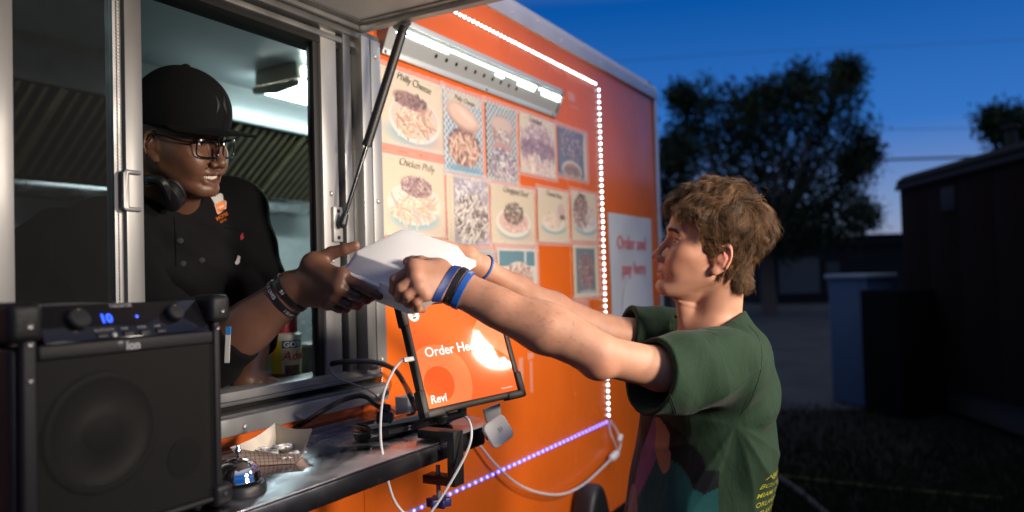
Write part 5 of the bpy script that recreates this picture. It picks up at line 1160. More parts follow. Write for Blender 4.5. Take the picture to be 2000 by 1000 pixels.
def hair_zone(v):
    """where hair grows on the scalp (head coordinates)"""
    x, y, z = v[:, 0], np.abs(v[:, 1]), v[:, 2]
    front = np.interp(x, [-.11, -.06, -.035, -.02, .0, .025, .035, .050, .065, .078, .09], [-.076, -.076, -.074, -.060, -.040, -.026, .014, .044, .066, .080, .088])
    return z > front
def hair_len(v):
    x, z = v[:, 0], v[:, 2]
    top = np.clip((z-.045)/.05, 0, 1); back = np.clip((-x-.02)/.05, 0, 1); front = np.clip((x-.045)/.03, 0, 1)
    L = .040+.042*top+.008*back*np.clip((z+.02)/.05, 0, 1)-.020*front; L = np.where(z < -.045, .024, L); return np.where((z < .02) & (x > -.01), .026, L)
def hair_lift(v):
    x, z = v[:, 0], v[:, 2]; top = np.clip((z-.03)/.06, 0, 1); front = np.clip((x-.01)/.05, 0, 1)
    return .0065+.014*top+.012*top*front+.004*np.clip((-x-.03)/.05, 0, 1)*np.clip((z+.05)/.06, 0, 1)+.012*np.clip((-x-.035)/.03, 0, 1)*np.clip((.0-z)/.04, 0, 1)*np.clip((z+.115)/.04, .1, 1)
def make_hair():
    NC, PER = 460, 42
    cand = rng.normal(size=(16000, 3)); cand /= np.linalg.norm(cand, axis=1)[:, None]; cand = (cand*np.array([.11, .09, .12])+np.array([-.005, 0, .02])).astype(np.float32)
    nape = np.stack([rng.uniform(-.09, -.05, 260), rng.uniform(-.06, .06, 260), rng.uniform(-.128, -.03, 260)], 1)
    cand = project(cand, 0.0, 5); cand = cand[hair_zone(cand)]; nape = project(nape.astype(np.float32), 0, 6); nape = nape[hair_zone(nape)]; cand = np.concatenate([cand[:NC], nape[:70]]); n = len(cand)
    root = (np.repeat(cand, PER, 0)+rng.normal(size=(n*PER, 3))*.0058).astype(np.float32); root = project(root, 0, 3); cid = np.repeat(np.arange(n), PER)
    ok = hair_zone(root+np.array([.0, 0, .003], np.float32)); root, cid = root[ok], cid[ok]
    fill = rng.normal(size=(13000, 3)); fill /= np.linalg.norm(fill, axis=1)[:, None]; fill = project((fill*np.array([.11, .09, .12])+np.array([-.005, 0, .02])).astype(np.float32), 0, 5); fill = fill[hair_zone(fill)][:6500]
    near_ = np.array([np.argmin(((cand-q_)**2).sum(1)) for q_ in fill]); root = np.concatenate([root, fill]); cid = np.concatenate([cid, near_]); N = len(root)
    S = 13; L = hair_len(root)*rng.uniform(.8, 1.08, N)*rng.uniform(.75, 1.15, n)[cid]; lift = hair_lift(root)*rng.uniform(.35, 1.05, N)*rng.uniform(.7, 1.2, n)[cid]
    ph = rng.uniform(0, 2*math.pi, n)[cid]+rng.normal(0, .25, N); frq = rng.uniform(.75, 1.25, n)[cid]; sway = rng.normal(0, .30, n)[cid]
    crown = np.array([-.060, .006, .105], np.float32); rdir = rng.normal(size=(n, 3))[cid]; p = root.copy(); out = [root.copy()]
    for s in range(1, S):
        t = s/(S-1); g = grad(scalp, p); d = p-crown
        dn = np.linalg.norm(d, axis=1)[:, None]; d = d/(dn+1e-6); cw = np.exp(-(dn/.032)**2); d = d*(1-cw)+rdir*cw*1.4
        topm = np.clip((p[:, 2]-.075)/.03, 0, 1)*np.clip((p[:, 0]+.03)/.05, 0, 1)
        side = np.clip((np.abs(p[:, 1])-.045)/.02, 0, 1)*np.clip((.075-p[:, 2])/.03, 0, 1)*np.clip((p[:, 0]+.03)/.05, 0, 1)
        d = d+topm[:, None]*np.array([.5, .5, 0])+side[:, None]*np.array([-1.25, 0, -.35])
        d = d-g*np.sum(d*g, 1)[:, None]; d /= np.linalg.norm(d, axis=1)[:, None]+1e-6; lat = np.cross(g, d)
        d = d+lat*(sway+(.55+.5*topm)*np.cos(2*math.pi*frq*t+ph))[:, None]; d /= np.linalg.norm(d, axis=1)[:, None]
        p = p+d*(L/(S-1))[:, None]
        cen_ = np.zeros((n, 3)); cnt_ = np.bincount(cid, minlength=n).clip(1)[:, None]
        for k in range(3): cen_[:, k] = np.bincount(cid, p[:, k], n)
        cen_ /= cnt_; p = p+(cen_[cid]-p)*.09
        h = lift*(1-(1-t)**1.8)+(.0025+.004*topm)*np.sin(2*math.pi*frq*t+ph+.8)*t
        h = np.maximum(h, .0015)*np.where(t > .75, 1-.5*(t-.75)/.25, 1)
        p = project(p.astype(np.float32), h, 1); out.append(p.copy())
    return np.stack(out, 1), cid, n
hp, cid, ncl = make_hair()
hp = hp+rng.normal(size=(len(hp), 1, 3))*.0030*np.linspace(0, 1, hp.shape[1])[None, :, None]**1.3
fly = rng.uniform(size=len(hp)) < .09; hp[fly] += (rng.normal(size=(fly.sum(), 1, 3))*.0085*np.linspace(0, 1, hp.shape[1])[None, :, None]**1.5)
hw = HO+(hp.astype(float)*HS) @ HR.T
tone = np.clip(rng.normal(.46, .17, ncl), 0, 1)[cid]+rng.normal(0, .24, len(hp)); tone = np.clip(tone, 0, 1.2)[:, None]
hc = np.array([.028, .014, .006])*(1-tone)+np.array([.205, .106, .046])*tone
M_hair = mat('brown_hair', (.1, .06, .03), .42, vcol='col', spec=.35)
strands('hair', hw, M_hair, cust, rng.uniform(.00022, .00040, len(hp)), hc)
# dark under-layer so no scalp shows
def under(p): q = to_head(p); d = scalp(q)-.0045; return np.where(hair_zone(q-np.array([.006, 0, .014], np.float32)) & (q[:, 2] > -.075), d, .02).astype(np.float32)
uV, uQ = mesh_sdf(under, hl[:8].min(0)-.02, hl[:8].max(0)+.02, .0032)
quad_obj('hair_underlayer', uV, uQ, mat('hair_under', (.040, .022, .012), 1, spec=0), cust)
def brow(par, fh, R, sc, col, n, m, cfg):
    for s in (1, -1):
        t = rng.uniform(0, 1, n); x = .0985-.018*t**1.6; y = s*(.012+.034*t); z = .0185+.0055*np.sin(t*2.4)-.003*t+rng.normal(0, .0017, n)*(1-.4*t)
        r0_ = np.stack([x, y, z], 1); d = np.stack([-.25+0*t, s*(.9+0*t), .35-.7*t], 1)+rng.normal(0, .15, (n, 3)); L = .008*rng.uniform(.7, 1.2, n)
        for _ in range(4):
            h_ = head_sdf(r0_.astype(np.float32), cfg); r0_ = r0_-np.array([1., 0, 0])*(h_-.0004)[:, None]*.8
        pts = np.stack([r0_+d*(L*k/3)[:, None] for k in range(4)], 1); w_ = np.array(fh((0, 0, 0)))+(pts*sc) @ R.T
        strands('eyebrow', w_, m, par, np.full(n, .00038), np.tile(np.array(col), (n, 1)))
strands('arm_hair', ARM_HAIR, M_hair, cust, np.full(1500, .00010), np.tile(np.array((.16, .085, .045)), (1500, 1)))['kind'] = 'stuff'
brow(cust, from_head, HR, HS, (.045, .024, .013), 340, M_hair, CS)

def lashes(par, fh, R, sc, col, opn):
    for s in (1, -1):
        b = MB(); pts = []
        for t in np.linspace(-1, 1, 15): y = .0142*t*.98; z = opn*math.sqrt(max(0, 1-t*t))*1.02; rr = math.sqrt(max(1e-9, .0141**2-y*y-z*z)); pts.append(fh((.0755+rr, s*(.0325+y), -.0005+z+.0003)))
        b.tube(pts, [.0005]+[.0010]*13+[.0005], 6); b.build('eyelash', mat('lash_dark', (.012, .008, .006), .7), par, smooth=True)
lashes(cust, from_head, HR, HS, 0, .0056)
# ---------------------------------------------------------------- t-shirt
SHIRT = smooth_tab([(.74, .225, -.075, .205, .07), (.88, .218, -.082, .20, .065), (1.00, .205, -.092, .19, .055), (1.10, .186, -.106, .186, .035), (1.20, .165, -.116, .188, .015), (1.29, .146, -.118, .186, .0), (1.36, .118, -.112, .176, -.01), (1.405, .086, -.104, .150, -.012), (1.435, .066, -.082, .110, -.010), (1.465, .056, -.066, .075, -.008)])
SL_END = P(1268, 735, 1.380); SR_END = P(1225, 650, 1.765)
def tri_noise(p, f, s): return np.sin(p[:, 0]*f+s)*np.sin(p[:, 1]*f*1.13+2*s)*np.sin(p[:, 2]*f*.93+3*s)
ARMPIT = to_body(P(1432, 828, 1.46)[None].astype(np.float32))[0]
def shirt_outer(p):
    q = to_body(p); d = loft(q, SHIRT, 2.15, 2.2)
    dx, dz = q[:, 0]-ARMPIT[0], q[:, 2]-ARMPIT[2]; th = np.arctan2(-dz, dx); rr = np.hypot(dx, dz)
    side = np.clip(q[:, 1]/.10, 0, 1); rg = lambda x: 1-2*np.abs(np.sin(x*.5))**.8
    fold = (rg(th*5.2+.4+.8*np.sin(rr*14))+.45*rg(th*9+1.2+8*rr))*.0066*np.clip(rr/.10, 0, 1)*np.clip(1.5-rr*1.5, .3, 1)*side*np.clip(-dz/.05+.4, 0, 1)
    back = np.clip(-q[:, 0]/.08, 0, 1); fold = fold+back*.004*np.sin(q[:, 2]*52+q[:, 1]*30)*np.clip((q[:, 2]-1.1)/.1, 0, 1)*np.clip((1.38-q[:, 2])/.06, 0, 1)
    d = d-fold
    for (s, e, r1, r2, k) in ((LSH+np.array([0, 0, -.006]), SL_END, .078, .0700, .030), (RSH, SR_END, .080, .062, .035)):
        ax = (e-s)/np.linalg.norm(e-s); sd = np.cross(ax, toward); sd /= np.linalg.norm(sd)
        t = (p-s.astype(np.float32)) @ ax.astype(np.float32); vv = (p-s.astype(np.float32)) @ sd.astype(np.float32)
        c_ = vv*46+t*24+1.1*np.sin(t*19+vv*8)+.8*np.sin(vv*33); rdg = 1-2*np.abs(np.sin(c_*.5))**.75; w_ = .0068*rdg*np.clip(1.15-np.abs(t-.05)/.15, 0, 1)*(.55+.45*np.sin(c_*.37+1))+.0022*np.sin(vv*30-t*60)*np.clip(t/.1, 0, 1)
        cone = rcone(p, s, e+ax*.06, r1, r2*.98)-w_
        d = smin(d, cone, k)
    d = d+.0018*tri_noise(p, 42, .7)
    return d
def shirt(p):
    d = shirt_outer(p)
    for (s, e, r2) in ((LSH, SL_END, .0700), (RSH, SR_END, .062)):
        ax = ((e-s)/np.linalg.norm(e-s)).astype(np.float32); t = (p-e.astype(np.float32)) @ ax
        near = np.linalg.norm(p-e.astype(np.float32), axis=1) < .17
        tilt = t+.30*((p-e.astype(np.float32)) @ np.array([0, 0, 1], np.float32))*(1 if s is LSH else 0)
        d = np.where(near, smax(d, tilt, .004), d)
        d = smax(d, -rcone(p, e-ax*.085, e+ax*.05, r2-.016, r2-.0075), .003)
    q = to_body(p); nc = to_body(NB[None].astype(np.float32))[0]
    # neckline
    npl = (p-(NB+np.array([0, 0, .012])).astype(np.float32)) @ np.asarray(frame(cu_f, -24)[:, 2], np.float32)
    d = np.where(np.hypot(q[:, 0]-nc[0], q[:, 1]-nc[1]) < .10, smax(d, npl, .003), d)
    d = smax(d, -(neck_c(p)-.003), .002)
    d = smax(d, .76-q[:, 2], .004)
    return d
lo_, hi_ = from_body((0, 0, 1.1))-np.array([.46, .42, .36]), from_body((0, 0, 1.1))+np.array([.34, .44, .40])
sV, sQ = mesh_sdf(shirt, lo_, hi_, .0036)
GREEN = np.array([.013, .031, .016]); qb = to_body(sV.astype(np.float32)); scol = np.tile(GREEN, (len(sV), 1))
# print on the chest: abstract teal and violet shapes with pale squiggles
fx_, fy_, fz_ = qb[:, 0], qb[:, 1], qb[:, 2]; fr_m = (fx_ > .045)
def ink(m, c, a=1.): scol[m & fr_m] = scol[m & fr_m]*(1-a)+np.array(c)*.55*a
def inel(cy, cz, ry, rz, an=0.):
    cy = cy*1.2+.035; ry = ry*1.25
    u = (fy_-cy)*math.cos(an)+(fz_-cz)*math.sin(an); v = -(fy_-cy)*math.sin(an)+(fz_-cz)*math.cos(an); return (u/ry)**2+(v/rz)**2 < 1
ink(inel(0, 1.10, .135, .17), (.006, .008, .012)); ink(inel(.07, 1.10, .055, .085, .3), (.012, .095, .10)); ink(inel(-.05, 1.13, .05, .09, -.2), (.02, .05, .09)); ink(inel(.02, 1.17, .022, .09, -.25), (.22, .10, .26)); ink(inel(.055, 1.205, .016, .055, .35), (.40, .22, .13)); ink(inel(.0, 1.06, .02, .05, .5), (.26, .20, .24)); ink(inel(.03, 1.045, .03, .010, .2), (.45, .36, .33)); ink(inel(-.03, .99, .012, .04, .3), (.3, .26, .22)); ink(inel(.04, .98, .010, .03, -.4), (.30, .26, .2))
M_shirt = mat('tshirt_cotton', tuple(GREEN), .85, vcol='col', sheen=.06, spec=.2, bump=.45, bscale=600, bdetail=2, var=.12, vscale=120)
nt_ = M_shirt.node_tree; nz_ = nt_.nodes.new('ShaderNodeTexNoise'); nz_.inputs['Scale'].default_value = 11; nz_.inputs['Detail'].default_value = 3; nz_.inputs['Distortion'].default_value = 1.6
tc_s = nt_.nodes.new('ShaderNodeTexCoord'); mp_s = nt_.nodes.new('ShaderNodeMapping'); mp_s.inputs['Rotation'].default_value = (.3, .5, .6); mp_s.inputs['Scale'].default_value = (1, 1, .38); nt_.links.new(tc_s.outputs['Object'], mp_s.inputs[0]); nt_.links.new(mp_s.outputs[0], nz_.inputs[0])
bp_s = nt_.nodes.new('ShaderNodeBump'); bp_s.inputs['Strength'].default_value = .55; bp_s.inputs['Distance'].default_value = .012; nt_.links.new(nz_.outputs['Fac'], bp_s.inputs['Height'])
pb_s = nt_.nodes['Principled BSDF']; old_ = pb_s.inputs['Normal'].links[0].from_node; nt_.links.new(bp_s.outputs[0], old_.inputs['Normal'])
shirt_o = quad_obj('t_shirt', sV, sQ, M_shirt, cust, scol)
from mathutils.bvhtree import BVHTree
bvh = BVHTree.FromPolygons([tuple(v) for v in sV], [tuple(q) for q in sQ.tolist()])
def stick(o, d, h):
    hit = bvh.ray_cast(Vector(o), Vector(d)); return (np.array(hit[0])-np.array(d)*h) if hit[0] is not None else np.array(o)
M_yel = mat('yellow_print', (.52, .50, .03), .7)
for i, s in enumerate(['NEW YORK, NY', 'BOSTON, MA', 'MIAMI, FL', 'ORLANDO, FL', 'ATLANTA, GA', 'COLUMBUS, OH', 'DALLAS, TX', 'AUSTIN, TX', 'DENVER, CO']):
    if i < 4: s = ['CITY', 'TOUR', 'NY', 'FL'][i] if False else s
    z = 1.146-.0178*i
    lettering('back_print', s, .0130, M_yel, shirt_o, 0, (1, 0, 0), (0, 1, 0), bold=.008, shear=.12, extrude=.0001, warp=lambda p, z=z: stick(from_body((-.45, .165-p[0], z+p[1])), cu_f, .0012))
def on_shirt(px, py, h=.0004):
    d = ray(px, py); d = d/np.linalg.norm(d); hit = bvh.ray_cast(Vector(CAM), Vector(d)); return np.array(hit[0])-d*h if hit[0] is not None else None
def seam(pts, r_, m):
    q_ = [on_shirt(*p) for p in spline([(x, y, 0) for x, y in pts], 40) for p in [p[:2]]]; q_ = [p for p in q_ if p is not None]
    b = MB(); b.tube(q_, r_, 5); b.build('seam', m, shirt_o, smooth=True)
M_thr = mat('seam_thread', (.016, .034, .019), .9)
seam([(1462, 634), (1481, 658), (1489, 695), (1482, 740), (1466, 782), (1446, 812)], .0011, M_thr)
seam([(1270, 668), (1284, 705), (1302, 752), (1322, 806)], .0009, M_thr); seam([(1266, 668), (1280, 705), (1298, 753), (1318, 807)], .0007, M_thr)
# hems and seams stitched on the shirt
def ring_on(fn, c, ax, r0_, n=48, off=.0012, sh=0):
    ax = np.array(ax)/np.linalg.norm(ax); u = np.cross(ax, (0, 0, 1.)); u /= np.linalg.norm(u); w = np.cross(ax, u); out = []
    for a in np.linspace(0, 2*math.pi, n, endpoint=False):
        d = u*math.cos(a)+w*math.sin(a); ts = np.linspace(.0, r0_*2.2, 160); pp = (np.array(c)[None]+d[None]*ts[:, None]).astype(np.float32); f = fn(pp); ins = np.where(f < 0)[0]
        t = ts[ins[-1]] if len(ins) else r0_; out.append(np.array(c)+d*(t+off))
    return out
# trousers and shoes (below the frame)
def trousers(p):
    q = to_body(p); d = loft(q, smooth_tab([(.70, .20, .0, .175, .10), (.78, .212, -.02, .172, .095), (.88, .208, -.03, .165, .09), (.96, .195, -.045, .160, .075), (1.0, .19, -.05, .158, .07)]), 2.3, 2.3)
    for hip, kn, an in legs: d = smin(d, chain(q, (hip, kn, (an[0]+.005, an[1], .11)), (.098, .075, .062)), .03)
    return smax(d, .075-q[:, 2], .006)
tV, tQ = mesh_sdf(trousers, from_body((.1, 0, .5))-np.array([.4, .4, .5]), from_body((.1, 0, .5))+np.array([.4, .4, .55]), .010)
quad_obj('trousers', tV, tQ, mat('dark_denim', (.02, .024, .035), .85, bump=.3, bscale=300), cust)
def shoes(p):
    q = to_body(p); d = None
    for hip, kn, an in legs:
        e = rcone(q, (an[0]-.035, an[1], .045), (an[0]+.16, an[1], .036), .050, .042); e = smin(e, rcone(q, (an[0]-.02, an[1], .05), (an[0]-.01, an[1], .10), .05, .048), .02); d = e if d is None else np.minimum(d, e)
    return smax(d, .003-q[:, 2], .004)
tV, tQ = mesh_sdf(shoes, from_body((.1, 0, .1))-np.array([.4, .4, .12]), from_body((.1, 0, .1))+np.array([.4, .4, .12]), .007)
quad_obj('shoes', tV, tQ, mat('shoe_canvas', (.03, .03, .03), .7), cust)
# wristbands
def wristband(name, fn, c, ax, wd, m, par, th=.0022, n=48, lab=None):
    ax = np.array(ax)/np.linalg.norm(ax); rows = []
    for t in (-.5, -.45, 0, .45, .5):
        rows.append((ring_on(fn, np.array(c)+ax*wd*t, ax, .03, n, .0006), ring_on(fn, np.array(c)+ax*wd*t, ax, .03, n, .0006+th*(1 if abs(t) < .48 else .55))))
    # one smooth loop: average the inner radii so the band stays a hoop
    G = [r_[1] for r_ in rows]+[r_[0] for r_ in reversed(rows)]+[rows[0][1]]
    G = np.array(G); G = np.concatenate([G, G[:, :1]], 1); b = MB(); b.grid(G[:, ::-1]); o = b.build(name, m, par, smooth=True)
    if lab: o['label'] = lab
    outer = np.array([r_[1] for r_ in rows[1:4]]); return o, outer, ax
def band_text(s, size, m, o, outer, ax, start, bold=.01, flip=False, shear=0, dv=0.):
    ring = outer[1]; nx = np.roll(ring, -1, 0); seg = np.linalg.norm(nx-ring, axis=1); cum = np.concatenate([[0], np.cumsum(seg)]); tot = cum[-1]; cen_ = ring.mean(0)
    def wp(p):
        a = (start+(-p[0] if flip else p[0])) % tot; i = min(np.searchsorted(cum, a)-1, len(ring)-1); i = max(i, 0); u = (a-cum[i])/seg[i]; q = ring[i]*(1-u)+nx[i]*u; d = q-cen_; d -= ax*(d @ ax); d /= np.linalg.norm(d)
        return q+ax*((p[1]+dv)*(-1 if flip else 1))+d*.0005
    return lettering('band_text', s, size, m, o, 0, (1, 0, 0), (0, 1, 0), bold=bold, extrude=.0001, shear=shear, warp=wp)
def start_at(outer, px, py):          # arc length on the ring nearest a photo pixel on the visible side
    ring = outer[1]; v = ring-CAM; Z = v @ FWD; x = 1000+FPX*(v @ RGT)/Z; y = 500-FPX*(v @ UPV)/Z; vis = Z < np.median(Z)
    i = np.argmin(np.where(vis, (x-px)**2+(y-py)**2, 1e9)); return np.linalg.norm(np.diff(np.vstack([ring[:i+1]]), axis=0), axis=1).sum() if i else 0.
M_bblue = mat('band_blue', (.012, .085, .36), .45); M_bnavy = mat('band_navy', (.012, .035, .16), .5); M_bblk = mat('band_black', (.008, .008, .009), .4); M_btxt = mat('band_white', (.75, .75, .75), .5); M_bgold = mat('band_gold', (.45, .36, .06), .5)
ax1 = arm1[1]-W1
o, ou, a_ = wristband('wristband', cust_arm1, P(876, 554, 1.340), ax1, .0120, M_bnavy, cust, lab='navy blue wristband nearest the hand')
o, ou, a_ = wristband('wristband', cust_arm1, P(891, 560, 1.342), ax1, .0105, M_bblk, cust, th=.0019, lab='black wristband with gold script')
band_text('oospuiy', .010, M_bgold, o, ou, a_, start_at(ou, 897, 585), shear=.3, bold=.0, dv=-.003)
o, ou, a_ = wristband('wristband', cust_arm1, P(905, 566, 1.342), ax1, .0115, M_bblue, cust, lab='bright blue wristband lettered in white')
band_text('FEARLESS', .0095, M_btxt, o, ou, a_, start_at(ou, 912, 530)+.0, bold=.02, flip=True, dv=-.0033)
o, ou, a_ = wristband('wristband', cust_arm2, P(944, 524, 1.577), arm2[1]-W2, .0045, M_bblue, cust, th=.003, lab='thin blue cord bracelet on the far wrist')
# ================================================================ the cook leaning out of the window
cook = thing('person', 'smiling cook in black cap, glasses and black jacket leaning out of the serving window', 'person', (*P(300, 700, 2.0)[:2], .56))
_a = math.radians(18); kf = RGT*math.cos(_a)-FWD*math.sin(_a); kf[2] = 0
KR = frame(kf, -13, 8); KO = P(353, 268, 1.720); KS = .985
def to_khead(p): return ((p-KO.astype(np.float32)) @ KR.astype(np.float32)/KS).astype(np.float32)
def from_khead(v): return KO+KR @ (np.asarray(v, float)*KS)
KC = dict(face=1.10, smile=.0115, mouthw=.037, eye=.0044, nosew=1.22, nose=1.05, nosex=.003, fold=.0026, open=.0118, cheek=(.020, .019, .019), ear=1.0)
kright = KR[:, 1]*-1                                   # his right side
KN = P(318, 405, 1.80)
def kneck(p):
    d = rcone(p, from_khead((-.030, 0, -.05)), KN, .062, .070)
    d = smin(d, rcone(p, from_khead((.035, 0, -.105)), KN+kf*.04, .030, .045), .03); return d
def khead(p): return smin(head_sdf(to_khead(p), KC)*KS, kneck(p), .018)
hl2 = np.array([from_khead(v) for v in [(a, b_, c) for a in (-.12, .14) for b_ in (-.11, .11) for c in (-.14, .14)]]+[KN-np.array([.06, .06, .08])])
kV, kQ = mesh_sdf(khead, hl2.min(0)-.02, hl2.max(0)+.02, .0019)
# right (near) forearm and hand
KE = P(405, 700, 1.465); KW = P(575, 567, 1.445)
ka = [P(380, 718, 1.47), KE, P(490, 635, 1.46), KW]; kar = [.052, .050, .0425, .0290]
kk = [P(668, 540, 1.385), P(662, 562, 1.378), P(652, 580, 1.385), P(640, 594, 1.40)]
kfg = [[P(700, 556, 1.375), P(724, 570, 1.372), P(741, 579, 1.375)], [P(698, 578, 1.385), P(716, 585, 1.405), P(728, 580, 1.42)], [P(680, 594, 1.395), P(698, 597, 1.42), P(708, 590, 1.44)], [P(662, 603, 1.41), P(676, 604, 1.43), P(684, 598, 1.45)]]
kt = [P(612, 516, 1.425), P(648, 494, 1.430), P(674, 487, 1.425), P(694, 480, 1.425)]
def karm(p):
    ax = KW-KE; ax /= np.linalg.norm(ax); sd = np.cross(ax, FWD); sd /= np.linalg.norm(sd)
    d = chain(p, ka, kar, .02); d = smin(d, rcone(p, KW+sd*.012, KE+sd*.01, .0215, .038), .02); d = smin(d, rcone(p, KW-sd*.012, KE-sd*.008, .0215, .038), .02)
    sg = 1 if sd[2] > 0 else -1
    wa = [KW+sd*.016*sg, KW+sd*.006*sg, KW-sd*.005*sg, KW-sd*.015*sg]
    d = smin(d, hand_sdf(p, KW, kk, kfg, kt, .0091, .0205, wa), .014)
    d = smin(d, rcone(p, kt[0], kk[1], .017, .011), .014)
    return d
pts = np.array(ka+kk+kt+[j for f in kfg for j in f]); rV, rQ = mesh_sdf(karm, pts.min(0)-.08, pts.max(0)+.08, .0021)
# left (far) forearm planted on the inner work top
LE, LW = P(492, 640, 1.80), P(481, 742, 1.700); LWt = np.array([LW[0], LW[1], 1.335])
lk = [np.array([LWt[0], LWt[1], 1.314])+np.array([dx, dy, 0]) for dx, dy in ((.075, -.018), (.082, .004), (.078, .024), (.066, .042))]
def klarm(p):
    d = chain(p, [LE, LWt], [.050, .034]); d = smin(d, hand_sdf(p, LWt, lk, [[k_+np.array([.038, 0, -.003]), k_+np.array([.07, 0, -.008])] for k_ in lk], [LWt+np.array([.03, -.03, -.01]), LWt+np.array([.06, -.05, -.018]), LWt+np.array([.09, -.055, -.024])], .0095, .022), .014); return d
pts = np.array([LE, LWt]+lk); lV, lQ = mesh_sdf(klarm, pts.min(0)-.12, pts.max(0)+.12, .0045)
KB = np.array([1.02, .72]); 
def ktrunk(p): 
    d = rcone(p, KN+np.array([0, .06, -.22]), (KB[0], KB[1], .98), .09, .12)
    for s in (-1, 1): d = smin(d, chain(p, [(KB[0]+s*.10, KB[1], .96), (KB[0]+s*.11, KB[1]-.02, .75), (KB[0]+s*.12, KB[1]+.02, .62)], [.09, .06, .045]), .03)
    return d
bV, bQ = mesh_sdf(ktrunk, (.6, .1, .5), (1.5, 1.0, 1.75), .012)
V, Q = merge([(kV, kQ), (rV, rQ), (lV, lQ), (bV, bQ)])
DK = (.155, .071, .042)
sp = [(from_khead((.118, 0, -.042)), .018, (.15, .065, .04), .6), (from_khead((.066, -.050, -.035)), .03, (.145, .065, .038), .6), (from_khead((.1, 0, -.072)), .013, (.085, .035, .028), .8), (from_khead((.098, -.003, -.088)), .014, (.12, .042, .035), .8), (from_khead((.085, -.024, -.076)), .010, (.07, .03, .022), .7),
      (from_khead((-.008, -.083, -.012)), .026, (.16, .062, .036), .7), (from_khead((.04, -.055, .02)), .05, (.075, .036, .024), .5), (from_khead((.10, 0, -.106)), .02, (.13, .06, .036), .5),
      (from_khead((.0935, -.012, -.0625)), .010, (.035, .02, .016), .55), (from_khead((.0935, .012, -.0625)), .010, (.035, .02, .016), .55), (from_khead((-.03, -.06, .02)), .035, (.04, .024, .018), .7)]
sp += [(f[-1], .014, (.15, .075, .05), .7) for f in kfg] + [(kt[-1], .018, (.26, .125, .08), .8), (kt[2], .016, (.18, .085, .055), .5)] + [(k_, .012, (.075, .036, .025), .5) for k_ in kk]
M_skd = mat('skin_dark', DK, .42, vcol='col', sss=.06, bump=.10, bscale=420, bdetail=6, var=.15, vscale=40)
quad_obj('body', V, Q, M_skd, cook, skin_cols(V, DK, sp))
eye_pair(cook, from_khead, ('dark', (.03, .016, .01)), (1, .12, .02), KS, KR)
lashes(cook, from_khead, KR, KS, 0, .0044); rng = np.random.default_rng(5); brow(cook, from_khead, KR, KS, (.010, .008, .007), 260, M_hair, KC)
# teeth
M_teeth = mat('teeth', (.66, .60, .50), .25, sss=.1)
b = MB()
for i in range(-6, 7):
    a = i*.0049; xx = .0925-6.2*a*a*1.9; y = a; wd = .00225 if abs(i) < 3 else .0021; z0 = -.0778+abs(i)*.0007; b.box((-.003, -wd, z0-.0042), (.0018, wd, z0+.0055), None, (xx, y, 0))
b.v = [tuple(from_khead(p)) for p in b.v]; b.build('teeth', M_teeth, cook, bevel=.0008)
b = MB(); b.box((.060, -.026, -.090), (.083, .026, -.070)); b.v = [tuple(from_khead(p)) for p in b.v]; b.build('mouth_lining', mat('mouth_dark', (.03, .008, .008), .6), cook)
# ---------------------------------------------------------------- cap
M_cap2 = mat('cap_cloth', (.0040, .0042, .0048), .9, spec=.2, bump=.5, bscale=700, bdetail=1, sheen=0)
CC, CRAD = np.array([-.004, 0, .046]), np.array([.117, .091, .113])
CT = np.array(Matrix.Rotation(math.radians(3), 3, 'Y'))
def crown_pt(az, elv, k=1.0):
    v = np.array([math.cos(az)*math.cos(elv), math.sin(az)*math.cos(elv), math.sin(elv)])
    r_ = CRAD.copy()*k; fr_ = max(0, math.cos(az))
    p = v*r_; p[0] += .010*fr_*math.sin(2*max(0, elv))        # upright front panel
    return CC+CT @ p
n, m = 61, 30; e0 = -.20
G = np.array([[crown_pt(a, e0+(math.pi/2-e0)*t**.92) for t in np.linspace(0, 1, m)] for a in np.linspace(0, 2*math.pi, n)])
b = MB(); b.grid(np.array([[from_khead(p) for p in r_] for r_ in G])); cap = b.build('cap', M_cap2, cook, smooth=True, angle=180, solid=.002)
b = MB()
for a in np.linspace(0, 2*math.pi, 7)[:-1]+math.pi/6: b.tube([from_khead(crown_pt(a, e0+(math.pi/2-e0)*t, 1.001)) for t in np.linspace(.02, .97, 24)], .0011, 5)
b.build('seam', M_cap2, cap, smooth=True)
b = MB(); b.lathe([(.009, 0), (.008, .003), (.004, .005), (.0001, .0055)], at=from_khead(crown_pt(0, math.pi/2)), R=rot_to(KR[:, 2])); b.build('button', M_cap2, cap, smooth=True)
n, m = 41, 12; G = []
for a in np.linspace(-1.28, 1.28, n):
    row = []; base_ = crown_pt(a, -.10); ext = .080*max(0, math.cos(a*1.12))**.62
    for t in np.linspace(0, 1, m):
        p = base_+np.array([ext*t, (.10*math.sin(a)*ext*t), 0]); p[2] = base_[2]+.004-.10*t*ext-2.6*p[1]**2*(.35+.65*t)*1.0+.006*t; row.append(from_khead(p))
    G.append(row)
b = MB(); b.grid(np.array(G)[::-1]); b.build('brim', M_cap2, cap, smooth=True, angle=180, solid=.0035)
# tonal emblem: two facing crescents on the front panel
M_emb = mat('emblem_grey', (.014, .015, .017), .6); 
for s in (-1, 1):
    b = MB(); G = []
    for t in np.linspace(-1, 1, 15):
        row = []
        for u in (0, 1):
            off = .006+.012*abs(t)**1.8+(u*(.0085*(1-abs(t)**2.2)+.0004)); az = s*off/.105-.10; el_ = .43+.19*t
            row.append(from_khead(crown_pt(az, el_, 1.014)))
        G.append(row)
    b.grid(np.array(G)); b.build('emblem', M_emb, cap, smooth=True, angle=180, solid=.001)
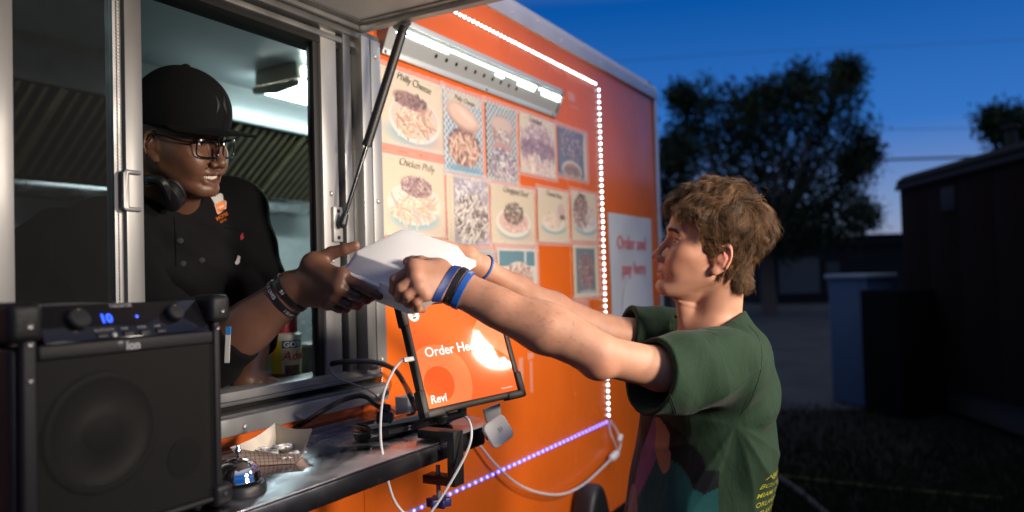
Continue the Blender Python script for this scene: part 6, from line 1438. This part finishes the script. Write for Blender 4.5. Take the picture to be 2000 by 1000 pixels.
# ---------------------------------------------------------------- glasses
M_gl = mat('glasses_frame', (.006, .006, .007), .18, coat=.5); M_lens = mat('lens', (.02, .02, .02), .03, alpha=.05, spec=.6)
def gp(y, z, x=.1135): return from_khead((x-6.5*max(0, abs(y)-.012)**2, y, z))
loop = []
def lens_loop(s, k=1.0):
    o = []
    for a in np.linspace(0, 2*math.pi, 40, endpoint=False):
        c, q_ = math.cos(a), math.sin(a); o.append((s*.0335+.0265*k*np.sign(c)*abs(c)**(2/4.5), -.0115+.0185*k*np.sign(q_)*abs(q_)**(2/4.0)))
    return o
b = MB()
for s in (1, -1):
    lp_ = [gp(y, z) for y, z in lens_loop(s)]; b.tube(lp_+[lp_[0]], .0019, 8, cap=False); lp2 = [gp(y, z+.0015) for y, z in lens_loop(s, 1.03) if z > -.002]; lp2 = sorted(lp2, key=lambda p: (p-KO) @ KR[:, 1]); b.tube(lp2, .0026, 8)
b.tube([gp(-.0085, -.004), gp(0, -.001, .1155), gp(.0085, -.004)], .0021, 8)
glo = b.build('glasses', M_gl, cook, smooth=True)
for s in (1, -1): b = MB(); b.tube(spline([gp(s*.059, -.001), from_khead((.070, s*.0775, .001)), from_khead((.02, s*.0795, .005)), from_khead((-.008, s*.0805, .003)), from_khead((-.022, s*.081, -.018))], 20), .0021, 8); b.build('temple_arm', M_gl, glo, smooth=True)
for s in (1, -1): b = MB(); b.add([gp(y, z, .1137) for y, z in lens_loop(s, .98)], [tuple(range(40))]); b.build('lens', M_lens, glo)
# ---------------------------------------------------------------- jacket
M_jack = mat('jacket_black', (.0042, .0042, .0048), .9, spec=.2, sheen=.0, bump=.35, bscale=260, var=.2, vscale=25)
SRt, SLt = P(196, 478, 1.66), P(452, 415, 1.96)
KEs = P(402, 694, 1.468); Lsl = P(470, 690, 1.755)
def jacket(p):
    n1 = .006*np.sin(p[:, 0]*46+p[:, 2]*37+2*np.sin(p[:, 1]*21))*np.sin(p[:, 2]*29-p[:, 1]*17+1)
    d = ell(p, P(338, 560, 1.86), (.185, .15, .235))
    d = smin(d, rcone(p, P(336, 620, 1.90), (KB[0], KB[1], .98), .175, .165), .06)
    d = smin(d, chain(p, [SRt, P(320, 425, 1.80), SLt], [.088, .085, .085]), .05)
    d = smin(d, ell(p, P(150, 545, 1.80), (.17, .14, .17)), .06)
    d = smin(d, chain(p, [SRt, P(270, 610, 1.52), KEs], [.092, .080, .070]), .03)
    d = smin(d, chain(p, [SLt, P(497, 540, 1.90), P(492, 632, 1.81)], [.085, .072, .064]), .03)
    fold = .0045*np.sin((p[:, 2]*60+p[:, 0]*38))*np.clip(1-np.linalg.norm(p-P(400, 520, 1.72).astype(np.float32), axis=1)/.18, 0, 1)
    d = d+n1*.8+fold
    # rolled cuffs
    axr = (KW-KEs)/np.linalg.norm(KW-KEs); c0 = KEs+axr*.040
    d = smin(d, rcone(p, c0-axr*.004, c0+axr*.034, .062, .060), .006)
    t = (p-(c0+axr*.040).astype(np.float32)) @ axr.astype(np.float32); nr = np.linalg.norm(p-c0.astype(np.float32), axis=1) < .12; d = np.where(nr, smax(d, t, .004), d)
    d = smax(d, -rcone(p, c0-axr*.03, c0+axr*.12, .050, .052), .003)
    a2 = (LWt-P(492, 632, 1.81)); a2 /= np.linalg.norm(a2); c2 = P(489, 660, 1.775)
    d = smin(d, rcone(p, c2-a2*.02, c2+a2*.012, .062, .060), .006); t = (p-(c2+a2*.02).astype(np.float32)) @ a2.astype(np.float32); nr = np.linalg.norm(p-c2.astype(np.float32), axis=1) < .11; d = np.where(nr, smax(d, t, .004), d)
    d = smax(d, -rcone(p, c2-a2*.02, c2+a2*.12, .047, .048), .003)
    # stand collar and neck hole
    up_ = (from_khead((-.03, 0, -.05))-KN); up_ /= np.linalg.norm(up_); cb_ = KN+kf*.008
    col_ = rcone(p, cb_-up_*.03, cb_+up_*.06, .090, .080); t = (p-(cb_+up_*.022).astype(np.float32)) @ (up_*.9+kf*.30).astype(np.float32); col_ = smax(col_, t, .004)
    d = smin(d, col_, .014); inner = rcone(p, cb_-up_*.0, cb_+up_*.14, .073, .076); d = smax(d, -inner, .003)
    return smax(d, .90-p[:, 2], .005)
jV, jQ = mesh_sdf(jacket, (.45, -.25, .85), (1.75, 1.05, 2.05), .0052)
jk = quad_obj('jacket', jV, jQ, M_jack, cook)
def ktro(p):
    d = None
    for s in (-1, 1):
        e = chain(p, [(KB[0]+s*.09, KB[1], .99), (KB[0]+s*.11, KB[1]-.02, .75), (KB[0]+s*.12, KB[1]+.02, .60)], [.12, .085, .075]); d = e if d is None else smin(d, e, .03)
    return smax(d, .575-p[:, 2], .004)
tV, tQ = mesh_sdf(ktro, (.6, .3, .5), (1.5, 1.1, 1.15), .012); quad_obj('trousers', tV, tQ, M_jack, cook)
b = MB()
for s in (-1, 1): b.box((KB[0]+s*.12-.05, KB[1]-.19, .5605), (KB[0]+s*.12+.05, KB[1]+.09, .62))
b.build('shoes', M_rubber, cook, bevel=.02, seg=3)
jb = BVHTree.FromPolygons([tuple(v) for v in jV], [tuple(q) for q in jQ.tolist()])
def on_jacket(px, py, h=.0015):
    d = ray(px, py); d = d/np.linalg.norm(d); hit = jb.ray_cast(Vector(CAM), Vector(d)); 
    if hit[0] is None: return P(px, py, 1.7)
    nn_ = np.array(hit[1]); nn_ = nn_ if nn_ @ d < 0 else -nn_; return np.array(hit[0])+nn_*h
def patch(name, poly, m, h, dens=5):
    """a flat embroidered patch laid on the cloth of the jacket"""
    pts = []; k = len(poly)
    for i in range(k):
        for t in np.linspace(0, 1, dens, endpoint=False): pts.append(np.array(poly[i])*(1-t)+np.array(poly[(i+1) % k])*t)
    c = np.mean(pts, 0); b = MB(); rings = [[on_jacket(*(c+(q_-c)*s), h) for q_ in pts] for s in (1, .66, .33)]; b.add([p for r_ in rings for p in r_]+[on_jacket(*c, h)], [])
    n_ = len(pts); b.f = [(i*n_+j, i*n_+(j+1) % n_, (i+1)*n_+(j+1) % n_, (i+1)*n_+j) for i in range(2) for j in range(n_)]+[(2*n_+j, 2*n_+(j+1) % n_, 3*n_) for j in range(n_)]; b.mi = [0]*len(b.f)
    return b.build(name, m, jk, smooth=True, angle=180)
M_or = mat('patch_orange', (.62, .16, .015), .7); M_gy = mat('patch_grey', (.42, .41, .40), .7); M_pk = mat('patch_pale', (.60, .36, .28), .7)
lg = lambda x, y: (390+x/10, 360+y/10)
patch('logo_fries', [lg(215, 260), lg(330, 235), lg(360, 190), lg(410, 180), lg(445, 210), lg(460, 320), lg(290, 390)], M_gy, .0016)
for x0, y0, x1, y1 in ((200, 200, 235, 265), (255, 200, 270, 245), (310, 175, 325, 240)): patch('logo_spike', [lg(x0, y0), lg(x0+22, y0), lg(x1+8, y1), lg(x1-12, y1)], M_pk, .0016, 2)
patch('logo_rim', [lg(275, 395), lg(490, 318), lg(515, 345), lg(505, 480), lg(350, 595), lg(325, 560)], M_pk, .0020)
patch('logo_truck', [lg(290, 400), lg(480, 325), lg(500, 345), lg(492, 440), lg(475, 470), lg(360, 570), lg(340, 545)], M_or, .0026)
patch('logo_window', [lg(355, 440), lg(455, 400), lg(465, 440), lg(370, 490)], M_pk, .0032); patch('logo_bumper', [lg(380, 530), lg(475, 483), lg(478, 500), lg(388, 545)], M_jack, .0034, 3)
for x, y in ((330, 465), (490, 395)): patch('logo_lamp', [lg(x-12, y-28), lg(x+8, y-28), lg(x+14, y+26), lg(x-6, y+28)], M_gy, .0034, 3)
def jtext(s, size, px, py, ang, m, bold=.02):
    o0 = on_jacket(px, py); ux = (math.cos(ang), -math.sin(ang)); uy = (math.sin(ang), math.cos(ang))
    return lettering('logo_lettering', s, size, m, jk, 0, (1, 0, 0), (0, 1, 0), bold=bold, extrude=.0001, warp=lambda p: on_jacket(px+p[0]*ux[0]-p[1]*uy[0], py+p[0]*ux[1]-p[1]*uy[1], .0018))
jtext("MO'SS", 9.5, 423, 431.5, .50, M_or, .035); jtext('EATS', 6, 430, 436, .45, M_or, .03)
patch('pocket_flag', [(469, 461), (474, 455), (476, 466), (470, 470)], mat('flag_red', (.30, .02, .03), .7), .0016, 3)
patch('pocket_pen', [(459, 516), (466, 499), (471, 502), (469, 515), (462, 520)], M_gy, .004, 3)
for px, py in ((352, 470), (357, 515), (394, 508)): c = on_jacket(px, py, .001); b = MB(); b.lathe([(.007, 0), (.0065, .002), (.0001, .0025)], at=c, R=rot_to(CAM-c), seg=16); b.build('button', M_rubber, jk, smooth=True)
b = MB(); b.tube([on_jacket(340+4*math.sin(t*2), 425+t*95, .0006) for t in np.linspace(0, 1, 16)], .0020, 6); b.build('seam', M_jack, jk, smooth=True); b = MB(); b.tube([on_jacket(438+46*t, 445+8*t, .0006) for t in np.linspace(0, 1, 8)], .0016, 6); b.build('seam', M_jack, jk, smooth=True)
# headphones round the neck
M_hp = mat('headphone_black', (.010, .010, .011), .38)
hc = P(334, 386, 1.668); hx = np.array(FWD)*-1; hn = KR[:, 1]*-.8+kf*.25+np.array([0, 0, -.45]); hn /= np.linalg.norm(hn)
b = MB(); Rq = rot_to(hn)
b.lathe([(.0001, -.020), (.030, -.020), (.036, -.014), (.036, .004), (.033, .012), (.026, .015), (.0001, .0155)], at=(0, 0, 0), seg=32); b.v = [tuple(hc+Rq @ (np.array(p)*np.array([.62, .9, .85]))) for p in b.v]; hp_ = b.build('headphones', M_hp, cook, smooth=True)
b = MB(); b.lathe([(.034, -.021), (.038, -.027), (.036, -.034), (.024, -.036), (.0001, -.032)], seg=32); b.v = [tuple(hc+Rq @ (np.array(p)*np.array([.62, .9, .85]))) for p in b.v]; b.build('ear_cushion', M_rubber, hp_, smooth=True)
b = MB(); band_ = [hc+hn*.004, P(316, 355, 1.635), P(284, 352, 1.66), P(262, 352, 1.72), P(262, 345, 1.84), P(300, 345, 1.92), P(360, 352, 1.91)]; b.tube(spline(band_, 40), .0105, 10); b.build('headband', M_hp, hp_, smooth=True)
q = MB(); c = P(287, 354, 1.648); q.tube([c+(0, 0, -.007), c+(0, 0, .007)], .006, 10); q.build('slider', mat('slider_grey', (.08, .08, .08), .3, 1), hp_, smooth=True)
# two black wristbands
axk = KW-KE
o, ou, a_ = wristband('wristband', karm, P(552, 581, 1.448), axk, .0110, M_bblk, cook, lab='black wristband lettered in white, further from the hand')
band_text('BLACK LIVES', .0098, M_btxt, o, ou, a_, start_at(ou, 541, 552), bold=.012, dv=-.0035)
band_text('I SUPP', .0085, M_btxt, o, ou, a_, start_at(ou, 566, 597), bold=.008, dv=-.0035)
o, ou, a_ = wristband('wristband', karm, P(567, 570, 1.446), axk, .0105, M_bblk, cook, th=.0026, lab='black wristband next to the hand')
band_text('B1', .0095, M_btxt, o, ou, a_, start_at(ou, 557, 561), bold=.02, dv=-.0035)
# ================================================================ the yard behind
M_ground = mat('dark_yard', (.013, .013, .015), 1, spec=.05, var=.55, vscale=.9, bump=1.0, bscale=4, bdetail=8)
b = MB(); S = 600; nn = 40
xs = np.sign(np.linspace(-1, 1, nn))*np.abs(np.linspace(-1, 1, nn))**3*S
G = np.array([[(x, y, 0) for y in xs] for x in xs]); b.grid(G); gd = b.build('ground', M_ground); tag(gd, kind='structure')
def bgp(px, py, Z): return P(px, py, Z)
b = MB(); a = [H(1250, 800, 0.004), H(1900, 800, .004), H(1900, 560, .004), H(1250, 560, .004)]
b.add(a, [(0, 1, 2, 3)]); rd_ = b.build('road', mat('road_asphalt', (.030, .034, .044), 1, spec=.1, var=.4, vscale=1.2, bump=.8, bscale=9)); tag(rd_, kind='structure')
# grass verge
rng = np.random.default_rng(21); b = MB()
for _ in range(9000):
    px, py = rng.uniform(1380, 2080), 790+240*rng.uniform()**.8; c = H(px, py, 0)
    if c[1] < .0 and c[0] < 3.9 and False: continue
    h_ = rng.uniform(.03, .09); an = rng.uniform(0, 6.28); u = np.array([math.cos(an), math.sin(an), 0])*.008; l_ = np.array([rng.normal()*.03, rng.normal()*.03, h_]); b.add([c-u, c+u, c+l_], [(0, 1, 2)])
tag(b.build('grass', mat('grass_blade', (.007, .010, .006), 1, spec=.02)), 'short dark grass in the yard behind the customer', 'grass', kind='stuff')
b = MB(); kp = [H(1470, 905, .03), H(1540, 945, .03), H(1620, 1010, .03), H(1700, 1080, .03)]; b.tube(spline(kp, 20), .022, 8); tag(b.build('drain_hose', mat('hose_grey', (.03, .032, .04), .9, spec=.1), smooth=True), 'pale grey hose lying on the dark ground behind the customer', 'hose')
b = MB(); kp = [H(1440, 918, .02), H(1560, 934, .02), H(1700, 950, .02), H(1820, 962, .02), H(1960, 974, .02)]; b.tube(spline(kp, 30), .012, 6); tag(b.build('yellow_rope', mat('cord_yellow', (.035, .035, .018), .9, spec=.1), smooth=True), 'dull yellow rope stretched along the dark ground', 'rope')
# dark trailer on the right
def bx(lo, hi, R=None, at=(0, 0, 0), mb=None): b = mb or MB(); b.box(lo, hi, R, at); return b
A = P(1757, 372, 8.6); B_ = P(2010, 300, 6.2)
A0, B0 = np.array([A[0], A[1], 0]), np.array([B_[0], B_[1], 0]); ex = (B0-A0); L_ = np.linalg.norm(ex); ex /= L_; ey = np.cross((0, 0, 1), ex); ey = ey if ey @ RGT > 0 else -ey; ez = np.array([0, 0, 1.]); DR = np.stack([ex, ey, ez], 1)
if np.linalg.det(DR) < 0: pass
zt = (A[2]+B_[2])/2+.08
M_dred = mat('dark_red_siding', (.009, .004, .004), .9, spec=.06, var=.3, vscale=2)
dt = thing('dark_shed', 'dark red box building with rounded roof edge at the right', 'shed', A0)
Lt = L_+3.0
def dbox(lo, hi, name, m, bev=.01, par=dt): b = MB(); b.box(lo, hi, DR, A0); return b.build(name, m, par, bevel=bev)
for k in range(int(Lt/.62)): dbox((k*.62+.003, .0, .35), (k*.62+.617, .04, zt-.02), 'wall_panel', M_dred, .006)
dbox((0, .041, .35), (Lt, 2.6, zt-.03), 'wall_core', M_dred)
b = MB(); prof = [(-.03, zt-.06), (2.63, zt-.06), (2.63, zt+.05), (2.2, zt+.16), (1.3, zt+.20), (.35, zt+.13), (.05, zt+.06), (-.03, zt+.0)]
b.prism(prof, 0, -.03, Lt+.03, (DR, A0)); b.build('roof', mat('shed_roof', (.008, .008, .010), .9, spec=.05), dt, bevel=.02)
dbox((-.06, -.03, zt-.10), (Lt, -.002, zt-.045), 'gutter', mat('shed_trim', (.018, .018, .022), .8, spec=.1), .008)
dbox((.95, -.012, zt-.42), (1.22, -.001, zt-.18), 'vent_cover', mat('shed_vent', (.02, .022, .028), .8, spec=.1), .004)
dbox((.1, .1, .06), (Lt, 2.5, .349), 'base', M_dark, .01)
b = MB(); c = A0+DR @ np.array([1.55, .35, zt+.12]); b.tube([c, c+(0, 0, .17)], .05, 12); b.tube([c+(0, 0, .172), c+(0, 0, .20)], .075, 12); b.build('roof_pipe', M_dark, dt, smooth=True)
# pale ribbed locker in front of it
La = P(1618, 540, 8.9); Lb = P(1694, 551, 8.3); ga, gb2 = np.array([La[0], La[1], 0]), np.array([Lb[0], Lb[1], 0])
ux = gb2-ga; wl_ = np.linalg.norm(ux); ux /= wl_; uy = np.cross(ez, ux); uy = uy if uy @ FWD > 0 else -uy; LR = np.stack([ux, uy, ez], 1); lz = 1.42
M_lock = mat('locker_dusk_tint', (.028, .055, .105), .5, var=.15, vscale=3)  # blue, dim dusk light put into the locker's base colour
lk_ = thing('storage_locker', 'pale ribbed storage locker standing beside the dark red building', 'locker', ga)
nr = 9
for k in range(nr): b = MB(); b.box((k*wl_/nr+.004, -.006, .02), ((k+1)*wl_/nr-.004, .02, lz), LR, ga); b.build('rib', M_lock, lk_, bevel=.004)
b = MB(); b.box((0, .021, .02), (wl_, .34, lz), LR, ga); b.build('body', M_lock, lk_, bevel=.005)
b = MB(); b.box((-.03, -.04, lz+.001), (wl_+.03, .38, lz+.05), LR, ga); b.build('lid', mat('locker_lid', (.12, .16, .22), .6), lk_, bevel=.01)
b = MB(); b.box((wl_+.02, -.12, .02), (wl_+.55, .5, 1.30), LR, ga); tag(b.build('dark_crate', M_bgdark, bevel=.01), 'dark tall crate squeezed between pale locker and red building', 'crate')
# low buildings and fence far behind
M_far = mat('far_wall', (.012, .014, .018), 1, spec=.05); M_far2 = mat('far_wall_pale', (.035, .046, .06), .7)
def far_box(px0, px1, py, Z, d, name, lab, cat, m, win=()):
    a, c = P(px0, py, Z), P(px1, py, Z); u = np.array([c[0]-a[0], c[1]-a[1], 0]); w_ = np.linalg.norm(u); u /= w_; v = np.cross(ez, u); v = v if v @ FWD > 0 else -v; R_ = np.stack([u, v, ez], 1); o = np.array([a[0], a[1], 0])
    t_ = thing(name, lab, cat, o); b = MB(); b.box((0, 0, 0), (w_, d, a[2]), R_, o); b.build('wall', m, t_)
    b = MB(); b.box((-.15, -.15, a[2]+.002), (w_+.15, d+.15, a[2]+.14), R_, o); b.build('roof', M_far, t_)
    for x0, x1, y0, y1, mm_ in win:
        p0, p1 = P(x0, y0, Z), P(x1, y1, Z); f0, f1 = (p0[:2]-o[:2]) @ u[:2], (p1[:2]-o[:2]) @ u[:2]; b = MB(); b.box((f0, -.05, p1[2]), (f1, -.004, p0[2]), R_, o); b.build('door', mm_, t_)
    return t_
far_box(1490, 1770, 482, 34, 8, 'warehouse', 'long low dark building behind the yard with a pale door', 'building', M_far, [(1520, 1600, 505, 572, M_far2), (1612, 1640, 512, 572, mat('far_door', (.025, .03, .036), .9))])
far_box(1690, 1830, 462, 46, 9, 'flat_roof_house', 'dark flat roofed building on the skyline next to the red shed', 'building', M_far)
far_box(1180, 1420, 475, 60, 9, 'low_house', 'dark low house far behind the trailer corner', 'building', M_far)
far_box(1560, 1600, 470, 60, 9, 'skyline_block', 'small dark block on the skyline under the tree', 'building', M_far)
b = MB(); fp0, fp1 = P(1480, 520, 30), P(1640, 520, 30)
# trees
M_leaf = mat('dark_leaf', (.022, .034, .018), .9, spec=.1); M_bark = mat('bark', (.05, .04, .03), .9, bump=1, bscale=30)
def tree(lab, px, Z, base_r, clumps, nl, ls, seed, trunk_px=None):
    rng = np.random.default_rng(seed); c0 = P(px, 500, Z); c0[2] = 0; t_ = thing('tree', lab, 'tree', c0, 'trees behind the yard'); b = MB(); top = P(*clumps[0][:2], Z); fork = np.array([c0[0], c0[1], 2.2])
    b.tube(spline([c0, c0+(0.05, .05, 1.2), fork], 10), list(np.linspace(base_r, base_r*.75, 10)), 10)
    cs = [(P(x, y, Z+dz), r/FPX*Z) for x, y, r, dz in clumps]
    for c, r_ in cs: b.tube(spline([fork, fork*.5+c*.5+rng.normal(size=3)*.3, c, c+rng.normal(size=3)*r_*.5], 12), list(np.linspace(base_r*.34, .015, 12)), 7)
    b.build('trunk', M_bark, t_, smooth=True)
    w = np.array([r_**2 for _, r_ in cs]); w = w/w.sum(); N = nl
    k = rng.choice(len(cs), N, p=w); cen_ = np.array([c for c, _ in cs])[k]; rad = np.array([r_ for _, r_ in cs])[k]
    sub = 95*len(cs); sc_ = rng.integers(0, len(cs), sub); sv = rng.normal(size=(sub, 3)); sv /= np.linalg.norm(sv, axis=1)[:, None]; spos = np.array([c for c, _ in cs])[sc_]+sv*(np.array([r_ for _, r_ in cs])[sc_]*rng.uniform(.2, 1.12, sub)**.7)[:, None]
    pick = rng.integers(0, sub, N); pos = spos[pick]+rng.normal(size=(N, 3))*ls*2.0
    d1 = rng.normal(size=(N, 3)); d1 /= np.linalg.norm(d1, axis=1)[:, None]; d2 = np.cross(d1, rng.normal(size=(N, 3))); d2 /= np.linalg.norm(d2, axis=1)[:, None]; s = ls*rng.uniform(.6, 1.3, (N, 1))
    Vv = np.stack([pos-d1*s, pos+d2*s*.42, pos+d1*s, pos-d2*s*.42], 1).reshape(-1, 3); Qv = np.arange(4*N).reshape(N, 4)
    cr = quad_obj('crown', Vv, Qv, M_leaf, t_); cr['kind'] = 'stuff'
big = [(1520, 300, 90, 0), (1400, 260, 75, 1), (1370, 210, 52, 0), (1600, 190, 70, -1), (1640, 168, 44, 0), (1655, 250, 52, 0), (1450, 200, 46, 1), (1560, 170, 46, 0), (1600, 320, 85, 0), (1470, 350, 80, 1), (1380, 330, 70, 0), (1640, 390, 66, 0), (1680, 420, 38, -1), (1560, 430, 60, 0), (1335, 270, 45, 0), (1665, 330, 40, 0), (1500, 430, 60, 0), (1330, 190, 24, 0), (1655, 142, 26, 0), (1450, 420, 80, 0), (1550, 460, 62, 0), (1630, 440, 62, 0), (1400, 400, 70, 0), (1690, 300, 26, 0), (1470, 240, 60, 0), (1500, 190, 36, 0), (1560, 250, 70, 1), (1460, 280, 70, 1), (1540, 370, 80, 1)]
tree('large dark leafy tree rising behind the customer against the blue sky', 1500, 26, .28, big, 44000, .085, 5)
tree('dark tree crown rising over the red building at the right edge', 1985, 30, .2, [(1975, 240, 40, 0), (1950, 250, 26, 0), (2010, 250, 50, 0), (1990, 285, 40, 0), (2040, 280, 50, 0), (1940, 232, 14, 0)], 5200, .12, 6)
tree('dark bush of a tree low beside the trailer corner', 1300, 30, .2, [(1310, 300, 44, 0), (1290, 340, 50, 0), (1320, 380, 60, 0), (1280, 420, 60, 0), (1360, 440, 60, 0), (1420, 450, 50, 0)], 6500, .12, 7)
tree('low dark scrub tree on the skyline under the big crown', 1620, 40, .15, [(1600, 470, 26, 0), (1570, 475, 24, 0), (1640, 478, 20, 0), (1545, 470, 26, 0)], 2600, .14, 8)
# overhead wires
M_wire = mat('wire_black', (.01, .01, .012), .6)
def wire(name, pts, r, lab): b = MB(); b.tube(spline(pts, 20), r, 6); tag(b.build(name, M_wire, smooth=True), lab, 'power line', 'overhead wires')
wire('power_line', [P(1100, 128, 34), P(1500, 100, 36), P(1800, 88, 38), P(2200, 66, 40)], .010, 'thin overhead wire high in the sky')
wire('power_line', [P(1300, 258, 36), P(1700, 253, 36), P(2200, 248, 36)], .013, 'thin overhead wire level with the middle of the tree')
wire('power_line', [P(1500, 316, 34), P(1690, 313, 34), P(1920, 306, 34), P(2200, 297, 34)], .055, 'thick overhead cable running behind the tree to the red building')
